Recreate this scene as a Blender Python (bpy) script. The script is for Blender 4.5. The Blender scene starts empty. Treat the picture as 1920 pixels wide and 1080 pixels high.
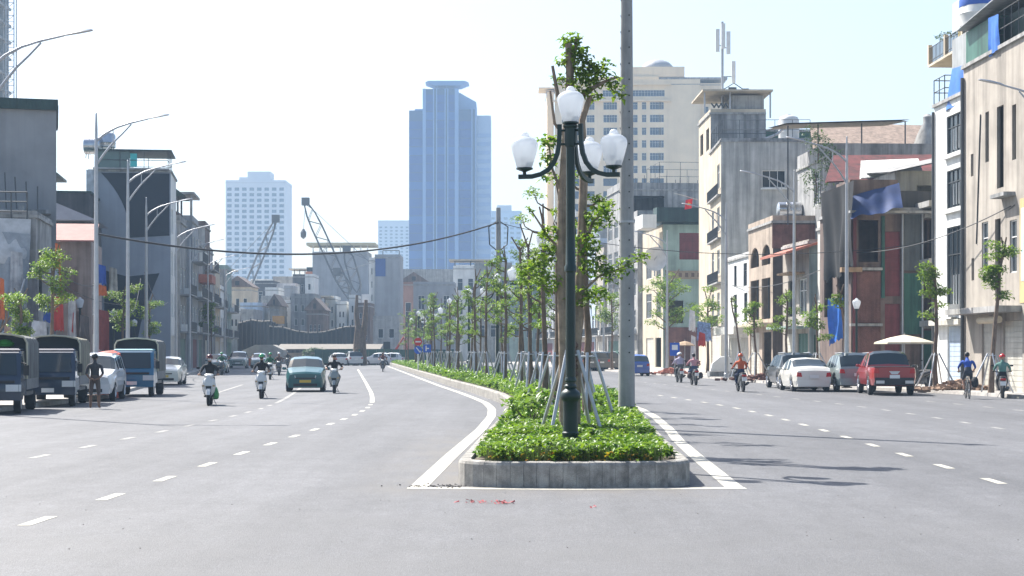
import bpy, math, random
import numpy as np
from mathutils import Vector, Matrix
R = math.radians
rnd = random.Random(7)
SC = bpy.context.scene
COL = SC.collection

# ------------------------------------------------------------------ camera
EYE, FPX = 1.85, 3200.0
cam = bpy.data.cameras.new('camera')
cam.sensor_width = 36.0
cam.lens = FPX / 1920 * 36.0
cam.shift_y = 117 / 1920
cam.clip_start, cam.clip_end = 0.1, 6000
camo = bpy.data.objects.new('camera', cam)
COL.objects.link(camo)
camo.location = (0, 0, EYE)
camo.rotation_euler = (R(90), 0, 0)
SC.camera = camo

# ------------------------------------------------------------------ sky, sun, exposure
SUNV = Vector((-0.60, 0.66, 1.0)).normalized()
EL = math.asin(SUNV.z)
AZ = math.atan2(SUNV.x, SUNV.y)
world = bpy.data.worlds.new('World')
SC.world = world
world.use_nodes = True
wn, wl = world.node_tree.nodes, world.node_tree.links
bg = wn['Background']
sky = wn.new('ShaderNodeTexSky')
sky.sky_type = 'NISHITA'
sky.sun_disc = False
sky.sun_elevation = EL
sky.sun_rotation = AZ
sky.altitude = 10
sky.air_density = 1.0
sky.dust_density = 2.4
sky.ozone_density = 1.0
wl.new(sky.outputs[0], bg.inputs[0])
bg.inputs[1].default_value = 0.1
sun = bpy.data.lights.new('sun', 'SUN')
sun.energy = 5.0
sun.angle = R(0.5)
sun.color = (1.0, 0.965, 0.9)
suno = bpy.data.objects.new('sun', sun)
COL.objects.link(suno)
suno.location = (-60, 60, 100)
suno.rotation_euler = (-SUNV).to_track_quat('-Z', 'Y').to_euler()
SC.view_settings.view_transform = 'Standard'
SC.view_settings.look = 'None'
SC.view_settings.gamma = 1
SC.view_settings.use_curve_mapping = False
SC.view_settings.exposure = 1.28
SC.cycles.max_bounces = 6
SC.cycles.volume_bounces = 0
SC.cycles.use_denoising = True

# ------------------------------------------------------------------ materials
_mats = {}
def M(name, col, rough=.75, var=.15, scale=2.0, bump=0.0, metal=0.0, streak=0.0, fine=0.0, coat=0.0, spec=.4, alpha=1.0, trans=0.0, emit=None):
    if name in _mats: return _mats[name]
    m = bpy.data.materials.new(name); _mats[name] = m
    m.use_nodes = True
    n, l = m.node_tree.nodes, m.node_tree.links
    p = n['Principled BSDF']
    p.inputs['Roughness'].default_value = rough
    p.inputs['Metallic'].default_value = metal
    p.inputs['Specular IOR Level'].default_value = spec
    if coat: p.inputs['Coat Weight'].default_value = coat; p.inputs['Coat Roughness'].default_value = .06
    if alpha < 1: p.inputs['Alpha'].default_value = alpha
    if trans: p.inputs['Transmission Weight'].default_value = trans
    col = tuple(col)
    geo = n.new('ShaderNodeNewGeometry')
    cur = None
    def mulnoise(prev, scale3, amount, detail=4, lo=.35, hi=.65, rgh=.6):
        mp = n.new('ShaderNodeMapping'); mp.inputs['Scale'].default_value = scale3
        l.new(geo.outputs['Position'], mp.inputs[0])
        t = n.new('ShaderNodeTexNoise'); t.inputs['Scale'].default_value = 1; t.inputs['Detail'].default_value = detail; t.inputs['Roughness'].default_value = rgh
        l.new(mp.outputs[0], t.inputs['Vector'])
        mr = n.new('ShaderNodeMapRange'); mr.inputs[1].default_value = lo; mr.inputs[2].default_value = hi
        mr.inputs[3].default_value = 1 - amount; mr.inputs[4].default_value = 1 + amount * .6
        l.new(t.outputs['Fac'], mr.inputs[0])
        mx = n.new('ShaderNodeMix'); mx.data_type = 'RGBA'; mx.blend_type = 'MULTIPLY'; mx.inputs[0].default_value = 1
        if prev is None: mx.inputs[6].default_value = (*col, 1)
        else: l.new(prev, mx.inputs[6])
        l.new(mr.outputs[0], mx.inputs[7])
        return mx.outputs[2], t.outputs['Fac']
    f = None
    if var: cur, f = mulnoise(cur, (scale,) * 3, var)
    if streak: cur, _ = mulnoise(cur, (scale * 2.2, scale * 2.2, scale * .12), streak, 5, .38, .56)
    if fine: cur, f = mulnoise(cur, (scale * 18,) * 3, fine, 3, .3, .7)
    if cur is not None: l.new(cur, p.inputs['Base Color'])
    else: p.inputs['Base Color'].default_value = (*col, 1)
    if bump and f is not None:
        b = n.new('ShaderNodeBump'); b.inputs['Strength'].default_value = bump; b.inputs['Distance'].default_value = .05
        l.new(f, b.inputs['Height']); l.new(b.outputs[0], p.inputs['Normal'])
    if emit: p.inputs['Emission Color'].default_value = (*emit, 1); p.inputs['Emission Strength'].default_value = 1
    return m

def leafmat(name, c1, c2, scale=3.0, transl=.35, rough=.35):
    if name in _mats: return _mats[name]
    m = bpy.data.materials.new(name); _mats[name] = m
    m.use_nodes = True
    n, l = m.node_tree.nodes, m.node_tree.links
    p = n['Principled BSDF']; out = n['Material Output']; p.inputs['Specular IOR Level'].default_value = .35
    geo = n.new('ShaderNodeNewGeometry')
    ramp = n.new('ShaderNodeMix'); ramp.data_type = 'RGBA'
    ramp.inputs[6].default_value = (*c1, 1); ramp.inputs[7].default_value = (*c2, 1)
    l.new(geo.outputs['Random Per Island'], ramp.inputs[0])
    t = n.new('ShaderNodeTexNoise'); t.inputs['Scale'].default_value = scale
    l.new(geo.outputs['Position'], t.inputs['Vector'])
    mx = n.new('ShaderNodeMix'); mx.data_type = 'RGBA'; mx.blend_type = 'MULTIPLY'; mx.inputs[0].default_value = .8
    mr = n.new('ShaderNodeMapRange'); mr.inputs[1].default_value = .3; mr.inputs[2].default_value = .7; mr.inputs[3].default_value = .6; mr.inputs[4].default_value = 1.35
    l.new(t.outputs['Fac'], mr.inputs[0]); l.new(ramp.outputs[2], mx.inputs[6]); l.new(mr.outputs[0], mx.inputs[7])
    l.new(mx.outputs[2], p.inputs['Base Color'])
    p.inputs['Roughness'].default_value = rough
    tr = n.new('ShaderNodeBsdfTranslucent'); l.new(mx.outputs[2], tr.inputs[0])
    ms = n.new('ShaderNodeMixShader'); ms.inputs[0].default_value = transl
    l.new(p.outputs[0], ms.inputs[1]); l.new(tr.outputs[0], ms.inputs[2]); l.new(ms.outputs[0], out.inputs[0])
    return m

def corrug(name, col, freq=14, axis=0, rough=.5, streak=.3):
    m = M(name, col, rough, .2, .8, streak=streak)
    n, l = m.node_tree.nodes, m.node_tree.links
    if n.get('corr'): return m
    geo = n.new('ShaderNodeNewGeometry'); w = n.new('ShaderNodeTexWave'); w.name = 'corr'
    w.wave_type = 'BANDS'; w.bands_direction = 'XYZ'[axis]; w.inputs['Scale'].default_value = freq * .05
    l.new(geo.outputs['Position'], w.inputs['Vector'])
    b = n.new('ShaderNodeBump'); b.inputs['Strength'].default_value = .8; b.inputs['Distance'].default_value = .04
    l.new(w.outputs['Fac'], b.inputs['Height']); l.new(b.outputs[0], n['Principled BSDF'].inputs['Normal'])
    return m

GLASS = M('window_glass', (.02, .028, .036), .12, 0, spec=.25)
GLASSB = M('tinted_glass', (.02, .03, .035), .06, 0, spec=.6)
FRAME_W = M('white_frame', (.7, .7, .68), .5, .1)
FRAME_D = M('dark_frame', (.06, .065, .07), .5, .1)
CONC = M('raw_concrete', (.31, .305, .295), .9, .22, 1.2, bump=.2, streak=.28)
CONC_D = M('old_concrete', (.26, .258, .255), .9, .3, .8, bump=.2, streak=.38)
GALV = M('galvanised_steel', (.42, .43, .45), .45, .1, 3, metal=.55)
STEELD = M('dark_steel', (.07, .075, .08), .5, .15, 3)
RUBBER = M('tyre_rubber', (.022, .022, .024), .85, .1, 5)
BLACKP = M('black_plastic', (.02, .02, .022), .5, .0)
CHROME = M('alloy_rim', (.5, .5, .52), .3, 0, metal=.8)
RED = M('red_lens', (.45, .015, .015), .2, 0)
AMBER = M('amber_lens', (.6, .25, .03), .2, 0)
LENS = M('headlamp_lens', (.6, .62, .62), .1, 0)
PLATE_W = M('white_plate', (.7, .7, .68), .5, 0)
PLATE_Y = M('yellow_plate', (.62, .42, .06), .5, 0)

# ------------------------------------------------------------------ mesh builder
class MB:
    def __init__(s): s.v = []; s.f = []; s.m = []; s.cm = 0
    def add(s, vs, fs):
        o = len(s.v); s.v += [tuple(v) for v in vs]
        for f in fs: s.f.append(tuple(i + o for i in f)); s.m.append(s.cm)
        return s
    def hexa(s, c):
        return s.add(c, [(0, 3, 2, 1), (4, 5, 6, 7), (0, 1, 5, 4), (1, 2, 6, 5), (2, 3, 7, 6), (3, 0, 4, 7)])
    def box(s, x0, x1, y0, y1, z0, z1):
        return s.hexa([(x0, y0, z0), (x1, y0, z0), (x1, y1, z0), (x0, y1, z0), (x0, y0, z1), (x1, y0, z1), (x1, y1, z1), (x0, y1, z1)])
    def rings(s, rs, cap=True, closed=True):
        n = len(rs[0]); vs = [p for r in rs for p in r]; fs = []
        for i in range(len(rs) - 1):
            for j in range(n if closed else n - 1):
                k = (j + 1) % n
                fs.append((i * n + j, i * n + k, (i + 1) * n + k, (i + 1) * n + j))
        if cap and closed:
            fs.append(tuple(range(n - 1, -1, -1))); fs.append(tuple((len(rs) - 1) * n + j for j in range(n)))
        return s.add(vs, fs)
    def tube(s, pts, r, n=8, cap=True, ell=None):
        pts = [Vector(p) for p in pts]
        rad = r if isinstance(r, (list, tuple)) else [r] * len(pts)
        rs = []; up = None
        for i, p in enumerate(pts):
            t = (pts[min(i + 1, len(pts) - 1)] - pts[max(i - 1, 0)])
            t = t.normalized() if t.length > 1e-9 else Vector((0, 0, 1))
            if up is None: up = Vector((0, 0, 1)) if abs(t.z) < .9 else Vector((1, 0, 0))
            a = up.cross(t)
            if a.length < 1e-6: a = Vector((0, 1, 0)).cross(t)
            a.normalize(); b = t.cross(a); up = b
            rs.append([p + a * (rad[i] * math.cos(2 * math.pi * k / n)) + b * (rad[i] * math.sin(2 * math.pi * k / n)) for k in range(n)])
        return s.rings(rs, cap)
    def lathe(s, prof, n=12, o=(0, 0, 0), cap=True):
        rs = [[(o[0] + r * math.cos(2 * math.pi * k / n), o[1] + r * math.sin(2 * math.pi * k / n), o[2] + z) for k in range(n)] for r, z in prof]
        return s.rings(rs, cap)
    def wheel(s, c, R_, w, n=18, axis=0):
        # tyre-like lathe about an axis (0: x axis)
        prof = [(R_ * .62, -w / 2), (R_ * .9, -w / 2), (R_, -w * .32), (R_, w * .32), (R_ * .9, w / 2), (R_ * .62, w / 2)]
        rs = []
        for r, a in prof:
            ring = []
            for k in range(n):
                u, v = r * math.cos(2 * math.pi * k / n), r * math.sin(2 * math.pi * k / n)
                ring.append((c[0] + a, c[1] + u, c[2] + v) if axis == 0 else (c[0] + u, c[1] + a, c[2] + v))
            rs.append(ring)
        return s.rings(rs + [rs[0]], cap=False)
    def disc(s, c, r, w, n=14, axis=0):
        rs = []
        for a, q in ((-w / 2, r), (w / 2, r)):
            ring = []
            for k in range(n):
                u, v = q * math.cos(2 * math.pi * k / n), q * math.sin(2 * math.pi * k / n)
                ring.append((c[0] + a, c[1] + u, c[2] + v) if axis == 0 else ((c[0] + u, c[1] + a, c[2] + v) if axis == 1 else (c[0] + u, c[1] + v, c[2] + a)))
            rs.append(ring)
        return s.rings(rs)
    def ball(s, c, rx, ry=None, rz=None, n=10, m=6):
        ry = ry or rx; rz = rz or rx
        rs = []
        for i in range(1, m):
            a = math.pi * i / m
            rs.append([(c[0] + rx * math.sin(a) * math.cos(2 * math.pi * k / n), c[1] + ry * math.sin(a) * math.sin(2 * math.pi * k / n), c[2] - rz * math.cos(a)) for k in range(n)])
        return s.rings(rs)
    def prism(s, poly, axis, a, b):
        # poly in the two other axes, extruded from a to b along axis
        def P(u, v, w): return (w, u, v) if axis == 0 else ((u, w, v) if axis == 1 else (u, v, w))
        n = len(poly)
        return s.add([P(u, v, a) for u, v in poly] + [P(u, v, b) for u, v in poly],
                     [tuple(range(n))[::-1], tuple(range(n, 2 * n))] + [(i, (i + 1) % n, n + (i + 1) % n, n + i) for i in range(n)])
    def sheet(s, grid):
        # grid[i][j] points -> quads
        a, b = len(grid), len(grid[0])
        return s.add([p for r in grid for p in r], [(i * b + j, i * b + j + 1, (i + 1) * b + j + 1, (i + 1) * b + j) for i in range(a - 1) for j in range(b - 1)])
    def mesh(s, name, mats, smooth=False):
        me = bpy.data.meshes.new(name)
        me.from_pydata(s.v, [], s.f)
        for m in (mats if isinstance(mats, (list, tuple)) else [mats]): me.materials.append(m)
        if any(s.m): me.polygons.foreach_set('material_index', s.m)
        if smooth:
            me.polygons.foreach_set('use_smooth', [True] * len(s.f))
            try: me.set_sharp_from_angle(angle=R(smooth if smooth is not True else 40))
            except Exception: pass
        me.update()
        return me
    def build(s, name, mats, parent=None, smooth=False, loc=None, rotz=0):
        return link(name, s.mesh(name, mats, smooth), parent, loc, rotz)

def link(name, me, parent=None, loc=None, rotz=0):
    o = bpy.data.objects.new(name, me); COL.objects.link(o)
    if parent is not None: o.parent = parent
    if loc is not None: o.location = loc
    if rotz: o.rotation_euler = (0, 0, rotz)
    return o
def tag(o, label, cat, group=None):
    o['label'] = label; o['category'] = cat
    if group: o['group'] = group
    return o
def thing(name, label, cat, loc=(0, 0, 0), rotz=0, group=None):
    o = bpy.data.objects.new(name, None); COL.objects.link(o)
    o.empty_display_size = .2
    o.location = loc; o.rotation_euler = (0, 0, rotz)
    return tag(o, label, cat, group)
def struct(o): o['kind'] = 'structure'; return o
def stuff(o): o['kind'] = 'stuff'; return o
def copy_tree(o, parent=None):
    c = o.copy(); COL.objects.link(c)
    if parent is not None: c.parent = parent
    for ch in list(o.children): copy_tree(ch, c)
    return c
def dup(root, loc, rotz=0, label=None, group=None, scale=None):
    r = copy_tree(root); r.location = loc; r.rotation_euler = (0, 0, rotz)
    if label: r['label'] = label
    if group: r['group'] = group
    if scale: r.scale = (scale,) * 3 if not isinstance(scale, tuple) else scale
    return r
def W(px, py, Y): return Vector(((px - 960) * Y / FPX, Y, EYE - (py - 657) * Y / FPX))
def recolor(root, name, mat):
    for c in root.children_recursive:
        if c.name.split('.')[0] == name and c.type == 'MESH':
            c.material_slots[0].link = 'OBJECT'; c.material_slots[0].material = mat
ORD = 'nearest second third fourth fifth sixth seventh eighth ninth tenth eleventh twelfth thirteenth fourteenth'.split()

def interp(tab, y):
    return float(np.interp(y, [t[0] for t in tab], [t[1] for t in tab]))
CX = [(-40, -1.6), (20, 0), (30, .22), (40, .5), (48, .6), (54, .5), (60, .18), (66, -.3), (74, -1.0), (97, -3.2), (164, -9.7), (260, -19)]
def cx(y): return interp(CX, y)
LK = [(-40, -16.5), (40, -15.2), (66, -15.6), (83, -18.0), (104, -21.4), (125, -23.8), (142, -26.0), (180, -30.0), (260, -38)]
RK = [(-40, 26), (40, 22), (55, 20.8), (65, 19.7), (72, 18.7), (78, 17.2), (84, 15.3), (90, 14.3), (106, 13.7), (128, 10.8), (156, 7.9), (200, 3.3), (260, -3)]
def lk(y): return interp(LK, y)
def rk(y): return interp(RK, y)
MR = [(20, 2.35), (35, 2.5), (50, 2.9), (60, 3.2), (90, 3.9), (120, 4.2), (150, 3.5), (260, 3.0)]   # right kerb of the median, offset from cx
ML = [(20, -.85), (60, -.6), (90, -.85), (260, -.9)]
def ml(y): return cx(y) + interp(ML, y)
def mr(y): return cx(y) + interp(MR, y)
# ================================================================== SETTING: ground, road, pavements
g = MB(); g.sheet([[(-3000, -60, -.06), (3000, -60, -.06)], [(-3000, 3000, -.06), (3000, 3000, -.06)]])
struct(g.build('ground', M('dusty_ground', (.3, .27, .23), .95, .3, .15, bump=.2, fine=.15)))

asph = bpy.data.materials.new('asphalt'); asph.use_nodes = True
def _asph():
    n, l = asph.node_tree.nodes, asph.node_tree.links
    p = n['Principled BSDF']; p.inputs['Roughness'].default_value = .72; p.inputs['Specular IOR Level'].default_value = .4
    geo = n.new('ShaderNodeNewGeometry')
    def noise(sc, det=3, rg=.6):
        mp = n.new('ShaderNodeMapping'); mp.inputs['Scale'].default_value = sc; l.new(geo.outputs['Position'], mp.inputs[0])
        t = n.new('ShaderNodeTexNoise'); t.inputs['Scale'].default_value = 1; t.inputs['Detail'].default_value = det; t.inputs['Roughness'].default_value = rg
        l.new(mp.outputs[0], t.inputs['Vector']); return t.outputs['Fac']
    def mul(prev, fac, lo, hi, a, b):
        r = n.new('ShaderNodeMapRange'); r.inputs[1].default_value = lo; r.inputs[2].default_value = hi; r.inputs[3].default_value = a; r.inputs[4].default_value = b
        l.new(fac, r.inputs[0])
        x = n.new('ShaderNodeMix'); x.data_type = 'RGBA'; x.blend_type = 'MULTIPLY'; x.inputs[0].default_value = 1
        if prev is None: x.inputs[6].default_value = (.114, .114, .12, 1)
        else: l.new(prev, x.inputs[6])
        l.new(r.outputs[0], x.inputs[7]); return x.outputs[2]
    c = mul(None, noise((.18, .05, 1), 4), .3, .7, .78, 1.16)
    c = mul(c, noise((1.1, .035, 1), 3), .35, .65, .86, 1.08)      # wear along the lanes
    c = mul(c, noise((1.3, .8, 3), 6, .75), .3, .7, .84, 1.14)
    c = mul(c, noise((7, 2.2, 3), 4, .7), .3, .7, .86, 1.12)
    c = mul(c, noise((32, 11, 8), 3, .8), .3, .7, .66, 1.3)
    f = noise((70, 40, 70), 2, .8)
    c = mul(c, f, .3, .7, .72, 1.3)                                  # aggregate
    v = n.new('ShaderNodeTexVoronoi'); v.inputs['Scale'].default_value = 9; l.new(geo.outputs['Position'], v.inputs['Vector'])
    c = mul(c, v.outputs['Distance'], .02, .05, .6, 1.0)             # scattered dark specks
    # slightly warmer grey mixed in by noise over a broad swathe before the island
    d = noise((.35, .5, 1), 4)
    sp = n.new('ShaderNodeSeparateXYZ'); l.new(geo.outputs['Position'], sp.inputs[0])
    ry = n.new('ShaderNodeMapRange'); ry.interpolation_type = 'SMOOTHSTEP'
    ry.inputs[1].default_value = 24; ry.inputs[2].default_value = 14; ry.inputs[3].default_value = 0; ry.inputs[4].default_value = 1
    l.new(sp.outputs[1], ry.inputs[0])
    mm = n.new('ShaderNodeMath'); mm.operation = 'MULTIPLY'; l.new(ry.outputs[0], mm.inputs[0]); l.new(d, mm.inputs[1])
    x = n.new('ShaderNodeMix'); x.data_type = 'RGBA'; x.inputs[7].default_value = (.112, .110, .109, 1)
    l.new(mm.outputs[0], x.inputs[0]); l.new(c, x.inputs[6])
    # brown silt lying along the near kerb of the island
    rx = n.new('ShaderNodeMapRange'); rx.interpolation_type = 'SMOOTHSTEP'; rx.inputs[1].default_value = -2.6; rx.inputs[2].default_value = -1.0; l.new(sp.outputs[0], rx.inputs[0])
    rx2 = n.new('ShaderNodeMapRange'); rx2.interpolation_type = 'SMOOTHSTEP'; rx2.inputs[1].default_value = 3.6; rx2.inputs[2].default_value = 2.2; l.new(sp.outputs[0], rx2.inputs[0])
    rz = n.new('ShaderNodeMapRange'); rz.interpolation_type = 'SMOOTHSTEP'; rz.inputs[1].default_value = 44; rz.inputs[2].default_value = 30; l.new(sp.outputs[1], rz.inputs[0])
    q1 = n.new('ShaderNodeMath'); q1.operation = 'MULTIPLY'; l.new(rx.outputs[0], q1.inputs[0]); l.new(rz.outputs[0], q1.inputs[1])
    q2 = n.new('ShaderNodeMath'); q2.operation = 'MULTIPLY'; l.new(q1.outputs[0], q2.inputs[0]); l.new(rx2.outputs[0], q2.inputs[1])
    nn = n.new('ShaderNodeMapRange'); nn.inputs[1].default_value = .35; nn.inputs[2].default_value = .65; l.new(noise((1.6, .5, 1), 5, .7), nn.inputs[0])
    rn = n.new('ShaderNodeMapRange'); rn.interpolation_type = 'SMOOTHSTEP'; rn.inputs[1].default_value = 20.5; rn.inputs[2].default_value = 23.5; l.new(sp.outputs[1], rn.inputs[0])
    q4 = n.new('ShaderNodeMath'); q4.operation = 'MULTIPLY'; l.new(q2.outputs[0], q4.inputs[0]); l.new(rn.outputs[0], q4.inputs[1]); q2 = q4
    q3 = n.new('ShaderNodeMath'); q3.operation = 'MULTIPLY'; l.new(q2.outputs[0], q3.inputs[0]); l.new(nn.outputs[0], q3.inputs[1])
    x2 = n.new('ShaderNodeMix'); x2.data_type = 'RGBA'; x2.inputs[7].default_value = (.128, .118, .106, 1); l.new(q3.outputs[0], x2.inputs[0]); l.new(x.outputs[2], x2.inputs[6]); x = x2
    c2 = mul(x.outputs[2], f, .3, .7, .85, 1.15)
    l.new(c2, p.inputs['Base Color'])
    b = n.new('ShaderNodeBump'); b.inputs['Strength'].default_value = .6; b.inputs['Distance'].default_value = .012
    l.new(f, b.inputs['Height']); l.new(b.outputs[0], p.inputs['Normal'])
_asph()
YS = [-40, -10, 10, 18] + list(range(20, 110, 3)) + list(range(110, 262, 6))
road = MB()
road.sheet([[(lk(y) + (rk(y) - lk(y)) * k / 8, y, 0) for k in range(9)] for y in YS])
road = struct(road.build('road', asph))
PAINT = M('road_paint', (.45, .425, .36), .65, .25, 5, fine=.25)
PAINT_O = M('worn_road_paint', (.29, .28, .26), .7, .35, 4, fine=.2)
def strip(offs, w, y0, y1, z, step=2.0):
    m = MB(); n = max(2, int((y1 - y0) / step) + 1)
    ys = [y0 + (y1 - y0) * i / (n - 1) for i in range(n)]
    m.sheet([[(offs(y) - w / 2, y, z), (offs(y) + w / 2, y, z)] for y in ys]); return m
# broken lane lines: each dash its own piece of the road
def dashes(f, y0, y1, mat, w=.14, gap=3.05):
    y = y0
    while y < y1:
        strip(f, w, y, y + 1.0, .004).build('lane_dash', mat, road); y += gap
dashes(lambda y: cx(y) - 5.1, 18.0, 60, PAINT)
dashes(lambda y: cx(y) - 8.45, 26.2, 60, PAINT_O)
dashes(lambda y: cx(y) + 6.72, 20.6, 72, PAINT)
dashes(lambda y: cx(y) + 11.05, 34, 100, PAINT_O)
dashes(lambda y: cx(y) + 15.1, 46, 62, PAINT_O)
strip(lambda y: cx(y) - 5.1, .17, 60.5, 165, .004).build('lane_line', PAINT, road)
strip(lambda y: cx(y) - 8.45, .15, 61, 100, .004).build('lane_line', PAINT_O, road)
strip(lambda y: cx(y) - 11.8, .15, 70, 92, .004).build('lane_line', PAINT_O, road)
# white outline round the island
m = strip(lambda y: ml(y) - .5, .25, 23.05, 200, .004, 1.5); m.build('edge_line', PAINT, road)
m = strip(lambda y: mr(y) + .55, .25, 23.05, 200, .004, 1.5); m.build('edge_line', PAINT, road)
m = MB(); a, b = ml(23) - .64, mr(23) + .69
m.sheet([[(a, 22.72 + .06, .004), (a * .5 + b * .5, 22.6, .004), (b, 22.76, .004)], [(a, 23.046, .004), (a * .5 + b * .5, 22.86, .004), (b, 23.046, .004)]])
m.build('edge_line', PAINT, road)

PAVE = M('pavement_slabs', (.36, .335, .31), .85, .22, .8, bump=.2, fine=.12)
KERBM = M('kerb_stone', (.40, .375, .345), .85, .22, 2.5, bump=.25, fine=.18)
def pavement(kf, sgn, wid):
    m = MB()
    m.sheet([[(kf(y) + sgn * .18, y, .13), (kf(y) + sgn * wid, y, .14)] for y in YS])
    o = struct(m.build('pavement', PAVE))
    k = MB(); y = 30.0
    while y < 230:
        st = 1.0 if y < 140 else 4
        x0, x1 = kf(y), kf(y + st)
        c = [(x0, y, -.02), (x0 + sgn * .178, y, -.02), (x1 + sgn * .178, y + st - .015, -.02), (x1, y + st - .015, -.02)]
        t = [(x0 + sgn * .03, y, .135), (x0 + sgn * .178, y, .138), (x1 + sgn * .178, y + st - .015, .138), (x1 + sgn * .03, y + st - .015, .135)]
        MB().hexa(c + t).build('kerb_stone', KERBM, o); y += st
pavement(lk, -1, 14)
pavement(rk, 1, 14)

# ------------------------------------------------------------------ the planted island (median)
island = thing('traffic_island', 'long curving planted island with pale stone kerb dividing the road', 'traffic island', (0, 0, 0))
def outline(y0=22.95):
    """left side from far to near, round the front corners, right side near to far (kerb outer line)"""
    pts = []
    y = 210.0
    while y > y0 + .75:
        pts.append((ml(y), y)); y -= (.25 if y < 46 else (.5 if y < 96 else 2.0))
    r = .72; xl, xr = ml(y0 + .8), mr(y0 + .8)
    for k in range(1, 6):
        a = math.pi / 2 * k / 6
        pts.append((xl + r - r * math.cos(a), y0 + .72 - r * math.sin(a) * .92))
    n = 10
    for k in range(n + 1): pts.append((xl + r + (xr - xl - 2 * r) * k / n, y0 + .05 - .06 * math.sin(math.pi * k / n)))
    for k in range(1, 6):
        a = math.pi / 2 * k / 6
        pts.append((xr - r + r * math.sin(a), y0 + .72 - r * math.cos(a) * .92))
    y = y0 + .8
    while y < 210:
        pts.append((mr(y), y)); y += (.25 if y < 30 else (1.0 if y < 60 else 3.0))
    return pts
OUT = outline()
def inward(i):
    a, b = Vector(OUT[max(i - 1, 0)]), Vector(OUT[min(i + 1, len(OUT) - 1)])
    t = (b - a).normalized(); return Vector((-t.y, t.x))     # walking left-far -> front -> right-far: inside is on the left
KM = [M('island_kerb_a', (.34, .32, .29), .88, .35, 5, bump=.4, streak=.12, fine=.25), M('island_kerb_b', (.32, .3, .27), .9, .38, 5.5, bump=.4, streak=.15, fine=.25), M('island_kerb_c', (.355, .335, .3), .88, .32, 4.7, bump=.4, streak=.1, fine=.25)]
KH = .35; nk = 0
far_k = MB(); far_r = MB()
for i in range(len(OUT) - 1):
    p, q = Vector(OUT[i]), Vector(OUT[i + 1])
    n1, n2 = inward(i), inward(i + 1)
    d = (q - p); g_ = .0015 / max(d.length, .01)
    jz, jo = rnd.uniform(-.003, .003), rnd.uniform(-.001, .001)
    p2, q2 = p + d * g_ + n1 * jo, q - d * g_ + n2 * jo
    th = .17
    prof = [(0.0, -.03), (0.0, KH - .05), (.018, KH - .014), (.05, KH), (th, KH), (th, -.03)]
    vs = [(*(p2 + n1 * u), z + (jz if z > 0 else 0)) for u, z in prof] + [(*(q2 + n2 * u), z + (jz if z > 0 else 0)) for u, z in prof]
    k = len(prof)
    fs = [tuple(range(k))[::-1], tuple(range(k, 2 * k))] + [(j, (j + 1) % k, k + (j + 1) % k, k + j) for j in range(k)]
    ymid = (p.y + q.y) / 2
    if (ymid < 96 and p.x < cx(ymid) + 1.5 or ymid < 30) and nk < 298:
        MB().add(vs, fs).build('kerb_stone', KM[rnd.choice((0, 0, 1, 2))], island); nk += 1
    else: far_k.add(vs, fs)
stuff(far_k.build('distant_kerb', KM[0], island))
soil = MB(); soil.sheet([[(ml(y) + .165, y, .3), ((ml(y) + mr(y)) / 2, y, .34), (mr(y) - .165, y, .3)] for y in [23.12 + .4] + list(range(24, 210, 2))])
soil.sheet([[(ml(23.5) + .45, 23.1, .298), (mr(23.5) - .45, 23.1, .298)], [(ml(23.5) + .17, 23.56, .298), (mr(23.5) - .17, 23.56, .298)]])
soil.build('planting_soil', M('dark_soil', (.1, .08, .06), .95, .3, 5, bump=.5), island)

# leafy ground cover: one mass of leaves
def leaf_mesh(name, base, dirs, length, width, droop, mat, parent=None, fold=.25):
    """numpy: arrays (n,3) base, (n,3) unit dirs; each leaf = folded blade of two quads (4 tris)"""
    n = len(base)
    up = np.tile(np.array([0, 0, 1.0]), (n, 1))
    side = np.cross(dirs, up); ln = np.linalg.norm(side, axis=1, keepdims=True); ln[ln < 1e-3] = 1; side /= ln
    nor = np.cross(side, dirs)
    L, Wd = length[:, None], width[:, None]
    mid = base + dirs * L * .5
    tip = base + dirs * L + up * (-droop[:, None] * L)
    lft = mid + side * Wd * .5 + nor * Wd * fold
    rgt = mid - side * Wd * .5 + nor * Wd * fold
    v = np.stack([base, lft, tip, rgt, mid], 1).reshape(-1, 3)
    idx = (np.arange(n) * 5)[:, None]
    f = np.concatenate([idx + np.array([[0, 4, 1]]), idx + np.array([[1, 4, 2]]), idx + np.array([[0, 3, 4]]), idx + np.array([[4, 3, 2]])], 1).reshape(-1)
    me = bpy.data.meshes.new(name)
    me.vertices.add(len(v)); me.vertices.foreach_set('co', v.ravel().astype(np.float32))
    me.loops.add(len(f)); me.loops.foreach_set('vertex_index', f.astype(np.int32))
    nf = len(f) // 3
    me.polygons.add(nf); me.polygons.foreach_set('loop_start', np.arange(nf, dtype=np.int32) * 3); me.polygons.foreach_set('loop_total', np.full(nf, 3, np.int32))
    me.update(calc_edges=True); me.materials.append(mat)
    return me
G = np.random.default_rng(3)
LEAF_BED = leafmat('ground_cover_leaf', (.035, .115, .006), (.23, .36, .02), 2.5, .4, .45)
LEAF_YEL = leafmat('yellowed_leaf', (.42, .3, .02), (.5, .22, .03), 2, .3, .4)
def bed_points(y0, y1, dens):
    ys = []; xs = []
    A = 0; step = 1.0
    y = y0
    while y < y1:
        d = min(step, y1 - y)
        a = ml(y + .5) + .22; b = mr(y + .5) - .22
        if y < 23.9: a += .2; b -= .2
        k = int((b - a) * d * dens)
        xs.append(G.uniform(a, b, k)); ys.append(G.uniform(y, y + d, k)); y += d
    return np.concatenate(xs), np.concatenate(ys)
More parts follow.
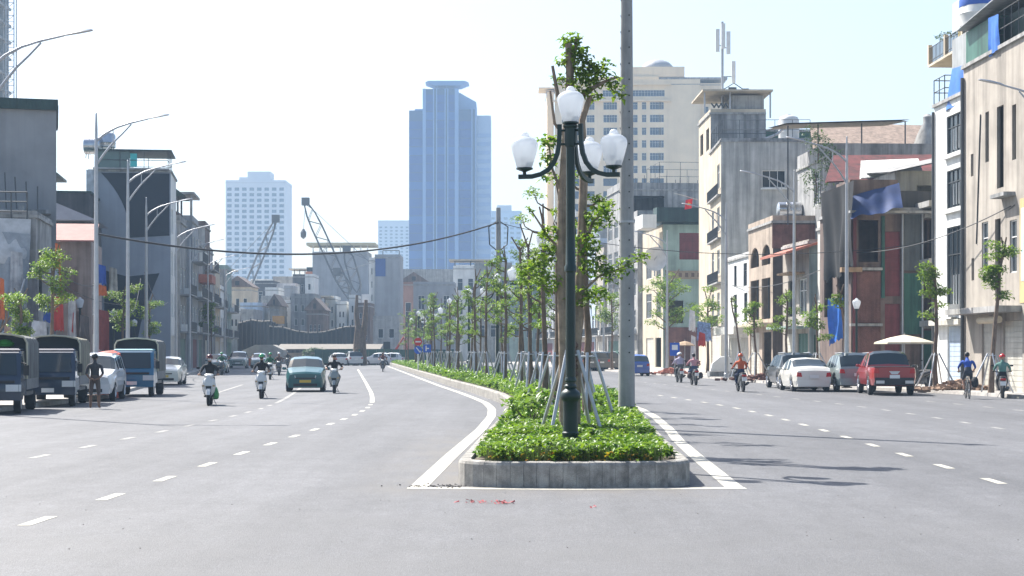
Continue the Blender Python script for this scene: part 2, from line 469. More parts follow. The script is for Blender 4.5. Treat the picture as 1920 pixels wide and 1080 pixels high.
def bed(y0, y1, dens, nl, Ls, Ws, hgt):
    x, y = bed_points(y0, y1, dens)
    n = len(x)
    h = hgt * G.uniform(.65, 1.15, n) * (1 + .18 * np.sin(x * 3.1) * np.cos(y * 2.3))
    X = np.repeat(x, nl); Y = np.repeat(y, nl); Hh = np.repeat(h, nl); N = n * nl
    fr = np.tile(np.linspace(.25, 1, nl), n)
    az = G.uniform(0, 2 * np.pi, N); el = G.uniform(.05, 1.0, N)
    d = np.stack([np.cos(az) * np.cos(el), np.sin(az) * np.cos(el), np.sin(el)], 1)
    base = np.stack([X + G.normal(0, .025, N), Y + G.normal(0, .025, N), .32 + Hh * fr * .8], 1)
    return base, d, Ls * G.uniform(.7, 1.3, N), Ws * G.uniform(.7, 1.3, N), G.uniform(.1, .5, N)
parts = [bed(23.15, 24.3, 90, 12, .11, .065, .23), bed(24.3, 29, 85, 10, .11, .07, .1), bed(29, 34, 85, 10, .125, .075, .16), bed(34, 48, 55, 9, .14, .085, .2), bed(48, 80, 26, 8, .18, .11, .3), bed(80, 205, 9, 7, .28, .17, .3)]
cat = [np.concatenate([p[i] for p in parts]) for i in range(5)]
stuff(link('ground_cover', leaf_mesh('ground_cover', *cat, LEAF_BED), island))
# yellowed lower leaves along the front rim
nb = 70
xb = G.uniform(ml(23.3) + .45, mr(23.3) - .45, nb)
base = np.stack([xb, 23.16 + G.uniform(0, .12, nb), G.uniform(.33, .44, nb)], 1)
dd = np.stack([G.normal(0, .4, nb), G.uniform(-1, -.2, nb), G.uniform(.2, 1, nb)], 1); dd /= np.linalg.norm(dd, axis=1, keepdims=True)
stuff(link('yellowed_leaves', leaf_mesh('yellowed_leaves', base, dd, G.uniform(.06, .12, nb), G.uniform(.03, .055, nb), G.uniform(.2, .6, nb), LEAF_YEL), island))
# stems seen at the rim of the bed
st = MB()
for i in range(420):
    x = rnd.uniform(ml(23.3) + .4, mr(23.3) - .4); y = 23.2 + rnd.uniform(0, .25)
    st.tube([(x, y, .3), (x + rnd.uniform(-.03, .03), y - rnd.uniform(0, .03), .3 + rnd.uniform(.12, .26))], .006, 4, False)
stuff(st.build('plant_stems', M('plant_stem', (.16, .2, .05), .6, .2, 5), island))
# ================================================================== ornate lamps, street lamps, poles, trees
LGREEN = M('dark_green_enamel', (.004, .022, .019), .42, .12, 4, coat=.1)
globe = M('frosted_globe', (.66, .69, .72), .22, 0, spec=.5)
def _g():
    n, l = globe.node_tree.nodes, globe.node_tree.links
    p = n['Principled BSDF']; t = n.new('ShaderNodeBsdfTranslucent'); t.inputs[0].default_value = (.7, .73, .77, 1)
    tr = n.new('ShaderNodeBsdfTransparent'); tr.inputs[0].default_value = (.95, .97, 1, 1)
    a = n.new('ShaderNodeMixShader'); a.inputs[0].default_value = .55; b = n.new('ShaderNodeMixShader'); b.inputs[0].default_value = .16
    l.new(p.outputs[0], a.inputs[1]); l.new(t.outputs[0], a.inputs[2]); l.new(a.outputs[0], b.inputs[1]); l.new(tr.outputs[0], b.inputs[2]); l.new(b.outputs[0], n['Material Output'].inputs[0])
_g()
GPROF = [(.105, 0), (.125, .02), (.15, .1), (.18, .2), (.205, .3), (.214, .36), (.212, .4), (.195, .44), (.15, .475), (.1, .5), (.075, .512), (.072, .53), (.066, .55), (.04, .575), (.01, .585)]
def put_globe(root, x, y, z, n=20):
    gb = MB().lathe(GPROF, n, (0, 0, 0)).build('globe', globe, root, True, (x, y, z))
    MB().lathe([(.02, -.12), (.028, -.1), (.03, -.06), (.07, -.045), (.135, -.02), (.135, .004), (.1, .008)], 14).build('globe_holder', LGREEN, root, 50, (x, y, z))
    MB().lathe([(.03, .01), (.05, .03), (.05, .1), (.075, .13), (.075, .17), (.03, .19)], 10).build('bulb_fitting', M('lamp_fitting', (.75, .75, .72), .5, 0), gb, True)
def ornate_lamp(full=True):
    t = thing('ornate_lamp', 'near', 'lamp post', (0, 0, 0), 0, 'ornate globe lamps along the island')
    n = 20 if full else 10
    MB().lathe([(.175, .0), (.175, .035), (.15, .06), (.125, .08), (.125, .12), (.138, .14), (.138, .17), (.122, .19), (.12, .45), (.122, .66), (.135, .69), (.16, .72), (.166, .76), (.158, .8), (.135, .835), (.1, .86), (.085, .88), (.1, .9), (.1, .925), (.08, .95), (.08, .98), (.095, 1.0), (.095, 1.03), (.08, 1.06)], n).build('pedestal', LGREEN, t, 35)
    MB().lathe([(.08, 1.05), (.078, 2.74), (.098, 2.76), (.098, 2.84), (.08, 2.87), (.074, 3.4), (.072, 4.75), (.09, 4.77), (.095, 4.85), (.095, 5.05), (.12, 5.08), (.12, 5.1), (.05, 5.12)], n).build('post', LGREEN, t, 35)
    put_globe(t, 0, 0, 5.15, n)
    for az in (177, -24, 63):
        a = R(az); ca, sa = math.cos(a), math.sin(a)
        ar = MB()
        pts = []
        for u, z in [(.175, 5.12), (.178, 4.95), (.185, 4.8), (.21, 4.65), (.27, 4.5), (.36, 4.39), (.48, 4.32), (.62, 4.285), (.84, 4.28)]: pts.append((ca * u, sa * u, z))
        rs = []
        for i, p in enumerate(pts):
            p = Vector(p); q = Vector(pts[min(i + 1, len(pts) - 1)]) - Vector(pts[max(i - 1, 0)]); q.normalize()
            s_ = Vector((-sa, ca, 0)); nn = q.cross(s_)
            w, h = .026, .036
            rs.append([p + s_ * w + nn * h, p - s_ * w + nn * h, p - s_ * w - nn * h, p + s_ * w - nn * h])
        ar.rings(rs)
        for z in (5.02, 4.8): ar.tube([(ca * .06, sa * .06, z), (ca * .17, sa * .17, z)], .02, 6)
        ar.build('lamp_arm', LGREEN, t, 30)
        put_globe(t, ca * .74, sa * .74, 4.42, n)
    return t
lamp0 = ornate_lamp(True)
lamp0.location = (.94, 27.4, .36)
lamp0['label'] = 'nearest dark green lamp post with frosted globes on curled arms at the island tip'
lampy = [49.4, 71, 93, 115, 137, 159, 181]
lampx = [1.65, .75, -.8, -2.9, -5.0, -7.6, -9.9]
for i, (x, y) in enumerate(zip(lampx, lampy)):
    if i == 0: lampF = ornate_lamp(False); o = lampF; o.location = (x, y, .33)
    else: o = dup(lampF, (x, y, .33), R(rnd.uniform(-8, 8)))
    o['label'] = 'green lamp post with white globes on the island, %s from the near tip' % ORD[i + 1]
# small one-arm garden lamps on the pavements
def garden_lamp():
    t = thing('garden_lamp', 'x', 'lamp post', (0, 0, 0), 0, 'small globe lamps along the pavements')
    MB().lathe([(.13, 0), (.13, .4), (.1, .6), (.06, .7), (.055, 3.9), (.08, 3.95), (.05, 4.0)], 10).build('post', LGREEN, t, 35)
    put_globe(t, 0, 0, 4.0, 12)
    return t
gl = None
for (px, py, Y, lab) in [(150, 570, 92, 'small globe lamp on the left pavement behind the canvas truck'), (213, 590, 108, 'small globe lamp just right of the first tall left street lamp'), (252, 607, 122, 'small globe lamp above the light blue truck canopy'),
                     (1606, 572, 87, 'single globe lamp standing on the right pavement behind the red pickup'), (1533, 640, 130, 'far globe lamp on the right pavement beyond the white sedan')]:
    p = W(px, py, Y)
    if gl is None: gl = garden_lamp(); o = gl
    else: o = dup(gl, (0, 0, 0))
    o.location = (p.x, Y, .14); o['label'] = lab
    # the lantern height in the photo
    o.scale = (1, 1, max(.8, min(1.25, (p.z - .1) / 4.25)))

def street_lamp(sgn):
    t = thing('street_lamp', 'x', 'street lamp', (0, 0, 0), 0, 'tall galvanised street lamps')
    MB().lathe([(.16, 0), (.16, .25), (.12, .3), (.1, 3), (.085, 6), (.07, 9), (.055, 10.4), (.03, 11.0), (.01, 11.02)], 10).build('pole', GALV, t, 35)
    MB().box(-.2, .2, -.2, .2, 0, .05).build('base_plate', GALV, t)
    pts = [(0, 0, 9.9), (sgn * .35, 0, 10.2), (sgn * .8, 0, 10.45), (sgn * 1.3, 0, 10.62), (sgn * 2.0, 0, 10.8)]
    ar = MB(); ar.tube(pts, [.05, .045, .04, .036, .03], 8)
    ar.build('upper_arm', GALV, t, True)
    pts = [(0, 0, 8.95), (sgn * .3, 0, 9.4), (sgn * .65, 0, 9.85), (sgn * 1.0, 0, 10.2), (sgn * 1.35, 0, 10.58)]
    MB().tube(pts, [.045, .042, .038, .034, .03], 8).tube([(sgn * .65, 0, 9.87), (sgn * .65, 0, 10.36)], .02, 6).build('lower_brace', GALV, t, True)
    hd = MB(); rs = []
    for u, w, h in [(1.9, .03, .03), (2.05, .1, .05), (2.4, .14, .06), (2.75, .11, .04), (2.82, .03, .015)]:
        z = 10.8 + (u - 2) * .2; rs.append([(sgn * u, w, z), (sgn * u, w * .6, z + h), (sgn * u, -w * .6, z + h), (sgn * u, -w, z)])
    hd.rings(rs).build('lamp_head', GALV, t, 40)
    return t
slL = slR = None
for i, (x, y, s) in enumerate([(-14.9, 49, 1.0), (-16.25, 66.7, 1), (-18.75, 83.3, 1.0), (-22.2, 103.6, 1), (-24.6, 125, 1), (-26.8, 142, 1), (-29.4, 165, 1), (-32, 190, 1)]):
    if slL is None: slL = street_lamp(1); o = slL; o.location = (x, y, .13); o.rotation_euler = (0, 0, R(6))
    else: o = dup(slL, (x, y, .13), R(6))
    o['label'] = 'tall grey street lamp on the left pavement, %s along that kerb' % ORD[i]
for i, (x, y, s) in enumerate([(19.3, 60.5, 1.03), (15.4, 78.5, 1.05), (14.55, 88, 1.0), (13.5, 107.5, 1), (12, 132, 1), (8.6, 160, 1)]):
    if slR is None: slR = street_lamp(-1); o = slR; o.location = (x, y, .13); o.rotation_euler = (0, 0, R(3))
    else: o = dup(slR, (x, y, .13), R(3))
    o.scale = (1, 1, s)
    o['label'] = 'tall grey street lamp on the right pavement, %s along that kerb' % ORD[i]

# concrete utility poles
def conc_pole(label, x, y, h, r0=.2, r1=.135, z=.3, holes=True, lean=0):
    t = thing('concrete_pole', label, 'utility pole', (x, y, z), 0)
    MB().lathe([(r0, 0), (r0 + (r1 - r0) * .5, h * .5), (r1, h)], 20).build('shaft', M('pole_concrete', (.27, .27, .265), .9, .2, 1.2, bump=.2, streak=.2), t, True)
    if holes:
        hb = MB()
        for k in range(int(h / .38)):
            zz = 1.5 + k * .38
            if zz > h - .2: break
            rr = r0 + (r1 - r0) * zz / h
            hb.disc((.05, -rr + .002, zz), .018, .02, 8, 1); hb.disc((-rr + .002, -.03, zz), .018, .02, 8, 0)
        stuff(hb.build('step_holes', BLACKP, t))
        MB().disc((0, 0, h * .44), .2, .05, 16, 2).disc((0, 0, h * .98), .2, .06, 16, 2).build('clamp_band', GALV, t)
        cr = MB(); cr.box(-.32, .32, -.2, -.15, h - .15, h - .08); cr.build('crossarm', GALV, t)
        for u in (-.26, .26): MB().lathe([(.02, 0), (.05, .03), (.03, .06), (.05, .09), (.02, .13)], 8).build('insulator', M('brown_insulator', (.12, .05, .03), .3, 0), t, True, (u, -.17, h - .08))
    return t
conc_pole('thick pale concrete utility pole rising from the plants right of the nearest lamp', 2.72, 40.5, 10.45)
p2 = conc_pole('slim dark utility pole in the island carrying the overhead cable', -.78, 97.5, 9.7, .17, .13, .3, False)
MB().tube([(-.12, 0, 8.9), (-.55, 0, 8.6), (-.5, 0, 7.6), (-.14, 0, 7.3)], .035, 5).tube([(.12, 0, 8.9), (.55, 0, 8.6), (.5, 0, 7.6), (.14, 0, 7.3)], .035, 5).build('cable_loop', BLACKP, p2, True)
conc_pole('old dark leaning utility pole left beside the ruined arch', -26.6, 92.5, 9.6, .22, .16, .1, False)
MB().tube([(-.1, 0, 4.3), (.55, .1, 3.2), (.9, .1, 2.1)], .05, 6).build('stay_tube', GALV, p2, True)
def cable(label, a, b, sag, r=.03):
    a, b = Vector(a), Vector(b)
    pts = [a.lerp(b, k / 24) - Vector((0, 0, sag * 4 * (k / 24) * (1 - k / 24))) for k in range(25)]
    tag(MB().tube(pts, r, 5).build('overhead_cable', BLACKP, None, True), label, 'cable')
cable('thick black cable sagging across the road from left lamp to island pole', (-16.2, 66.7, 6.4), (-.78, 97.4, 9.15), 1.25, .045)
cable('thin black wire from the slim island pole to the right-hand houses', (-.6, 97.5, 9.1), (23.2, 86, 7.6), 1.3, .02)
cable('thin wire above the red pickup running to the beige house', (21.2, 84.0, 7.6), (20.9, 71.0, 7.9), .5, .02)

for k, (a, b, sg, lab) in enumerate([((-24.2, 90, 5.6), (-27.0, 122, 5.2), .5, 'thin cable strung along the left house fronts from the leaning pole'), ((-24.2, 90, 6.3), (-26.2, 107, 5.9), .35, 'upper thin cable from the leaning pole to the pink roofed house'), ((-18.9, 83.3, 4.2), (-23.5, 108, 6.4), 1.2, 'pale drooping conduit from the second left street lamp'), ((-22.3, 103.6, 6.6), (-25.2, 125, 5.4), .9, 'drooping cable between two left street lamps'), ((20.9, 71.5, 7.9), (18.0, 90, 7.0), .5, 'thin wire looping from the beige house to the brick ruin'), ((17.7, 89, 6.9), (16.8, 138, 7.4), 1.0, 'thin wire running along the right house fronts')]):
    cable(lab, a, b, sg, .022)
# ------------------------------------------------------------------ trees
BARK = M('tree_bark', (.15, .105, .075), .9, .25, 6, bump=.6, streak=.2)
BARK2 = M('pale_bark', (.25, .19, .14), .9, .25, 6, bump=.5, streak=.2)
LEAF_T = leafmat('tree_leaf', (.07, .16, .012), (.24, .34, .03), 1.5, .45, .5)
LEAF_D = leafmat('dark_tree_leaf', (.035, .075, .02), (.075, .125, .03), 1.5, .35, .4)
ROPE = M('wrapped_straw', (.13, .08, .06), .95, .3, 10, bump=.5)
def clump(c, r, n, flat=.45):
    v = G.normal(0, 1, (n, 3)); v /= np.linalg.norm(v, axis=1, keepdims=True)
    rad = G.uniform(.25, 1, (n, 1)) ** .6
    return np.array(c) + v * rad * np.array([r, r, r * flat])
def crown_mesh(clumps, mat, L=.14, wd=.085, per=420, flat=.45):
    bs = []
    for (c, r) in clumps: bs.append(clump(c, r, max(12, int(per * r * r)), flat))
    b = np.concatenate(bs); n = len(b)
    az = G.uniform(0, 2 * np.pi, n); el = G.uniform(-.7, .9, n)
    d = np.stack([np.cos(az) * np.cos(el), np.sin(az) * np.cos(el), np.sin(el)], 1)
    return leaf_mesh('crown', b, d, L * G.uniform(.7, 1.3, n), wd * G.uniform(.7, 1.3, n), G.uniform(0, .4, n), mat)
def make_tree(name, label, cat, h, r, seed, tiers, limb=1.0, mat=None, bark=None, per=420, L=.14, lean=(0, 0), group=None, top_stub=True, first=.38, csize=.42):
    rr = random.Random(seed)
    t = thing(name, label, cat, (0, 0, 0), 0, group)
    tr = MB(); pts = []; n = 7
    for k in range(n):
        f = k / (n - 1)
        pts.append((lean[0] * f * f * h + rr.uniform(-.05, .05) * (0 < k), lean[1] * f * h + rr.uniform(-.05, .05) * (0 < k), h * f))
    tr.tube(pts, [r * (1.25 if k == 0 else 1 - .5 * k / (n - 1)) for k in range(n)], 9)
    def at(f):
        i = min(int(f * (n - 1)), n - 2); u = f * (n - 1) - i
        return Vector(pts[i]).lerp(Vector(pts[i + 1]), u)
    cl = []
    for k in range(tiers):
        f = first + (1 - first) * (k + rr.uniform(.1, .9)) / tiers
        b = at(min(f, .98)); az = rr.uniform(0, 6.28); ln = limb * rr.uniform(.45, 1.0) * (1.15 - .5 * f); up = rr.uniform(.25, .9) * ln
        e = b + Vector((math.cos(az) * ln, math.sin(az) * ln, up)); m_ = b.lerp(e, .5) + Vector((0, 0, -.06))
        tr.tube([b, m_, e], [r * .42, r * .3, r * .18], 6)
        for q in range(rr.randint(1, 2)):
            e2 = e + Vector((rr.uniform(-.3, .3), rr.uniform(-.3, .3), rr.uniform(.0, .35))) * limb
            tr.tube([e, e2], [r * .16, r * .08], 5)
            if rr.random() < .8: cl.append((tuple(e2), csize * rr.uniform(.7, 1.25)))
        if rr.random() < .75: cl.append((tuple(e), csize * rr.uniform(.8, 1.3)))
        if rr.random() < .5: cl.append((tuple(m_ + Vector((0, 0, .12))), csize * rr.uniform(.5, .9)))
    if top_stub:
        for q in range(2):
            e = at(.97); tr.tube([e, e + Vector((rr.uniform(-.4, .4), rr.uniform(-.3, .3), rr.uniform(.5, .9))) * limb], [r * .4, r * .28], 6)
    tr.build('trunk', bark or BARK, t, 50)
    me = crown_mesh(cl, mat or LEAF_T, L, L * .6, per)
    link('crown', me, t)
    return t
def tree_stakes(label, x, y, z, h=1.55, spread=.75, rot=0, group='tripods of stakes round the trees'):
    t = thing('tree_stakes', label, 'tree support', (x, y, z), rot, group)
    for k in range(4):
        a = R(45 + 90 * k); c, s_ = math.cos(a), math.sin(a)
        MB().tube([(c * spread, s_ * spread, 0), (c * .14, s_ * .14, h)], .034, 8).build('stake', GALV, t, True)
    MB().tube([(.16 * math.cos(R(q)), .16 * math.sin(R(q)), h - .08) for q in range(0, 361, 45)], .02, 5).build('tie_ring', GALV, t, True)
    return t
# --- the tall pollarded tree right behind the nearest lamp
t = thing('island_tree', 'tall pollarded tree with two bare trunks close behind the nearest lamp', 'tree', (.98, 31.2, .3))
tr = MB()
tr.tube([(0, 0, 0), (-.03, 0, 1.5), (-.08, 0, 3.0), (-.06, .02, 4.3), (.02, 0, 5.6), (.08, 0, 6.5), (.06, 0, 7.15)], [.13, .1, .092, .088, .08, .075, .07], 10)
tr.tube([(.16, .1, 0), (.2, .1, 1.5), (.28, .08, 3.2), (.33, .05, 4.6), (.34, .02, 5.3)], [.12, .09, .085, .08, .07], 10)
tr.tube([(.05, 0, 5.7), (.2, 0, 6.15), (.42, 0, 6.3), (.7, -.05, 6.45), (.95, 0, 6.55)], [.06, .055, .045, .03, .02], 7)
tr.tube([(.33, .05, 5.2), (.3, 0, 5.75), (.45, 0, 6.2)], [.07, .06, .05], 7)
tr.tube([(0, 0, 5.8), (-.14, 0, 6.2), (-.24, 0, 6.75)], [.045, .04, .03], 6)
tr.tube([(-.05, 0, 5.5), (-.2, .02, 5.7), (-.28, .05, 6.3)], [.04, .03, .02], 6)
tr.tube([(.1, 0, 6.5), (.16, .05, 7.0), (.2, .05, 7.25)], [.05, .04, .03], 6)
tr.tube([(.3, .05, 3.3), (.5, 0, 3.9), (.72, .05, 4.1)], [.04, .03, .02], 6)
tr.tube([(.28, .05, 2.6), (.6, 0, 2.9), (1.0, .0, 3.05), (1.35, 0, 3.2)], [.03, .025, .018, .01], 6)
tr.tube([(-.08, 0, 3.4), (-.3, .05, 3.6), (-.62, .05, 4.1)], [.03, .025, .015], 6)
tr.tube([(-.07, 0, 4.4), (-.25, .05, 4.9), (-.3, .05, 5.3)], [.03, .025, .015], 6)
tr.build('trunk', BARK2, t, 50)
wr = MB()
for q in range(5): wr.lathe([(.11, 0), (.16, .05), (.155, .1), (.11, .15)], 12, (.08, .04, 1.05 + q * .13))
wr.build('straw_wrapping', ROPE, t, 40)
cl = [((.3, 0, 6.75), .3), ((.16, .05, 7.05), .26), ((.42, -.02, 6.6), .26), ((.6, 0, 6.55), .22), ((.5, .05, 6.25), .2), ((.72, 0, 6.72), .16), ((.9, 0, 6.4), .2), ((.2, 0, 6.35), .28), ((-.12, .05, 6.5), .14), ((-.05, 0, 6.85), .14), ((.1, .1, 7.25), .18), ((1.0, 0, 6.2), .1),
      ((-.3, .05, 5.35), .2), ((-.27, .05, 5.05), .18), ((-.35, 0, 4.75), .14), ((.35, 0, 3.5), .3), ((.6, 0, 3.95), .28), ((.75, .05, 4.15), .2), ((.5, 0, 3.1), .3), ((.8, 0, 2.95), .22), ((1.1, 0, 3.1), .18), ((1.36, 0, 3.24), .16), ((-.4, .1, 3.3), .26), ((-.62, .1, 3.0), .28), ((-.3, 0, 2.8), .26), ((-.3, 0, 3.7), .2), ((-.62, 0, 4.1), .07), ((.2, .1, 2.5), .28), ((.55, .1, 2.55), .24)]
link('crown', crown_mesh(cl, LEAF_T, .125, .08, 1500, .8), t)
tree_stakes('splayed grey steel stakes around the nearest island tree', 1.08, 31.2, .3, 1.55, .68, R(10))
# shoots at the foot of the first trees
def sapling(label, x, y, z, n, hgt, seed, mat):
    rr = random.Random(seed); t = thing('leafy_shrub', label, 'shrub', (x, y, z))
    m_ = MB(); cl = []
    for k in range(n):
        a = rr.uniform(0, 6.28); e = (math.cos(a) * hgt * .5, math.sin(a) * hgt * .5, hgt * rr.uniform(.5, 1)); m_.tube([(0, 0, 0), e], [.015, .006], 5); cl.append((e, hgt * .3))
    m_.build('stem', BARK, t)
    link('crown', crown_mesh(cl, mat, .2, .1, 420, .5), t)
LEAF_Y = leafmat('bright_leaf', (.09, .19, .015), (.2, .3, .04), 2, .4, .35)
sapling('bright leafy shoots sprouting in the island left of the lamp', .35, 34.5, .3, 8, .75, 4, LEAF_Y)
sapling('low green sprout at the foot of the second island tree', 1.5, 37.5, .3, 6, .6, 9, LEAF_Y)
sapling('rounded green bush growing in front of the dark netting screen', -25.4, 219, .0, 14, 2.0, 5, LEAF_D)
# --- island row
protos = [make_tree('island_tree', 'x', 'tree', 5.6, .085, 21 + k, [7, 8, 6, 7, 5][k], 1.0, LEAF_T, BARK, 620, .13, (0, 0), 'slim staked trees along the island', True, .36, .27) for k in range(5)]
protos += [make_tree('island_tree', 'x', 'tree', 5.4, .09, 71 + k, [5, 4][k], .8, LEAF_T, BARK, 620, .12, (0, 0), 'slim staked trees along the island', True, .45, .24) for k in range(2)]
ty = 36.6; i = 0; used = set()
while ty < 200:
    off = ((1.25 if ty < 60 else 1.65) + rnd.uniform(-.35, .35)) if i % 2 == 0 else (.55 + rnd.uniform(-.3, .3))
    x = cx(ty) + off; k = rnd.randrange(5) if ty > 52 else 5 + i % 2
    o = protos[k] if k not in used else dup(protos[k], (0, 0, 0)); used.add(k)
    o.location = (x, ty, .3); o.rotation_euler = (R(rnd.uniform(-1.5, 1.5)), R(rnd.uniform(-1.5, 1.5)), rnd.uniform(0, 6.28)); s_ = rnd.uniform(.8, 1.08) * (1.0 if ty < 95 else .93); o.scale = (s_, s_, s_)
    o['label'] = ('slim staked tree in the island row, %s behind the nearest lamp tree' % ORD[i]) if i < 12 else 'thin pollarded tree in the distant hazy part of the island row'
    if i >= 12: o['group'] = 'distant island trees'
    if i < 26:
        q = tree_stakes('x', x, ty, .3, 1.5, .6, rnd.uniform(0, 1.5)) if i == 0 else dup(stk0, (x, ty, .3), rnd.uniform(0, 1.5))
        if i == 0: stk0 = q
        q['label'] = ('grey stakes propping the %s tree of the island row' % ORD[i]) if i < 12 else 'grey stakes propping a distant island tree'
        q['group'] = 'tripods of stakes round the trees' if i < 12 else 'distant tree stakes'
    ty += 4.3 if ty < 120 else 5.5; i += 1
for k in range(7):
    if k not in used: bpy.data.objects.remove(protos[k])
# --- pavement trees
def street_tree(label, x, y, h, r, seed, tiers, lean=(0, 0), limb=.9, per=420, mat=None, stakes=True, csize=.4, first=.5, z=.13, L=.15):
    t = make_tree('street_tree', label, 'tree', h, r, seed, tiers, limb, mat or LEAF_T, BARK, per, L, lean, 'young street trees on the pavements', True, first, csize)
    t.location = (x, y, z)
    if stakes: tree_stakes('grey stakes round the ' + label[:label.find(' on ')] if ' on ' in label else 'grey stakes round the ' + label, x, y, z, 1.6, .95, rnd.uniform(0, 1), 'stakes round pavement trees')
street_tree('slender tree with tufted trunk on the pavement right of the red pickup', 18.75, 75.5, 5.3, .11, 51, 8, (-.01, 0), .55, 520)
street_tree('slanting tree with tufted crown on the pavement behind the motorcyclist', 19.45, 69.3, 6.0, .11, 52, 8, (.09, 0), .6, 520, first=.62)
street_tree('thin leaning bare sapling on the pavement beside the white rendered house', 13.9, 104, 4.9, .08, 53, 4, (-.12, 0), .5, 250, csize=.22, first=.6)
street_tree('small tufted tree on the pavement before the arched ruin', 14.4, 101, 4.6, .09, 54, 6, (-.03, 0), .7, 380)
street_tree('crooked young tree on the pavement before the orange roofed house', 15.0, 93.5, 4.6, .09, 55, 6, (.02, 0), .7, 420)
street_tree('short tree on the pavement left of the blue tarpaulin', 16.0, 89.5, 4.2, .09, 56, 6, (0, 0), .7, 420)
street_tree('forked tree on the pavement above the silver car', 16.4, 84, 4.6, .1, 57, 4, (-.06, 0), .6, 300, csize=.28, first=.75)
street_tree('full leafy tree on the pavement before the turquoise house', 12.3, 135, 7.0, .14, 58, 16, (.0, 0), 2.2, 170, stakes=False, csize=.62, first=.45, L=.2)
street_tree('bushy tree on the pavement left of the big grey blank wall', 15.0, 131, 5.6, .12, 59, 9, (0, 0), 1.5, 170, stakes=False, csize=.5, L=.2)
street_tree('distant leafy tree on the pavement beside the blue car', 8.9, 152, 6.5, .12, 60, 12, (0, 0), 1.7, 190, stakes=False, csize=.55, L=.2)
street_tree('bright green tree on the left pavement behind the canvas truck', -20.5, 76, 5.9, .1, 61, 12, (.02, 0), 1.1, 420, stakes=False, csize=.42, first=.55)
street_tree('low bright tree on the left pavement behind the first truck', -21.3, 74, 3.9, .09, 62, 10, (0, 0), .9, 420, stakes=False, csize=.4, first=.5)
street_tree('sparse tree on the left pavement before the black painted wall', -23.0, 101, 5.0, .1, 63, 9, (0, 0), 1.0, 380, stakes=False, csize=.45)
street_tree('small pale tree on the left pavement right of the light blue truck', -25.3, 119, 5.0, .1, 64, 9, (0, 0), 1.0, 330, stakes=False, csize=.45)
street_tree('faint slim tree on the left pavement before the stacked houses', -29.6, 168, 6.0, .1, 65, 9, (0, 0), 1.0, 330, stakes=False, csize=.5, L=.2)
# --- road signs at the far bend of the island
SW = M('sign_white', (.75, .75, .75), .4, 0); SR = M('sign_red', (.55, .02, .02), .4, 0); SBL = M('sign_blue', (.02, .1, .5), .4, 0)
sx_, sy_ = W(784, 660, 128).x, 128
t = thing('road_sign', 'round red no-entry sign above a round blue arrow sign on the island', 'road sign', (sx_, sy_, .3))
MB().lathe([(.04, 0), (.04, 2.6)], 8).build('pole', SW, t)
nz = MB().disc((0, -.06, 2.2), .3, .02, 24, 1).build('no_entry_disc', SR, t)
MB().box(-.2, .2, -.085, -.073, 2.15, 2.25).build('white_bar', SW, nz)
bl = MB().disc((0, -.06, 1.58), .3, .02, 24, 1).build('arrow_disc', SBL, t)
MB().add([(-.17, -.075, 1.74), (-.11, -.075, 1.79), (.15, -.075, 1.48), (.09, -.075, 1.43)], [(0, 1, 2, 3)]).add([(.19, -.075, 1.38), (.2, -.075, 1.55), (.04, -.075, 1.42)], [(0, 1, 2)]).build('white_arrow', SW, bl)
t = thing('road_sign', 'square blue road sign just behind the no-entry sign', 'road sign', (sx_ + .62, sy_ + 1.2, .3))
MB().lathe([(.04, 0), (.04, 2.1)], 8).build('pole', SW, t)
pn = MB().box(-.3, .3, -.07, -.05, 1.4, 2.0).build('sign_panel', SBL, t)
MB().add([(-.12, -.075, 1.5), (-.04, -.075, 1.5), (-.04, -.075, 1.9), (-.12, -.075, 1.9)], [(0, 1, 2, 3)]).add([(-.04, -.075, 1.66), (.14, -.075, 1.66), (.14, -.075, 1.74), (-.04, -.075, 1.74)], [(0, 1, 2, 3)]).build('white_mark', SW, pn)
t = thing('road_sign', 'small blue sign with white symbol on the right pavement beyond the scooters', 'road sign', (W(1265, 660, 118).x, 118, .13))
MB().lathe([(.04, 0), (.04, 2.3)], 8).build('pole', GALV, t)
pn = MB().box(-.34, .34, -.07, -.05, 1.35, 2.25).build('sign_panel', SBL, t)
MB().box(-.2, .2, -.085, -.075, 1.75, 2.1).build('white_mark', SW, pn)
# red firecracker scraps and small stones on the road
sc_ = MB()
for (bx, by, n_, sp) in ((-.36, 20.75, 26, .22), (-.1, 20.62, 24, .16), (.95, 20.0, 3, .05)):
    for q in range(n_):
        x, y = rnd.gauss(bx, sp * .6), rnd.gauss(by, .09); a = rnd.uniform(0, 3); L_ = rnd.uniform(.01, .035); w_ = rnd.uniform(.005, .013)
        c, s_ = math.cos(a), math.sin(a)
        sc_.add([(x - c * L_ + s_ * w_, y - s_ * L_ - c * w_, .006), (x + c * L_ + s_ * w_, y + s_ * L_ - c * w_, rnd.uniform(.006, .03)), (x + c * L_ - s_ * w_, y + s_ * L_ + c * w_, rnd.uniform(.008, .035)), (x - c * L_ - s_ * w_, y - s_ * L_ + c * w_, .01)], [(0, 1, 2, 3)])
stuff(sc_.build('paper_scraps', M('red_paper', (.36, .07, .075), .7, .2, 20)))['label'] = 'torn red paper scraps lying on the asphalt before the island'
gs = MB()
for q in range(110):
    x, y = rnd.uniform(-7, 7), rnd.uniform(15.8, 22.3) ; r_ = rnd.uniform(.003, .009)
    gs.ball((x, y, r_ * .5), r_, r_ * rnd.uniform(.7, 1.3), r_ * .7, 5, 3)
for q in range(90):
    gs.ball((rnd.gauss(-1.0, .25), rnd.gauss(23.2, .15), .008), rnd.uniform(.005, .018), None, None, 5, 3)
stuff(gs.build('loose_gravel', M('loose_gravel', (.2, .18, .16), .9, .3, 20)))['label'] = 'small loose stones scattered on the near asphalt'
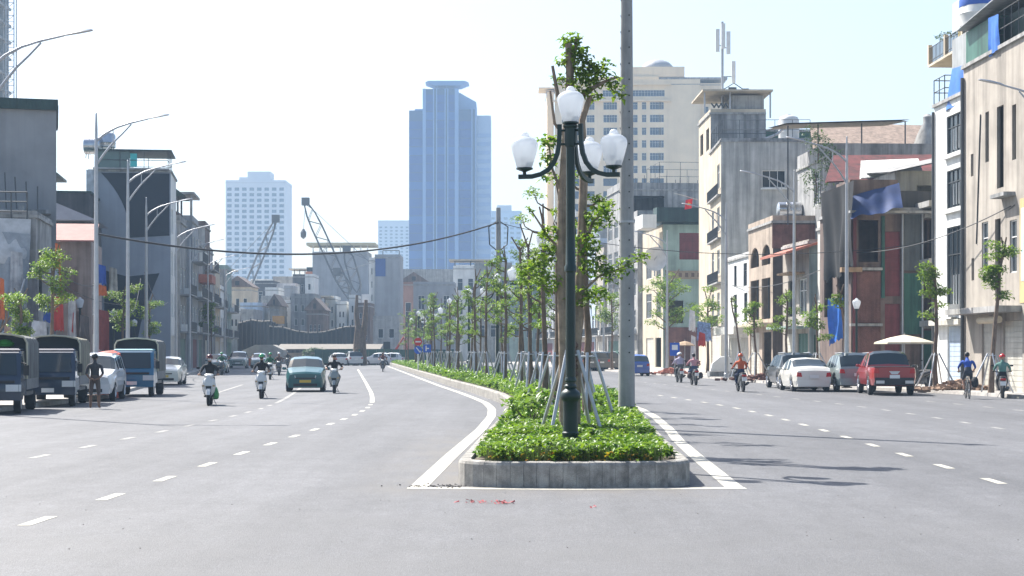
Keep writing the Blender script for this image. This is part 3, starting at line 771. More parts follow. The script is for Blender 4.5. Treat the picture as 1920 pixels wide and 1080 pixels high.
# ================================================================== vehicles and people
def paint(name, col, rough=.28): return M(name, col, rough, .04, 1.5, coat=.8, spec=.5)
def lerp_tab(tab, y): return float(np.interp(y, [p[0] for p in tab], [p[1] for p in tab]))

def make_car(name, label, cat, group, body, L, Wd, top, belt, wheels, rw, sill=.24, pill=(), plate=PLATE_W, tail=True, front_view=False, van=False, rails=False, bed=None):
    """y=0 rear bumper, y=L nose; top/belt are (y,z) tables"""
    t = thing(name, label, cat, (0, 0, 0), 0, group)
    ys = sorted(set([round(v, 3) for v in np.linspace(0, L, 26)] + [round(p[0], 3) for p in top] + [round(w + d * rw * 1.12, 3) for w in wheels for d in (-1, -.85, -.6, -.3, 0, .3, .6, .85, 1)]))
    ys = [y for y in ys if 0 <= y <= L]
    def hw(y):
        f = min(1, (y + .05) / .55, (L + .05 - y) / .75); return Wd / 2 * (.86 + .14 * math.sin(max(0, f) * math.pi / 2))
    rows = []
    for y in ys:
        tz, bz = lerp_tab(top, y), min(lerp_tab(belt, y), lerp_tab(top, y))
        w = hw(y); zs = sill + (.08 if y < .12 or y > L - .12 else 0)
        for wy in wheels:
            d = abs(y - wy); rr = rw * 1.12
            if d <= rr * 1.001: zs = max(zs, rw + math.sqrt(max(0, rr * rr - d * d)))
        h = bz - zs
        cab = tz - bz
        tum = cab * .24
        rows.append([(0, zs - .02), (w * .93, zs), (w, zs + h * .35), (w, zs + h * .72), (w * .965, bz), (w * .965 - tum - .01, bz + cab * .88 + .004), (w * .78 - tum, tz + .012), (0, tz + .03 + (.0 if cab < .1 else .02))])
    B, GW, GR, GS = MB(), MB(), MB(), MB()
    n = len(rows[0])
    for i in range(len(ys) - 1):
        y0, y1 = ys[i], ys[i + 1]
        c0, c1 = lerp_tab(top, y0) - lerp_tab(belt, y0), lerp_tab(top, y1) - lerp_tab(belt, y1)
        ym = (y0 + y1) / 2
        steep = abs(lerp_tab(top, y1) - lerp_tab(top, y0)) / max(1e-6, y1 - y0)
        for sg in (1, -1):
            for j in range(n - 1):
                q = [(sg * rows[i][j][0], y0, rows[i][j][1]), (sg * rows[i][j + 1][0], y0, rows[i][j + 1][1]), (sg * rows[i + 1][j + 1][0], y1, rows[i + 1][j + 1][1]), (sg * rows[i + 1][j][0], y1, rows[i + 1][j][1])]
                tgt = B
                inpill = any(a <= ym <= b for a, b in pill)
                if j == 4 and min(c0, c1) > .2 and not inpill and steep < .3: tgt = GS
                elif j in (5, 6) and steep > .32 and max(c0, c1) > .12 and ym < L * .84: tgt = GW if ym > L * .5 else GR
                elif j == 4 and steep >= .32 and min(c0, c1) > .12 and False: tgt = GS
                tgt.add(q, [(0, 1, 2, 3)])
    for k in (0, -1):
        r = rows[k]; y = ys[k]
        B.add([(x, y, z) for x, z in r] + [(-x, y, z) for x, z in r[::-1]], [tuple(range(2 * n))])
    B.build('body', body, t, 32)
    if GW.f: GW.build('windscreen', GLASSB, t, 30)
    if GR.f: GR.build('rear_window', GLASSB, t, 30)
    if GS.f: GS.build('side_window', GLASSB, t, 30)
    # window surrounds / bumpers / sills in black plastic
    br = MB(); w = hw(0)
    br.prism([(-w * .98, .0), (-w * .8, -.07), (w * .8, -.07), (w * .98, .0)], 2, sill + .06, sill + .34) if False else None
    zb = lerp_tab(belt, .02)
    MB().rings([[(x * w, yv, z) for x, yv in ((-1.0, .16), (-.96, .0), (-.75, -.06), (.75, -.06), (.96, 0), (1.0, .16))] for z in (sill + .02, sill + .08, sill + .26, sill + .32)], True).build('rear_bumper', body if not bed else BLACKP, t, 40)
    w2 = hw(L)
    MB().rings([[(x * w2, L + yv, z) for x, yv in ((1.0, -.2), (.97, 0), (.7, .07), (-.7, .07), (-.97, 0), (-1.0, -.2))] for z in (sill - .02, sill + .06, sill + .28, sill + .34)], True).build('front_bumper', body, t, 40)
    MB().box(-.55 * w2 / .8, .55 * w2 / .8, L + .05, L + .085, sill + .04, sill + .16).build('lower_grille', BLACKP, t)
    MB().box(-.42, .42, L - .02, L + .045, sill + .37, max(sill + .42, min(lerp_tab(belt, L), 1.1) - .04)).build('grille', BLACKP, t)
    tL = lerp_tab(top, L)
    for sg in (1, -1):
        MB().hexa([(sg * (w2 + .02), L - .2, tL - .19), (sg * (w2 - .34), L + .03, tL - .17), (sg * (w2 - .34), L - .1, tL - .17), (sg * (w2 + .02), L - .4, tL - .19),
                   (sg * (w2 + .02), L - .28, tL - .01), (sg * (w2 - .3), L + .02, tL - .05), (sg * (w2 - .3), L - .1, tL - .05), (sg * (w2 + .02), L - .48, tL - .01)]).build('headlamp', LENS, t)
        zt = zb - .05
        MB().hexa([(sg * (w - .22), -.025, zt - .18), (sg * (w + .015), -.005, zt - .17), (sg * (w + .025), .2, zt - .16), (sg * (w - .22), .1, zt - .18), (sg * (w - .18), -.02, zt), (sg * (w - .01), .0, zt + .02), (sg * w, .22, zt + .02), (sg * (w - .18), .1, zt)]).build('tail_lamp', RED, t)
        yy = [p[0] for p in top][-3] if len(top) > 3 else L * .7
        mb = MB(); zm = lerp_tab(belt, L * .62) + .08
        mb.ball((sg * (Wd / 2 + .1), L * .64, zm), .1, .06, .075, 8, 5).tube([(sg * (Wd / 2 - .06), L * .645, zm - .05), (sg * (Wd / 2 + .06), L * .64, zm - .02)], .025, 6)
        mb.build('wing_mirror', body, t, True)
        for wy in wheels:
            wx = sg * (Wd / 2 - .115)
            wh = MB().wheel((0, 0, 0), rw, .21).build('wheel', RUBBER, t, 35, (wx, wy, rw))
            rm = MB(); rm.disc((sg * .075, 0, 0), rw * .62, .04, 16, 0)
            for k in range(5):
                a = 2 * math.pi * k / 5; rm.tube([(sg * .1, 0, 0), (sg * .1, math.cos(a) * rw * .58, math.sin(a) * rw * .58)], .03, 5)
            rm.build('rim', CHROME, wh, 30)
    pz = .78 if zb > 1.0 else zb - .22
    if plate:
        MB().box(-.2, .2, -.105, -.065, pz - .07, pz + .07).build('rear_plate', PLATE_W if plate is True else plate, t)
        MB().box(-.24, .24, L + .08, L + .1, sill + .2, sill + .32).build('front_plate', PLATE_W if plate is True else plate, t)
    # underbody keeps daylight from showing through the arches
    MB().box(-Wd * .36, Wd * .36, .25, L - .25, sill - .04, sill + .3).build('underbody', BLACKP, t)
    if rails:
        for sg in (1, -1): MB().tube([(sg * Wd * .33, L * .12, lerp_tab(top, L * .2) + .05), (sg * Wd * .33, L * .5, lerp_tab(top, L * .5) + .06)], .02, 6).build('roof_rail', GALV, t)
    return t
SEDAN_T = [(0, .92), (.12, 1.02), (.62, 1.08), (.95, 1.2), (1.4, 1.42), (1.8, 1.48), (2.3, 1.475), (2.75, 1.38), (3.35, 1.02), (3.9, .93), (4.3, .82), (4.42, .74)]
SEDAN_B = [(0, .9), (.6, .99), (2, .95), (3.3, .94), (4.42, .6)]
HATCH_T = [(0, .92), (.06, 1.02), (.18, 1.12), (.5, 1.42), (.8, 1.51), (1.6, 1.54), (2.2, 1.44), (2.75, 1.08), (3.2, .98), (3.6, .86), (3.68, .78)]
HATCH_B = [(0, .94), (.5, .98), (2.6, .95), (3.68, .62)]
SUV_T = [(0, 1.02), (.05, 1.12), (.12, 1.22), (.42, 1.6), (.7, 1.7), (1.8, 1.72), (2.55, 1.62), (3.2, 1.16), (3.9, 1.04), (4.4, .96), (4.5, .88)]
SUV_B = [(0, 1.06), (.6, 1.1), (3.1, 1.04), (4.5, .72)]
PICK_T = [(0, 1.14), (1.62, 1.16), (1.64, 1.24), (1.78, 1.7), (2.05, 1.8), (3.0, 1.78), (3.3, 1.66), (3.95, 1.2), (4.7, 1.1), (5.15, .98), (5.28, .78)]
PICK_B = [(0, 1.14), (1.6, 1.14), (3.9, 1.12), (5.28, .78)]
def sedan(label, body, group=None, plate=PLATE_W): return make_car('parked_car' if 'parked' in label else 'car', label, 'car', group, body, 4.42, 1.72, SEDAN_T, SEDAN_B, (.9, 3.5), .31, .22, ((0, .98), (2.0, 2.12), (2.95, 5)), plate)
def hatch(label, body, group=None, plate=PLATE_W): return make_car('car', label, 'car', group, body, 3.68, 1.65, HATCH_T, HATCH_B, (.62, 3.0), .29, .22, ((0, .5), (1.5, 1.62), (2.45, 5)), plate)
def suv(label, body, group=None, plate=PLATE_W): return make_car('suv', label, 'suv', group, body, 4.5, 1.85, SUV_T, SUV_B, (.85, 3.6), .36, .3, ((0, .5), (1.05, 1.15), (2.05, 2.2), (2.9, 5)), plate, rails=True)
def put(t, x, y, heading=0): t.location = (x, y, 0); t.rotation_euler = (0, 0, R(heading)); return t     # origin = rear bumper; heading 0 = away from the camera
def put_front(t, x, y, L, heading=180):
    """place so that the NOSE is at (x,y), facing the camera"""
    a = R(heading); t.location = (x - L * -math.sin(a), y - L * math.cos(a), 0); t.rotation_euler = (0, 0, a); return t
# right-hand parked row
pk = make_car('pickup_truck', 'red double-cab pickup parked at the right kerb with its tailgate showing', 'pickup', 'vehicles parked along the right kerb', paint('red_paint', (.33, .02, .02)), 5.28, 1.86, PICK_T, PICK_B, (1.15, 4.25), .4, .42, ((0, 1.75), (2.55, 2.68), (3.5, 6)), PLATE_W, bed=True)
put(pk, 15.6, 69.6, -4)
MB().box(-.68, .68, -.015, .01, .72, 1.1).build('tailgate', paint('red_paint', None), pk)
MB().box(-.8, .8, .06, 1.56, 1.155, 1.185).build('bed_cover', BLACKP, pk)
MB().prism([(-.22, 1.0), (.22, 1.0), (.12, .88), (-.12, .88)], 1, -.03, -.016).build('tailgate_handle', CHROME, pk)
MB().box(-.75, -.42, -.12, -.06, .5, .62).box(.42, .75, -.12, -.06, .5, .62).build('chrome_step', CHROME, pk)
put(sedan('white sedan parked between the black and the silver cars', paint('pearl_white_paint', (.68, .66, .6)), 'vehicles parked along the right kerb'), 13.45, 76, 2)
put(suv('silver-green suv parked partly behind the red pickup', paint('silver_green_paint', (.2, .24, .24)), 'vehicles parked along the right kerb'), 15.35, 75.6, 0)
put(suv('black suv parked at the far left end of the right kerb row', paint('black_paint', (.02, .022, .026)), 'vehicles parked along the right kerb'), 13.75, 81.5, 2)
put(hatch('small blue hatchback driving away on the right carriageway', paint('blue_paint', (.035, .11, .4)), 'moving cars'), 9.2, 123, 6)
for k, (px, lab) in enumerate([(1108, 'left of three dark suvs parked in the distance right of the lamp post'), (1128, 'middle of three dark suvs parked in the distance right of the lamp post'), (1149, 'right of three dark suvs parked in the distance right of the lamp post')]):
    o = suv(lab, paint('dark_grey_paint', (.05, .055, .06)), 'distant parked suvs') if k == 0 else dup(o, (0, 0, 0), 0, lab)
    if k < 3: put(o, (px - 960) / 20.8, 153 + k * .6, 22)
# left-hand side
put_front(suv('white suv parked facing us between the dark truck and the blue truck', paint('white_paint', (.66, .67, .68)), 'vehicles parked along the left kerb'), -15.35, 61.6, 4.5, 186)
ob = MB(); ob.rings([[(-15.95 + x * s_, 66.5 + i * .28, z * q) for x, z in ((-.6, 0), (-.62, 1.3), (-.5, 1.72), (-.1, 1.82), (.3, 1.86), (.58, 1.74), (.66, 1.2), (.64, 0))] for i, (s_, q) in enumerate([(.85, .93), (1, .98), (.97, 1.0), (.9, .95)])])
tag(ob.build('tarpaulin_heap', M('orange_tarpaulin', (.42, .06, .03), .6, .25, 3), None, 40), 'orange-red tarpaulin covered heap showing above the roof of the white suv', 'tarpaulin')
put_front(sedan('pale sedan with yellow plate parked facing us right of the light blue truck', paint('cream_paint', (.55, .56, .5)), 'vehicles parked along the left kerb', PLATE_Y), -18.45, 90.5, 4.42, 186)
tx = put_front(hatch('dark teal taxi with yellow plate driving towards us between two scooters', paint('teal_paint', (.008, .095, .1)), 'moving cars', PLATE_Y), -9.2, 76, 3.68, 185.5)
tx.scale = (1.06, 1.05, 1.0)
far = [(406, 700, 'dark teal car far off on the left behind the first scooter rider', (.06, .13, .14), 0), (446, 691, 'grey-green car with pale roof far off by the left kerb', (.2, .26, .25), 1), (484, 690, 'pale car far off between two scooter riders', (.5, .55, .52), 0)]
for px, py, lab, c, k in far:
    s_ = (py - 657) / 1.85; o = (suv if k else hatch)(lab, paint('distant_paint_%s' % lab.split()[0].replace('-', '_'), c), 'distant cars'); put_front(o, (px - 960) / s_, FPX / s_, 4, 186)
for px, py, lab, k, hd in [(640, 688, 'white car stopped before the dark netting at the far road end', 0, 20), (668, 687, 'white suv stopped beside the brown trunk at the far road end', 1, 15), (735, 677, 'silver car half hidden by the green fence at the far bend', 0, 80), (757, 678, 'second silver car at the far bend beside the first island signs', 0, 80)]:
    Y = 206 if py > 680 else 214; x = (px - 960) / (FPX / Y)
    put((suv if k else hatch)(lab, paint('far_white_paint', (.6, .61, .62)), 'distant cars'), x, Y, hd)

# ---------- small trucks
def make_truck(label, cabcol, roofcol, canopy, group, canvas=True, L=5.2, Wt=1.72):
    """y=0 tail, y=L nose"""
    t = thing('small_truck', label, 'truck', (0, 0, 0), 0, group)
    cp = paint('truck_paint_%d' % int(cabcol[1] * 1000), cabcol, .4); w = Wt / 2
    y1 = L; y0 = L - 1.55
    prof = [(y0, .55), (y1 - .75, .55), (y1 - .6, .42), (y1 - .02, .42), (y1, .5), (y1 - .02, .95), (y1 - .1, 1.12), (y1 - .42, 1.78), (y1 - .55, 1.86), (y0, 1.88)]
    cb = MB(); rs = []
    for x, k in ((-w, .97), (-w + .06, 1), (w - .06, 1), (w, .97)):
        rs.append([(x * (1 if z < 1.15 else .95), y, .4 + (z - .4) * k) for y, z in prof])
    cb.rings(rs).build('cab', cp, t, 25)
    MB().rings([[(x, y, z) for x, y, z in ((-w * .93, y0 + .02, 1.87), (-w * .93, y1 - .5, 1.86), (-w * .85, y1 - .6, 1.91), (-w * .85, y0 + .02, 1.92))], [(x, y, z) for x, y, z in ((w * .93, y0 + .02, 1.87), (w * .93, y1 - .5, 1.86), (w * .85, y1 - .6, 1.91), (w * .85, y0 + .02, 1.92))]]).build('cab_roof', paint('truck_roof_%d' % int(roofcol[1] * 1000), roofcol), t)
    MB().hexa([(-w * .86, y1 - .1, 1.14), (w * .86, y1 - .1, 1.14), (w * .8, y1 - .405, 1.76), (-w * .8, y1 - .405, 1.76), (-w * .86, y1 - .08, 1.145), (w * .86, y1 - .08, 1.145), (w * .8, y1 - .385, 1.765), (-w * .8, y1 - .385, 1.765)]).build('windscreen', GLASSB, t)
    MB().box(-w * .8, w * .8, y1 - .005, y1 + .03, .9, .98).build('front_trim', BLACKP, t)
    for sg in (1, -1):
        MB().hexa([(sg * (w + .004), y0 + .3, 1.16), (sg * (w + .004), y1 - .26, 1.16), (sg * (w * .955), y1 - .5, 1.72), (sg * (w * .955), y0 + .3, 1.72), (sg * (w - .02), y0 + .3, 1.16), (sg * (w - .02), y1 - .26, 1.16), (sg * (w * .93), y1 - .5, 1.72), (sg * (w * .93), y0 + .3, 1.72)]).build('side_window', GLASSB, t)
        MB().box(*sorted((sg * (w - .42), sg * (w - .06))), y1 - .01, y1 + .04, .66, .86).build('headlamp', LENS, t)
        MB().box(*sorted((sg * (w - .05), sg * (w + .005))), y1 - .12, y1 + .03, .66, .86).build('indicator', LENS, t)
        mm = MB().box(*sorted((sg * (w + .06), sg * (w + .22))), y1 - .2, y1 - .12, 1.12, 1.42); mm.tube([(sg * w * .98, y1 - .25, 1.5), (sg * (w + .14), y1 - .16, 1.45)], .02, 5); mm.build('wing_mirror', BLACKP, t)
        for wy in (.95, L - .72):
            wh = MB().wheel((0, 0, 0), .31, .2 if wy > 2 else .28).build('wheel', RUBBER, t, 35, (sg * (w - .16), wy, .31))
            MB().disc((sg * .07, 0, 0), .19, .06, 14, 0).build('rim', GALV, wh)
        MB().box(*sorted((sg * (w - .12), sg * (w - .02))), 1.5, L - 1.75, .5, .62).build('side_guard', STEELD, t)
    MB().box(-w, w, y1 - .08, y1 + .045, .4, .6).build('front_bumper', cp if canvas else BLACKP, t)
    MB().box(-.2, .2, y1 + .045, y1 + .06, .48, .62).build('front_plate', PLATE_W, t)
    MB().box(-.35, .35, .2, L - .4, .42, .58).build('chassis', STEELD, t)
    bm = MB(); bm.box(-w, w, 0, y0 - .06, .68, .76)
    for sg in (1, -1): bm.box(*sorted((sg * (w - .03), sg * w)), 0, y0 - .06, .76, 1.12)
    bm.box(-w + .03, w - .03, 0, .03, .76, 1.12).box(-w + .03, w - .03, y0 - .09, y0 - .06, .76, 1.2)
    bm.build('cargo_bed', M('truck_bed_grey', (.16, .17, .18), .6, .2, 3), t)
    zt = 2.32
    if canvas:
        cv = MB(); rs = []
        yl = y0 - .03
        pr = [(-w - .01, 1.0), (-w - .01, 2.08), (-w + .08, 2.24), (-w * .5, zt), (0, zt + .03), (w * .5, zt), (w - .08, 2.24), (w + .01, 2.08), (w + .01, 1.0)]
        ny = 9
        cv.sheet([[(x * (1 + .012 * math.sin(yl * k / (ny - 1) * 9)), yl * k / (ny - 1), z - .03 * abs(math.sin(math.pi * 4 * k / (ny - 1))) * (z > 2)) for x, z in pr] for k in range(ny)])
        cv.build('canvas_cover', canopy, t, 40)
        # front hoop and rolled front flap: open arch above the cab
        hp = MB(); hp.tube([(x, yl + .01, z) for x, z in pr], .035, 6); hp.build('canopy_hoop', M('canopy_edge', (.5, .46, .34), .8, .1), t, True)
        MB().add([(x * .96, yl - .35, z - .02) for x, z in pr], [tuple(range(len(pr)))]).build('dark_interior_sheet', M('canopy_inside_shade', (.05, .055, .06), .9, .1), t)  # dark sheet set back in the arch, standing in for the shaded canopy interior
    return t
C1 = M('dirty_canvas', (.12, .125, .12), .9, .3, 1.5, bump=.3, streak=.3); C2 = M('olive_canvas', (.16, .15, .11), .9, .3, 1.5, bump=.3, streak=.3)
t1 = make_truck('dark blue small truck with grey canvas cover cut by the left picture edge', (.005, .018, .045), (.006, .02, .05), C1, 'vehicles parked along the left kerb', True, 5.2)
put_front(t1, -15.05, 49.2, 5.2, 190)
bt = MB().lathe([(.0, .0), (.25, .02), (.3, .1), (.2, .2), (.05, .24)], 8).build('green_bundle', M('green_plastic', (.06, .3, .05), .5, .2, 5), None, True, (-15.2, 51.2, 1.95)); tag(bt, 'green plastic bundle on the roof of the nearest dark truck', 'bundle')
t2 = make_truck('dark blue truck with pale roofed canvas cover behind the standing man', (.0055, .02, .05), (.0065, .022, .055), C2, 'vehicles parked along the left kerb', True, 5.4, 1.74)
put_front(t2, -15.15, 55.7, 5.4, 189)
t3 = make_truck('light blue small truck with open dark canopy parked facing us', (.008, .12, .23), (.16, .38, .46), C1, 'vehicles parked along the left kerb', True, 4.9, 1.7)
put_front(t3, -15.1, 67.8, 4.9, 186)

# ---------- people: one continuous skinned body each
SKIN = M('skin', (.36, .2, .13), .55, .05, 8)
SKIN_D = M('tanned_skin', (.2, .11, .07), .6, .05, 8)
HAIR = M('black_hair', (.012, .011, .012), .5, .1, 20)
def cloth(name, c): return M('cloth_' + name, c, .85, .12, 9, bump=.15)
def body_mesh(name, J, bones, radii, hands, head, gender=1):
    """J joints dict; bones list (a,b,matidx); hands [(wrist,dir,curlaxis)]"""
    me = bpy.data.meshes.new(name + '_skel'); keys = list(J)
    ix = {k: i for i, k in enumerate(keys)}
    me.from_pydata([J[k] for k in keys], [(ix[a], ix[b]) for a, b, m in bones], [])
    o = bpy.data.objects.new(name + '_skel', me); COL.objects.link(o)
    md = o.modifiers.new('s', 'SKIN'); md.use_smooth_shade = True
    if not me.skin_vertices:
        bpy.context.view_layer.objects.active = o
    for k in keys:
        sv = me.skin_vertices[0].data[ix[k]]; r = radii[k]; sv.radius = r if isinstance(r, tuple) else (r, r); sv.use_root = (k == 'pelvis')
    md2 = o.modifiers.new('u', 'SUBSURF'); md2.levels = 1; md2.render_levels = 1
    dg = bpy.context.evaluated_depsgraph_get(); dg.update()
    out = bpy.data.meshes.new_from_object(o.evaluated_get(dg)); out.name = name
    bpy.data.objects.remove(o); bpy.data.meshes.remove(me)
    # colour regions by nearest bone
    segs = [(np.array(J[a], float), np.array(J[b], float), m, (radii[a] if not isinstance(radii[a], tuple) else radii[a][0])) for a, b, m in bones]
    V = np.array([v.co for v in out.vertices]); fv = [list(p.vertices) for p in out.polygons]
    cen = np.array([V[f].mean(0) for f in fv])
    best = np.full(len(cen), 1e9); mat = np.zeros(len(cen), int)
    for a, b, m, r in segs:
        ab = b - a; tt = np.clip(((cen - a) @ ab) / max(ab @ ab, 1e-9), 0, 1); d = np.linalg.norm(cen - a - tt[:, None] * ab, axis=1) - r * .6
        k = d < best; best[k] = d[k]; mat[k] = m
    # hands, nose, eyes joined to the body surface
    mb = MB(); mb.v = [tuple(v) for v in V]; mb.f = [tuple(f) for f in fv]; mb.m = list(mat)
    for (w, d, n_) in hands:
        w, d, n_ = Vector(w), Vector(d).normalized(), Vector(n_).normalized(); s_ = d.cross(n_).normalized()
        mb.cm = 2
        for q, (off, ln) in enumerate([(-.03, .07), (-.01, .085), (.012, .08), (.032, .062)]):
            b = w + d * .085 + s_ * off; mb.tube([b - d * .04, b + d * ln * .35 + n_ * .004, b + d * ln * .6 + n_ * .03, b + d * ln * .5 + n_ * .055], [.012, .0105, .0095, .007], 5)
        b = w + d * .03 - s_ * .035; mb.tube([b, b - s_ * .025 + d * .03 + n_ * .015, b - s_ * .015 + d * .05 + n_ * .04], [.013, .011, .008], 5)
    hc, hf = Vector(head[0]), Vector(head[1]).normalized(); hu = Vector((0, 0, 1)); hs = hf.cross(hu).normalized()
    mb.cm = 2
    mb.tube([hc + hf * .085 + hu * .015, hc + hf * .112 - hu * .02, hc + hf * .09 - hu * .03], [.01, .016, .01], 5)
    for sg in (1, -1): mb.ball(tuple(hc + hs * sg * .09 - hu * .01), .012, .025, .035, 6, 4)
    mb.cm = 3
    for sg in (1, -1): mb.ball(tuple(hc + hf * .088 + hs * sg * .033 + hu * .01), .014, .012, .008, 6, 4)
    mb.box(*[0] * 6) if False else None
    q = hc + hf * .092 - hu * .055; mb.ball(tuple(q), .024, .01, .006, 6, 4)
    me = mb.mesh(name, [SKIN, SKIN, SKIN, HAIR, SKIN], False)
    me.polygons.foreach_set('use_smooth', [True] * len(me.polygons))
    return me
BONES = [('pelvis', 'belly', 1), ('belly', 'chest', 0), ('chest', 'neckb', 0), ('neckb', 'neck', 2), ('neck', 'jaw', 2), ('jaw', 'head', 2), ('head', 'crown', 2)]
for s_ in 'lr':
    BONES += [('chest', s_ + 'sho', 0), (s_ + 'sho', s_ + 'elb', 0), (s_ + 'elb', s_ + 'wri', 5), (s_ + 'wri', s_ + 'hand', 2), ('pelvis', s_ + 'hip', 1), (s_ + 'hip', s_ + 'kne', 1), (s_ + 'kne', s_ + 'ank', 1), (s_ + 'ank', s_ + 'toe', 4)]
RAD = dict(pelvis=(.15, .12), belly=(.14, .1), chest=(.15, .115), neckb=.075, neck=.055, jaw=.066, head=.092, crown=.06, sho=.068, elb=.044, wri=.029, hand=.035, hip=.092, kne=.062, ank=.042, toe=.036)
def pose_mesh(name, P, faceup=0, sleeves=0, shorts=False):
    J = {}; rad = {}
    for k, v in P.items():
        if k in ('sho', 'elb', 'wri', 'hand', 'hip', 'kne', 'ank', 'toe'):
            J['r' + k] = v; J['l' + k] = (-v[0], v[1], v[2])
        else: J[k] = v
    for k in J: rad[k] = RAD[k] if k in RAD else RAD[k[1:]]
    b = [(a, c, (m if m != 5 else (0 if sleeves else 2))) for a, c, m in BONES]
    if shorts: b = [(a, c, 2 if a[1:] == 'kne' else m) for a, c, m in b]
    hands = []
    for s_ in 'lr':
        w, h = Vector(J[s_ + 'wri']), Vector(J[s_ + 'hand']); d = h - w
        nn = Vector((0, .2, -1)) if P.get('curl') is None else Vector(P['curl'])
        if abs(d.normalized().dot(nn.normalized())) > .9: nn = Vector((0, 1, 0))
        hands.append((w, d, nn))
    return body_mesh(name, J, b, rad, hands, (J['head'], (0, 1, faceup)))
RIDER = dict(pelvis=(0, -.12, .84), belly=(0, -.1, 1.0), chest=(0, -.04, 1.24), neckb=(0, -.01, 1.4), neck=(0, .01, 1.46), jaw=(0, .04, 1.52), head=(0, .03, 1.6), crown=(0, .02, 1.67),
             sho=(.19, -.03, 1.33), elb=(.3, .14, 1.12), wri=(.31, .38, 1.06), hand=(.31, .46, 1.06), hip=(.1, -.08, .82), kne=(.16, .36, .74), ank=(.13, .3, .36), toe=(.14, .46, .31))
RIDER2 = dict(RIDER, kne=(.24, .34, .72), elb=(.36, .12, 1.1), chest=(0, .0, 1.22), head=(0, .08, 1.58), jaw=(0, .09, 1.5), neck=(0, .05, 1.45), neckb=(0, .03, 1.39), crown=(0, .07, 1.65))
PILLION = dict(RIDER, elb=(.24, .1, 1.1), wri=(.16, .3, 1.05), hand=(.12, .36, 1.05), kne=(.2, .3, .76), ank=(.2, .2, .4), toe=(.21, .34, .37))
CYCL = dict(pelvis=(0, -.22, 1.0), belly=(0, -.18, 1.12), chest=(0, -.02, 1.36), neckb=(0, .06, 1.5), neck=(0, .09, 1.55), jaw=(0, .14, 1.59), head=(0, .14, 1.67), crown=(0, .12, 1.74),
            sho=(.2, .0, 1.43), elb=(.32, .16, 1.2), wri=(.27, .4, 1.08), hand=(.27, .47, 1.06), hip=(.1, -.2, .97), kne=(.15, .12, .76), ank=(.11, .0, .38), toe=(.12, .12, .33))
STAND = dict(pelvis=(0, 0, .93), belly=(0, 0, 1.08), chest=(0, .0, 1.3), neckb=(0, 0, 1.45), neck=(0, 0, 1.5), jaw=(0, .03, 1.56), head=(0, .02, 1.64), crown=(0, .01, 1.71),
             sho=(.19, 0, 1.38), elb=(.26, -.05, 1.12), wri=(.14, -.16, .96), hand=(.06, -.18, .95), hip=(.095, 0, .9), kne=(.12, .01, .5), ank=(.13, -.02, .09), toe=(.15, .12, .045))
BM = {'rider': pose_mesh('seated_rider_body', RIDER, 0, 1), 'short': pose_mesh('short_sleeved_rider_body', RIDER2, 0, 0), 'pillion': pose_mesh('pillion_body', PILLION, 0, 1),
      'cyclist': pose_mesh('cyclist_body', CYCL, 0, 0, True), 'stand': pose_mesh('standing_body', STAND, 0, 0, True)}
HEADC = {'rider': RIDER['head'], 'short': RIDER2['head'], 'pillion': PILLION['head'], 'cyclist': CYCL['head'], 'stand': STAND['head']}
SHOE = M('dark_shoe', (.03, .028, .026), .6, .1)
def person(label, pose, loc, rot, shirt, trousers, head='helmet', hcol=None, skin=SKIN, group=None, mask=None, shoe=SHOE):
    t = thing('person', label, 'person', loc, rot, group)
    o = link('body', BM[pose], t)
    for i, m in enumerate((shirt, trousers, skin, HAIR, shoe)):
        o.material_slots[i].link = 'OBJECT'; o.material_slots[i].material = m
    h = HEADC[pose]
    if head == 'helmet':
        hm = MB(); rs = []
        for f in range(7):
            a = math.pi / 2 * f / 6; z = .13 * math.sin(a) + .0; r = math.cos(a)
            rs.append([(h[0] + .118 * r * math.cos(2 * math.pi * k / 14), h[1] + .135 * r * math.sin(2 * math.pi * k / 14), h[2] + .0 + z) for k in range(14)])
        hm.rings(rs[:-1]); hm.add([(h[0] - .1, h[1] + .09, h[2] + .025), (h[0] + .1, h[1] + .09, h[2] + .025), (h[0] + .06, h[1] + .19, h[2] + .01), (h[0] - .06, h[1] + .19, h[2] + .01)], [(0, 1, 2, 3)])
        hm.build('helmet', hcol or BLACKP, t, 50)
    elif head == 'cap':
        MB().ball((h[0], h[1], h[2] + .04), .1, .112, .085, 12, 7).add([(h[0] - .08, h[1] + .07, h[2] + .06), (h[0] + .08, h[1] + .07, h[2] + .06), (h[0] + .06, h[1] + .19, h[2] + .045), (h[0] - .06, h[1] + .19, h[2] + .045)], [(0, 1, 2, 3)]).build('cap', hcol or BLACKP, t, True)
        MB().ball((h[0], h[1] - .04, h[2] - .0), .094, .075, .09, 10, 6).build('hair', HAIR, t, True)
    else:
        MB().ball((h[0], h[1] - .025, h[2] + .028), .099, .1, .095, 12, 7).build('hair', HAIR, t, True)
    if mask: MB().ball((h[0], h[1] + .055, h[2] - .05), .062, .05, .045, 10, 6).build('face_mask', mask, t, True)
    return t
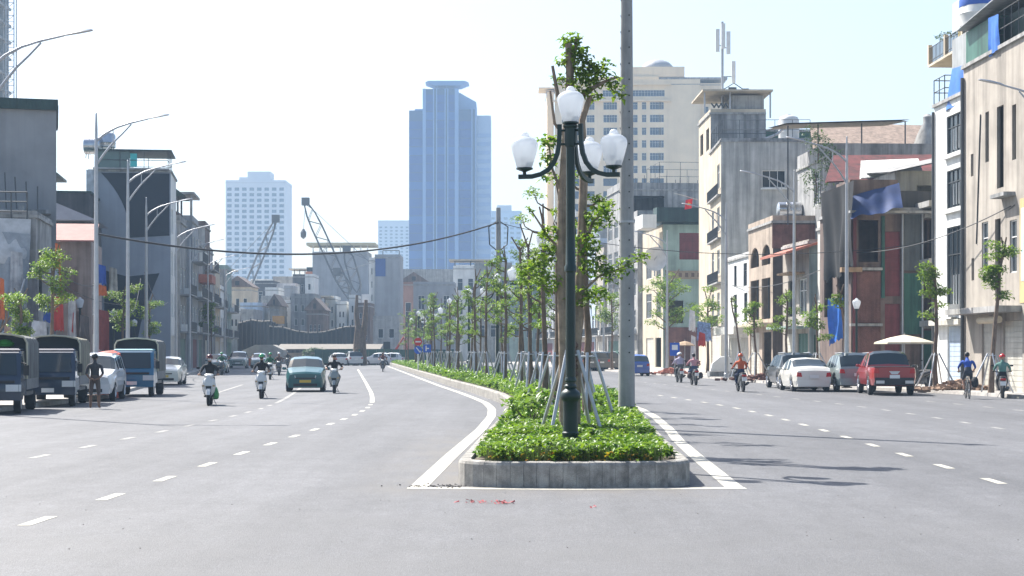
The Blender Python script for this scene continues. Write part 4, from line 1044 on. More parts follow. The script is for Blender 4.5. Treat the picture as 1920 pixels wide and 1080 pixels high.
# ---------- scooters
def ring(y, z, hx, hz, n=12, p=2.5, dy=0):
    out = []
    for k in range(n):
        a = 2 * math.pi * k / n; c, s_ = math.cos(a), math.sin(a)
        x = hx * math.copysign(abs(c) ** (2 / p), c); v = hz * math.copysign(abs(s_) ** (2 / p), s_)
        out.append((x, y + dy * v, z + v))
    return out
def scooter(label, col, group='scooters and motorbikes', name='motor_scooter', dark=None):
    t = thing(name, label, 'scooter', (0, 0, 0), 0, group)
    bp = M('scooter_%s' % label.split()[0] + '%d' % int(col[0] * 999), col, .3, .05, 3, coat=.6)
    for wy, nm in ((.62, 'front_wheel'), (-.62, 'rear_wheel')):
        wh = MB().wheel((0, 0, 0), .27, .1, 18).build(nm, RUBBER, t, 35, (0, wy, .27)); MB().disc((0, 0, 0), .165, .06, 12, 0).build('rim', STEELD, wh)
    MB().rings([ring(-.9, .74, .05, .05), ring(-.8, .74, .12, .09), ring(-.5, .68, .155, .14), ring(-.2, .6, .15, .16), ring(.05, .42, .13, .1)]).build('rear_body', bp, t, 40)
    MB().rings([ring(-.85, .82, .09, .03), ring(-.6, .82, .14, .045), ring(-.1, .79, .12, .05), ring(.02, .77, .08, .03)]).build('seat', BLACKP, t, 40)
    MB().box(-.15, .15, .0, .42, .29, .36).build('floorboard', dark or BLACKP, t)
    # leg shield: wide shell leaning back, from above the wheel to the handlebar
    MB().rings([ring(.42, .38, .12, .05, dy=0), ring(.43, .5, .2, .09), ring(.44, .66, .235, .12), ring(.42, .84, .2, .12), ring(.36, .96, .12, .07)] ).build('leg_shield', bp, t, 40)
    MB().rings([[(x * w_, y, z) for x in (-1, 1)] + [(x * w_ * .6, y + .12, z) for x in (1, -1)] for w_, y, z in ((.08, .44, .36), (.19, .46, .52), (.24, .47, .68), (.2, .45, .86), (.09, .41, .97))]).build('front_panel', bp, t, 40)
    fd = MB(); rs = []
    for k in range(7):
        a = R(20 + 23 * k); rs.append([(x, .62 + .3 * math.cos(a) * q, .27 + .3 * math.sin(a) * q) for x, q in ((-.07, .95), (-.05, 1.03), (.05, 1.03), (.07, .95))])
    fd.rings(rs).build('front_mudguard', bp, t, 40)
    MB().tube([(-.06, .62, .27), (-.06, .5, .62)], .022, 6).tube([(.06, .62, .27), (.06, .5, .62)], .022, 6).build('fork', STEELD, t)
    MB().rings([ring(.28, 1.0, .08, .05), ring(.36, 1.0, .17, .08), ring(.46, .99, .14, .075), ring(.52, .98, .06, .04)]).build('handlebar_cowl', bp, t, 40)
    MB().tube([(-.36, .34, 1.03), (-.2, .38, 1.01), (.2, .38, 1.01), (.36, .34, 1.03)], .018, 6).build('handlebar', BLACKP, t)
    MB().hexa([(-.05, .57, .44), (.05, .57, .44), (.05, .5, .44), (-.05, .5, .44), (-.1, .615, .66), (.1, .615, .66), (.1, .5, .66), (-.1, .5, .66)]).build('front_vent', BLACKP, t)
    MB().rings([ring(.49, .99, .11, .05), ring(.535, .985, .09, .038)]).build('headlight', LENS, t, 30)
    for sg in (1, -1):
        MB().tube([(sg * .24, .36, 1.02), (sg * .34, .36, 1.22)], .008, 5).ball((sg * .36, .36, 1.26), .065, .02, .045, 8, 5).build('mirror', BLACKP, t, True)
        MB().box(*sorted((sg * .13, sg * .21)), .575, .59, .64, .69).build('indicator', M('clear_indicator', (.45, .3, .15), .3, 0), t)
    MB().box(-.1, .1, -.92, -.88, .7, .78).build('tail_lamp', RED, t)
    MB().box(-.11, .11, -.93, -.9, .5, .66).build('rear_plate', PLATE_W, t)
    MB().tube([(.15, .1, .3), (.17, -.4, .33), (.18, -.85, .42)], [.03, .05, .06], 8).build('exhaust', STEELD, t, True)
    MB().box(-.09, .09, -.62, -.1, .26, .5).build('engine', STEELD, t)
    MB().tube([(-.05, -.3, .3), (-.2, -.25, .02)], .012, 5).build('stand', STEELD, t)
    return t
def ride(x, y, heading, sc, riders):
    """heading: degrees, 180 = towards the camera"""
    sc.location = (x, y, 0); sc.rotation_euler = (0, 0, R(heading)); a = R(heading)
    for k, kw in enumerate(riders):
        off = kw.pop('off', -.0); dz = kw.pop('dz', 0)
        person(loc=(x - off * math.sin(a), y + off * math.cos(a), dz), rot=a, **kw)
BLK = cloth('black', (.014, .014, .017)); NAVY = cloth('navy', (.02, .03, .07)); GRY = cloth('grey', (.12, .12, .12)); GRN = cloth('green', (.02, .12, .06)); WHT = cloth('white', (.55, .55, .55))
KHK = cloth('khaki', (.2, .16, .1)); ORG = cloth('orange', (.5, .1, .03)); PNK = cloth('pink', (.5, .25, .27)); BLU = cloth('royal_blue', (.02, .07, .33)); JEAN = cloth('denim', (.05, .08, .15)); SHRT = cloth('dark_shorts', (.04, .045, .06)); TEAL = cloth('grey_green', (.09, .2, .17)); LIL = cloth('lilac', (.4, .36, .46))
WHELM = M('white_helmet', (.65, .65, .65), .25, 0); RHELM = M('red_helmet', (.5, .03, .03), .25, 0); GHELM = M('green_helmet', (.03, .25, .1), .25, 0); MASK = M('face_mask_cloth', (.6, .62, .66), .8, 0)
sA = scooter('white scooter ridden towards us with a green bag hung at its side', (.6, .6, .58))
ride(-10.2, 57.6, 186, sA, [dict(label='person in black jacket and dark helmet riding the white scooter with the green bag', pose='rider', shirt=BLK, trousers=BLK, head='helmet', hcol=M('dark_red_helmet', (.08, .015, .02), .25, 0), mask=MASK)])
bg_ = MB().rings([[(.3 + .1 * s_ * math.cos(k), .02 + .2 * s_ * math.sin(k), .62 - .42 * f) for k in np.linspace(0, 5.7, 9)] for f, s_ in ((0, .35), (.2, .8), (.6, 1.25), (.9, 1.1), (1, .6))]).build('carrier_bag', M('green_bag', (.04, .25, .06), .45, .2, 5), None, 50)
bg_.location = (-10.2, 57.6, 0); bg_.rotation_euler = (0, 0, R(186)); bg_.location = (-10.2 + .5, 57.6, 0)
tag(bg_, 'green plastic bag hanging beside the leg of the black-jacketed rider', 'bag')
sB = scooter('white scooter with black front ridden towards us left of the teal taxi', (.58, .58, .56))
ride(-9.65, 65.8, 185, sB, [dict(label='person in dark hooded top riding the white scooter left of the teal taxi', pose='rider', shirt=BLK, trousers=NAVY, head='helmet', hcol=GHELM, mask=M('dark_mask', (.05, .06, .06), .8, 0))])
sC = scooter('grey scooter ridden towards us right of the teal taxi', (.22, .25, .25))
ride(-7.7, 74, 184, sC, [dict(label='person in black t-shirt and cap riding the grey scooter right of the taxi', pose='short', shirt=BLK, trousers=GRY, head='cap', skin=SKIN)])
sD = scooter('dark motor scooter coming towards us behind the taxi at mid distance', (.05, .05, .055))
ride(-17.2, 126, 185, sD, [dict(label='person in brown top riding the dark scooter behind the taxi', pose='rider', shirt=cloth('brown', (.12, .06, .04)), trousers=BLK, head='helmet', hcol=WHELM)])
sE = dup(sD, (0, 0, 0), 0, 'dark scooter farthest away on the left beside the taxi roof')
ride(-23.4, 178, 185, sE, [dict(label='person in black on the farthest scooter beside the taxi roof', pose='rider', shirt=BLK, trousers=BLK, head='helmet')])
sF = dup(sD, (0, 0, 0), 0, 'dark scooter coming round the far bend beside the island')
ride(-11.2, 148, 184, sF, [dict(label='person in brown shirt on the scooter beside the far island kerb', pose='short', shirt=cloth('maroon', (.15, .05, .04)), trousers=BLK, head='cap')])
sG = dup(sD, (0, 0, 0), 0, 'scooter of the green-jacketed rider behind the first white scooter')
ride(-21.6, 127, 186, sG, [dict(label='person in green jacket riding behind the first white scooter', pose='rider', shirt=GRN, trousers=BLK, head='helmet', hcol=GHELM)])
sH = dup(sB, (0, 0, 0), 0, 'pale scooter close behind the dark-hooded rider'); 
ride(-15.3, 108, 186, sH, [dict(label='person in green and white jacket close behind the dark-hooded rider', pose='rider', shirt=GRN, trousers=BLK, head='helmet', hcol=GHELM)])
# right-hand carriageway, seen from behind
sI = dup(sD, (0, 0, 0), 0, 'dark scooter with two riders in checked shirts driving away on the right')
ride(9.65, 98.5, 4, sI, [dict(label='person in pale checked shirt driving the far right-hand scooter', pose='rider', shirt=LIL, trousers=BLK, head='helmet', hcol=WHELM, off=.1), dict(label='person in lilac shirt sitting behind the driver of the far right-hand scooter', pose='pillion', shirt=LIL, trousers=GRY, head='helmet', hcol=WHELM, off=-.3, dz=.03)])
sJ = dup(sD, (0, 0, 0), 0, 'black motor scooter driving away left of the cyclist in orange')
ride(9.7, 91, 4, sJ, [dict(label='person with long hair in pink shirt riding away on the black scooter', pose='short', shirt=PNK, trousers=JEAN, head='cap', hcol=HAIR)])
for sg in (1, -1):
    b = MB().rings([[(sg * (.3 + .12 * s_ * math.cos(k)), -.35 + .2 * s_ * math.sin(k), .36 + .34 * f) for k in np.linspace(0, 5.7, 8)] for f, s_ in ((0, .6), (.25, 1.1), (.7, 1), (1, .4))]).build('pannier_bag', cloth('pannier', (.07, .05, .05)), None, 50); b.location = (9.7, 91, 0); b.rotation_euler = (0, 0, R(4))
    tag(b, 'dark %s pannier bag on the black scooter of the pink-shirted rider' % ('right' if sg > 0 else 'left'), 'bag')
sK = dup(sD, (0, 0, 0), 0, 'narrow dark motorbike of the rider in orange on the right carriageway')
ride(10.25, 76.5, 3, sK, [dict(label='person in orange jacket and orange helmet riding away on the narrow motorbike', pose='rider', shirt=ORG, trousers=NAVY, head='helmet', hcol=M('orange_helmet', (.5, .09, .03), .3, 0))])
sL = scooter('black scooter stopped at the far right kerb by the green fence', (.03, .03, .033))
ride(19.05, 66.3, -14, sL, [dict(label='person in grey-green shirt and red helmet on the black scooter at the right kerb', pose='rider', shirt=TEAL, trousers=BLK, head='helmet', hcol=RHELM)])
# cyclist
t = thing('bicycle', 'thin dark bicycle ridden by the man in the blue shirt', 'bicycle', (17.4, 65.2, 0), R(-8))
for wy, nm in ((.5, 'front_wheel'), (-.5, 'rear_wheel')):
    m = MB(); m.tube([(0, .32 * math.cos(a), .32 * math.sin(a)) for a in np.linspace(0, 2 * math.pi, 25)], .022, 6, False); wh = m.build(nm, RUBBER, t, True, (0, wy, .34))
    sp = MB()
    for k in range(10): sp.tube([(0, 0, 0), (0, .31 * math.cos(k * .628), .31 * math.sin(k * .628))], .004, 3)
    sp.disc((0, 0, 0), .035, .07, 8, 0).build('spokes', GALV, wh)
fr = MB()
for a, b in (((0, -.5, .34), (0, -.05, .3)), ((0, -.05, .3), (0, -.22, .86)), ((0, -.5, .34), (0, -.2, .76)), ((0, -.2, .76), (0, .38, .82)), ((0, -.05, .3), (0, .38, .74)), ((0, .36, .98), (0, .5, .34))): fr.tube([a, b], .018, 6)
fr.build('frame', STEELD, t)
MB().tube([(-.28, .36, 1.03), (-.1, .42, 1.03), (.1, .42, 1.03), (.28, .36, 1.03)], .014, 6).build('handlebar', STEELD, t)
MB().rings([ring(-.36, .9, .1, .03), ring(-.2, .9, .08, .03), ring(-.04, .9, .02, .02)]).build('saddle', BLACKP, t, 40)
MB().box(-.08, .08, -.8, -.35, .7, .72).build('rear_rack', STEELD, t)
MB().tube([(-.16, 0, .14), (-.06, 0, .3), (.06, 0, .3), (.16, 0, .42)], .014, 5).build('crank', STEELD, t)
person('person in royal blue shirt and shorts pedalling the bicycle away', 'cyclist', (17.4, 65.2, 0), R(-8), BLU, SHRT, 'hair', skin=SKIN)
b = MB().rings([[(.2 + .13 * s_ * math.cos(k), -.6 + .2 * s_ * math.sin(k), .45 + .4 * f) for k in np.linspace(0, 5.7, 8)] for f, s_ in ((0, .6), (.3, 1.1), (.8, .9), (1, .5))]).build('pannier_bag', cloth('black_bag', (.02, .02, .022)), None, 50); b.location = (17.4, 65.2, 0); b.rotation_euler = (0, 0, R(-8)); tag(b, 'black bag hung on the bicycle behind the blue shirt', 'bag')
person('person in dark t-shirt and shorts standing with hands behind the back by the truck', 'stand', (-13.2, 54.0, 0), R(8), cloth('charcoal', (.05, .048, .052)), cloth('dark_brown_shorts', (.1, .075, .065)), 'hair', skin=SKIN_D)
# ================================================================== buildings
def wall_holes(mb, o, u, v, nrm, a, b, holes, depth):
    """wall a x b in the plane o + u*s + v*t with recessed openings; nrm points outwards"""
    o, u, v, nrm = Vector(o), Vector(u), Vector(v), Vector(nrm)
    us = sorted(set([0, a] + [min(max(h[0], 0), a) for h in holes] + [min(max(h[1], 0), a) for h in holes]))
    vs = sorted(set([0, b] + [min(max(h[2], 0), b) for h in holes] + [min(max(h[3], 0), b) for h in holes]))
    P = lambda s, t, d=0: tuple(o + u * s + v * t - nrm * d)
    for i in range(len(us) - 1):
        for j in range(len(vs) - 1):
            cs, ct = (us[i] + us[i + 1]) / 2, (vs[j] + vs[j + 1]) / 2
            if any(h[0] < cs < h[1] and h[2] < ct < h[3] for h in holes): continue
            mb.add([P(us[i], vs[j]), P(us[i + 1], vs[j]), P(us[i + 1], vs[j + 1]), P(us[i], vs[j + 1])], [(0, 1, 2, 3)])
    for h in holes:
        c = [(h[0], h[2]), (h[1], h[2]), (h[1], h[3]), (h[0], h[3])]
        for k in range(4):
            s0, t0 = c[k]; s1, t1 = c[(k + 1) % 4]
            mb.add([P(s0, t0), P(s1, t1), P(s1, t1, depth), P(s0, t0, depth)], [(0, 1, 2, 3)])
_wc = {}
def window(parent, o, u, v, nrm, h, depth, kind, fm, gm):
    """one window as a part with its pane as sub-part; meshes shared between alike windows"""
    o, u, v, nrm = Vector(o), Vector(u), Vector(v), Vector(nrm)
    w, t = h[1] - h[0], h[3] - h[2]
    loc = o + u * h[0] + v * h[2]
    key = (kind, round(w, 2), round(t, 2), tuple(round(q, 3) for q in (*u, *nrm)), fm.name, gm.name)
    if key not in _wc:
        def bx(mb, u0, u1, v0, v1, d0, d1):
            c = []
            for d in (d0, d1):
                for a_, b_ in ((u0, v0), (u1, v0), (u1, v1), (u0, v1)): c.append(tuple(u * a_ + v * b_ - nrm * d))
            mb.hexa(c)
        f, p = MB(), MB(); d = depth
        e = .055 if w > .5 else .03
        if kind == 'p': bx(p, 0, w, 0, t, d - .04, d)
        elif kind == 's':
            n = max(3, int(t / .22))
            for k in range(n): bx(f, 0, w, t * k / n, t * (k + .93) / n, d - .05 + .0, d)
            bx(f, 0, w, 0, t, d - .015, d + .01)
        elif kind == 'd':
            bx(p, 0, w, 0, t, d - .03, d); bx(f, 0, .07, 0, t, d - .07, d - .032); bx(f, w - .07, w, 0, t, d - .07, d - .032); bx(f, .07, w - .07, t - .07, t, d - .07, d - .032)
        else:
            bx(f, 0, e, 0, t, d - .08, d - .002); bx(f, w - e, w, 0, t, d - .08, d - .002); bx(f, e, w - e, 0, e, d - .08, d - .002); bx(f, e, w - e, t - e, t, d - .08, d - .002)
            n = max(1, round(w / .75))
            for k in range(1, n): bx(f, w * k / n - e * .4, w * k / n + e * .4, e, t - e, d - .075, d - .003)
            if t > 1.6: bx(f, e, w - e, t * .68 - e * .4, t * .68 + e * .4, d - .07, d - .004)
            bx(p, e * .5, w - e * .5, e * .5, t - e * .5, d - .03, d - .012)
            if kind == 'b':
                for k in range(1, int(w / .16)): bx(f, .16 * k, .16 * k + .02, e, t - e, .02, .04)
                for k in range(1, 4): bx(f, e, w - e, t * k / 4, t * k / 4 + .025, .041, .06)
        _wc[key] = (f.mesh('window', fm) if f.f else None, p.mesh('pane', gm) if p.f else None)
    fme, pme = _wc[key]
    nm = {'s': 'roller_shutter', 'd': 'door'}.get(kind, 'window')
    if fme is None: return link(nm, pme, parent, loc)
    wo = link(nm, fme, parent, loc)
    if pme: link('pane' if nm == 'window' else 'door_leaf', pme, wo)
    return wo

class House:
    """root at the street corner nearest the camera: local x runs away from the street, y along it"""
    def __init__(s, name, label, P, Wd, D, H, side, wall, F=(), S=(), rot=5.7, cat='house', group=None, slab=None, parapet=.5, depth=.14, fm=None, gm=None, z=.1, sidewall=None, roof=True):
        s.t = thing(name, label, cat, (P[0], P[1], z), R(rot), group)
        s.sx, s.W, s.D, s.H = side, Wd, D, H
        fm = fm or FRAME_W; gm = gm or GLASS
        fm_, X = MB(), side
        hF = [h for h in F]; hS = [h for h in S]
        of, uf, nf = (0, 0, 0), (0, 1, 0), (-X, 0, 0)
        wall_holes(fm_, of, uf, (0, 0, 1), nf, Wd, H, hF, depth)
        fm_.add([(X * D, 0, 0), (X * D, Wd, 0), (X * D, Wd, H), (X * D, 0, H)], [(0, 1, 2, 3)])
        fm_.add([(0, Wd, 0), (X * D, Wd, 0), (X * D, Wd, H), (0, Wd, H)], [(0, 1, 2, 3)])
        sm = fm_ if sidewall is None else MB()
        wall_holes(sm, (0, 0, 0), (X, 0, 0), (0, 0, 1), (0, -1, 0), D, H, hS, depth)
        fm_.build('wall', wall, s.t)
        if sidewall is not None: sm.build('side_wall', sidewall, s.t)
        for h in hF:
            if h[4] != 'v': window(s.t, of, uf, (0, 0, 1), nf, h, depth, h[4], h[5] if len(h) > 5 else fm, h[6] if len(h) > 6 else gm)
        for h in hS:
            if h[4] != 'v': window(s.t, (0, 0, 0), (X, 0, 0), (0, 0, 1), (0, -1, 0), h, depth, h[4], h[5] if len(h) > 5 else fm, h[6] if len(h) > 6 else gm)
        if roof:
            r = MB(); a, b = sorted((-X * .12, X * (D + .02)))
            r.box(a, b, -.08, Wd + .02, H, H + .16)
            r.build('roof_slab', slab or CONC, s.t)
            if parapet:
                p = MB()
                for (x0, x1, y0, y1) in ((-.02, .1, 0, Wd), (.1, D, 0, .1), (.1, D, Wd - .1, Wd), (D - .1, D, .1, Wd - .1)):
                    x0, x1 = sorted((X * x0, X * x1)); p.box(x0, x1, y0, y1, H + .16, H + .16 + parapet)
                p.build('parapet', slab or wall, s.t)
    def box(s, name, x0, x1, y0, y1, z0, z1, mat, parent=None):
        x0, x1 = sorted((s.sx * x0, s.sx * x1)); return MB().box(x0, x1, y0, y1, z0, z1).build(name, mat, parent or s.t)
    def mb(s, name, mb, mat, smooth=False, parent=None): return mb.build(name, mat, parent or s.t, smooth)
    def bands(s, name, zs, mat, out=.12, h=.14, y0=0, y1=None):
        for z in zs: s.box(name, -out, -.004, y0 + .01, (y1 or s.W) - .01, z, z + h, mat)
    def tubes(s, name, segs, r, mat, n=6):
        m = MB()
        for a, b in segs: m.tube([(s.sx * a[0], a[1], a[2]), (s.sx * b[0], b[1], b[2])], r, n)
        return m.build(name, mat, s.t)
    def balcony(s, y0, y1, z, out=.9, rail=True, mat=None, solid=None):
        s.box('balcony_slab', -out, -.004, y0, y1, z, z + .12, mat or CONC)
        if solid: s.box('balcony_wall', -out, -out + .08, y0, y1, z + .12, z + 1.0, solid); return
        seg = [((-out + .04, y0, z + 1.0), (-out + .04, y1, z + 1.0)), ((-out + .04, y0, z + .3), (-out + .04, y1, z + .3))]
        n = max(2, int((y1 - y0) / .25))
        for k in range(n + 1): seg.append(((-out + .04, y0 + (y1 - y0) * k / n, z + .1), (-out + .04, y0 + (y1 - y0) * k / n, z + 1.0)))
        s.tubes('balcony_railing', seg, .022, STEELD, 4)
    def world(s, x, y, z):
        return s.t.matrix_basis @ Vector((s.sx * x, y, z))
def tank(label, p, r=.55, h=1.5, lying=False, band=None, mat=None):
    t = thing('water_tank', label, 'water tank', p)
    m = mat or M('stainless_tank', (.5, .51, .53), .25, .08, 3, metal=.85)
    if lying:
        MB().rings([[(h / 2 * a, r * q * math.cos(k), r + .35 + r * q * math.sin(k)) for k in np.linspace(0, 5.9, 16)] for a, q in ((-1.05, .3), (-1, .75), (-.9, 1), (-.3, 1), (-.28, 1.03), (-.25, 1), (.25, 1), (.28, 1.03), (.3, 1), (.9, 1), (1, .75), (1.05, .3))]).build('barrel', m, t, 40)
    else:
        MB().lathe([(r * .9, .35), (r, .42), (r, .35 + h * .3), (r * 1.03, .35 + h * .33), (r, .35 + h * .36), (r, .35 + h * .8), (r * .85, .35 + h * .92), (r * .4, .35 + h), (r * .2, .37 + h), (r * .2, .43 + h), (.02, .44 + h)], 20).build('barrel', m, t, 40)
        if band: MB().lathe([(r * 1.012, .35 + h * .5), (r * 1.02, .35 + h * .52), (r * 1.02, .35 + h * .68), (r * 1.012, .35 + h * .7)], 20, cap=False).build('blue_band', band, t, 40)
    lg = MB()
    for sx in (-1, 1):
        for sy in (-1, 1): lg.tube([(sx * r * .7, sy * r * .6, 0), (sx * r * .62, sy * r * .55, .4)], .03, 5)
    lg.build('stand', STEELD, t)
def rail_roof(s, name, x0, x1, y0, y1, z0, h, step=1.2):
    seg = []
    for (ax, ay), (bx, by) in (((x0, y0), (x1, y0)), ((x0, y1), (x1, y1)), ((x0, y0), (x0, y1))):
        L = max(abs(bx - ax), abs(by - ay)); n = max(1, int(L / step))
        for k in range(n + 1): q = (ax + (bx - ax) * k / n, ay + (by - ay) * k / n); seg.append(((q[0], q[1], z0), (q[0], q[1], z0 + h)))
        seg += [((ax, ay, z0 + h), (bx, by, z0 + h)), ((ax, ay, z0 + h * .5), (bx, by, z0 + h * .5))]
    return s.tubes(name, seg, .025, STEELD, 4)
def drape(name, label, cat, grid, mat, group=None, folds=9, amp=.1, seed=1, nx=26, ny=18, rag=.0):
    """a hanging cloth: grid = four corners tl,tr,br,bl"""
    tl, tr, br, bl = [Vector(q) for q in grid]
    n = (tr - tl).cross(bl - tl).normalized(); rr = random.Random(seed); ph = [rr.uniform(0, 6) for _ in range(4)]
    rows = []
    for j in range(ny + 1):
        f = j / ny; row = []
        for i in range(nx + 1):
            u = i / nx; p = tl.lerp(tr, u).lerp(bl.lerp(br, u), f)
            a = amp * (.25 + f) * (math.sin(u * folds + ph[0] + f * 1.5) + .5 * math.sin(u * folds * 2.3 + ph[1]) + .4 * math.sin(f * 6 + u * 3 + ph[2]))
            p = p + n * a
            if j == ny and rag: p.z += rr.uniform(-rag, rag)
            row.append(tuple(p))
        rows.append(row)
    return tag(MB().sheet(rows).build(name, mat, None, True), label, cat, group)
# ---- materials
WHITEW = M('white_render', (.66, .66, .64), .8, .12, .7, streak=.12); BEIGE = M('beige_render', (.33, .295, .255), .85, .2, .6, streak=.25, bump=.15)
CREAM = M('cream_render', (.5, .43, .33), .85, .14, .5, streak=.15); GREYP = M('grey_painted_wall', (.3, .31, .33), .85, .12, .5, streak=.12); BRICKR = M('raw_brick_red', (.17, .08, .065), .9, .3, 1.2, bump=.4, streak=.25, fine=.2)
BROWNW = M('stained_brown_wall', (.14, .1, .085), .9, .3, .9, streak=.35, bump=.2); DARKW = M('dark_grey_wall', (.055, .055, .06), .9, .3, .8, streak=.3); TURQ = M('turquoise_render', (.25, .33, .3), .85, .2, .6, streak=.25); YELW = M('yellow_render', (.5, .4, .2), .85, .2, .6, streak=.2)  # DARKW: near-black grey with noise and streaks
BLUETARP = M('blue_tarpaulin', (.008, .032, .13), .75, .2, 2); BLUETARP2 = M('bright_blue_tarpaulin', (.03, .14, .5), .45, .2, 2); GREENTIN = corrug('green_corrugated_sheet', (.04, .12, .09), 90, 0); GREENTIN_D = corrug('dark_green_tin', (.02, .05, .045), 90, 0)
GREYTIN = corrug('grey_corrugated_sheet', (.3, .31, .31), 90, 0); REDTIN = corrug('red_corrugated_roof', (.13, .02, .02), 90, 0, .85, .4); PINKTILE = M('faded_red_tile', (.36, .13, .09), .8, .2, 3); NET = M('black_shade_netting', (.012, .013, .016), .95, .25, 2); PLYW = M('weathered_wood', (.3, .2, .12), .85, .3, 2, streak=.2)
REDDOOR = M('dark_red_shutter', (.14, .025, .03), .6, .2, 2, streak=.2); SHUT = M('pale_roller_shutter', (.5, .48, .42), .55, .15, 1.5, streak=.12); LBLUE = M('pale_blue_render', (.42, .5, .6), .85, .12, .8, streak=.15)

# ================================================================== RIGHT-HAND ROW
# beige house with tall narrow windows at the right picture edge
h = House('row_house', 'beige half demolished house with tall narrow windows at the right edge', (21.0, 69.2), 9.0, 9, 14.6, 1, BEIGE, rot=2,
  F=[(.9, 3.4, .0, 3.0, 's', SHUT, SHUT), (4.3, 6.3, .0, 3.0, 's', SHUT, SHUT), (1.6, 2.5, 5.0, 7.2, 'g'), (3.7, 4.45, 3.9, 7.4, 'v'), (5.4, 6.3, 5.2, 7.4, 'g'), (1.7, 2.2, 9.7, 12.0, 'v'), (3.3, 4.2, 8.7, 12.2, 'v'), (5.3, 5.8, 10.0, 12.2, 'v'), (7.4, 7.8, 4.9, 5.9, 'v'), (7.5, 7.9, 9.6, 10.6, 'v')], parapet=0)
h.box('broken_ledge', -1.0, -.003, 1.0, 8.6, 3.35, 3.6, CONC); h.box('ledge_stub', -.5, -.003, 1.8, 3.6, 8.2, 8.36, CONC_D)
h.tubes('awning_roll', [((-.5, 2.4, 3.05), (-.5, 5.0, 3.05))], .16, M('cream_awning', (.6, .52, .38), .8, .1), 10)
h.box('yellow_patch', -.02, -.003, .02, 1.2, 3.7, 8.0, YELW); h.box('pale_blue_patch', -.03, -.004, .02, 1.0, 4.6, 7.6, LBLUE)
h.tubes('downpipe', [((-.1, 8.85, .2), (-.1, 8.85, 14.2))], .09, STEELD, 8)
h.tubes('cracked_conduit', [((-.03, 7.0, 6.5), (-.03, 6.4, 12.2))], .03, STEELD, 5)
# green tin rooms on top, blue tarp, railing
h.box('tin_room', .1, 5, 4.9, 8.95, 14.78, 16.3, GREENTIN); h.box('tin_room', .6, 5, .2, 4.9, 14.78, 16.2, GREENTIN_D)
m = MB(); m.add([(-.35, -.2, 16.95), (-.35, 9.0, 16.35), (5.2, 9.0, 16.7), (5.2, -.2, 17.3), (-.35, -.2, 17.0), (-.35, 9.0, 16.4), (5.2, 9.0, 16.75), (5.2, -.2, 17.35)], [(0, 1, 2, 3), (4, 5, 6, 7), (0, 1, 5, 4), (1, 2, 6, 5), (2, 3, 7, 6), (3, 0, 4, 7)]); h.mb('tin_roof', m, GREYTIN)
rail_roof(h, 'terrace_railing', -.05, .6, .3, 4.9, 14.7, 1.5, .8)
drape('hanging_tarp', 'blue tarpaulin hanging from the green tin room above the beige house', 'tarpaulin', (h.world(-.12, 5.0, 16.2), h.world(-.12, 3.6, 16.1), h.world(-.12, 3.6, 14.6), h.world(-.12, 5.0, 14.5)), BLUETARP2, None, 6, .05, 2, 12, 10)
# yellow balcony building behind
h = House('apartment_house', 'yellowish upper storeys with planted balcony behind the green tin room', (24.2, 82.5), 9, 9, 21.0, 1, YELW, rot=2, cat='house',
  F=[(.6, 2.6, 18.2, 20.6, 'g'), (3.4, 5.4, 18.2, 20.6, 'g'), (6.2, 8.2, 18.2, 20.6, 'g')], S=[(1, 3, 18.4, 20.4, 'g')], parapet=.6)
h.balcony(0, 9, 16.9, 1.6, mat=CREAM); h.box('balcony_slab', -1.6, -.005, -.2, 9, 20.8, 21.0, CREAM); h.box('blue_panel', -1.62, -1.55, -.1, 4.5, 17.9, 19.4, LBLUE)
for k in (0, 3, 6, 9): h.box('balcony_post', -1.6, -1.4, k - .1, k + .1, 17.02, 18.1, CREAM)
lf = crown_mesh([((-1.2, 7.6, 18.3), .5), ((-1.2, 6.2, 18.2), .4)], LEAF_D, .16, .09, 300); pl = link('potted_plants', lf); pl.parent = None; pl.matrix_basis = h.t.matrix_basis; tag(pl, 'green potted plants on the high yellow balcony', 'plant')
# white narrow house
h = House('row_house', 'narrow bright white rendered house with barred dark windows', (20.95, 78.3), 5.3, 10, 13.6, 1, WHITEW, rot=3,
  F=[(.35, 3.2, .05, 2.9, 's', LBLUE, LBLUE), (.5, 3.3, 3.5, 7.6, 'g', FRAME_D), (.5, 3.3, 8.5, 10.3, 'g', FRAME_D), (.5, 3.3, 11.1, 12.9, 'g', FRAME_D)], S=[], parapet=0, fm=FRAME_D)
for z in (3.25, 8.25, 10.85): h.box('window_sill', -.18, -.003, .35, 3.45, z, z + .12, WHITEW)
for z0, z1 in ((3.6, 5.3), (8.6, 9.6), (11.2, 12.2)): h.tubes('window_bars', [((-.03, y, z0), (-.03, y, z1)) for y in (.9, 1.3, 1.7, 2.1)], .03, FRAME_W, 4)
h.box('shutter_box', -.4, -.003, .3, 4.9, 2.95, 3.2, SHUT); h.box('air_conditioner', -.6, -.02, 1.2, 2.1, 3.3, 3.9, FRAME_W)
h.box('grey_shutter_room', .3, 5, .3, 3.4, 13.78, 16.6, GREYTIN)
h.tubes('downpipe', [((-.08, 5.2, .2), (-.08, 5.2, 13.4))], .07, STEELD, 6); rail_roof(h, 'roof_railing', .0, 3, 3.6, 5.3, 13.76, 1.2, .8)
drape('hanging_tarp', 'blue tarpaulin over the grey shutter on the white house', 'tarpaulin', (h.world(.22, 3.2, 15.2), h.world(.22, .5, 15.0), h.world(.15, .5, 13.3), h.world(-.06, 3.4, 13.2)), BLUETARP2, None, 6, .05, 3, 12, 10)
tank('round white water tank with blue band on top of the white house', h.world(1.2, 2.0, 16.6), .95, 1.9, False, M('blue_band', (.03, .1, .4), .5, 0), M('white_tank', (.6, .6, .58), .5, .1, 2))
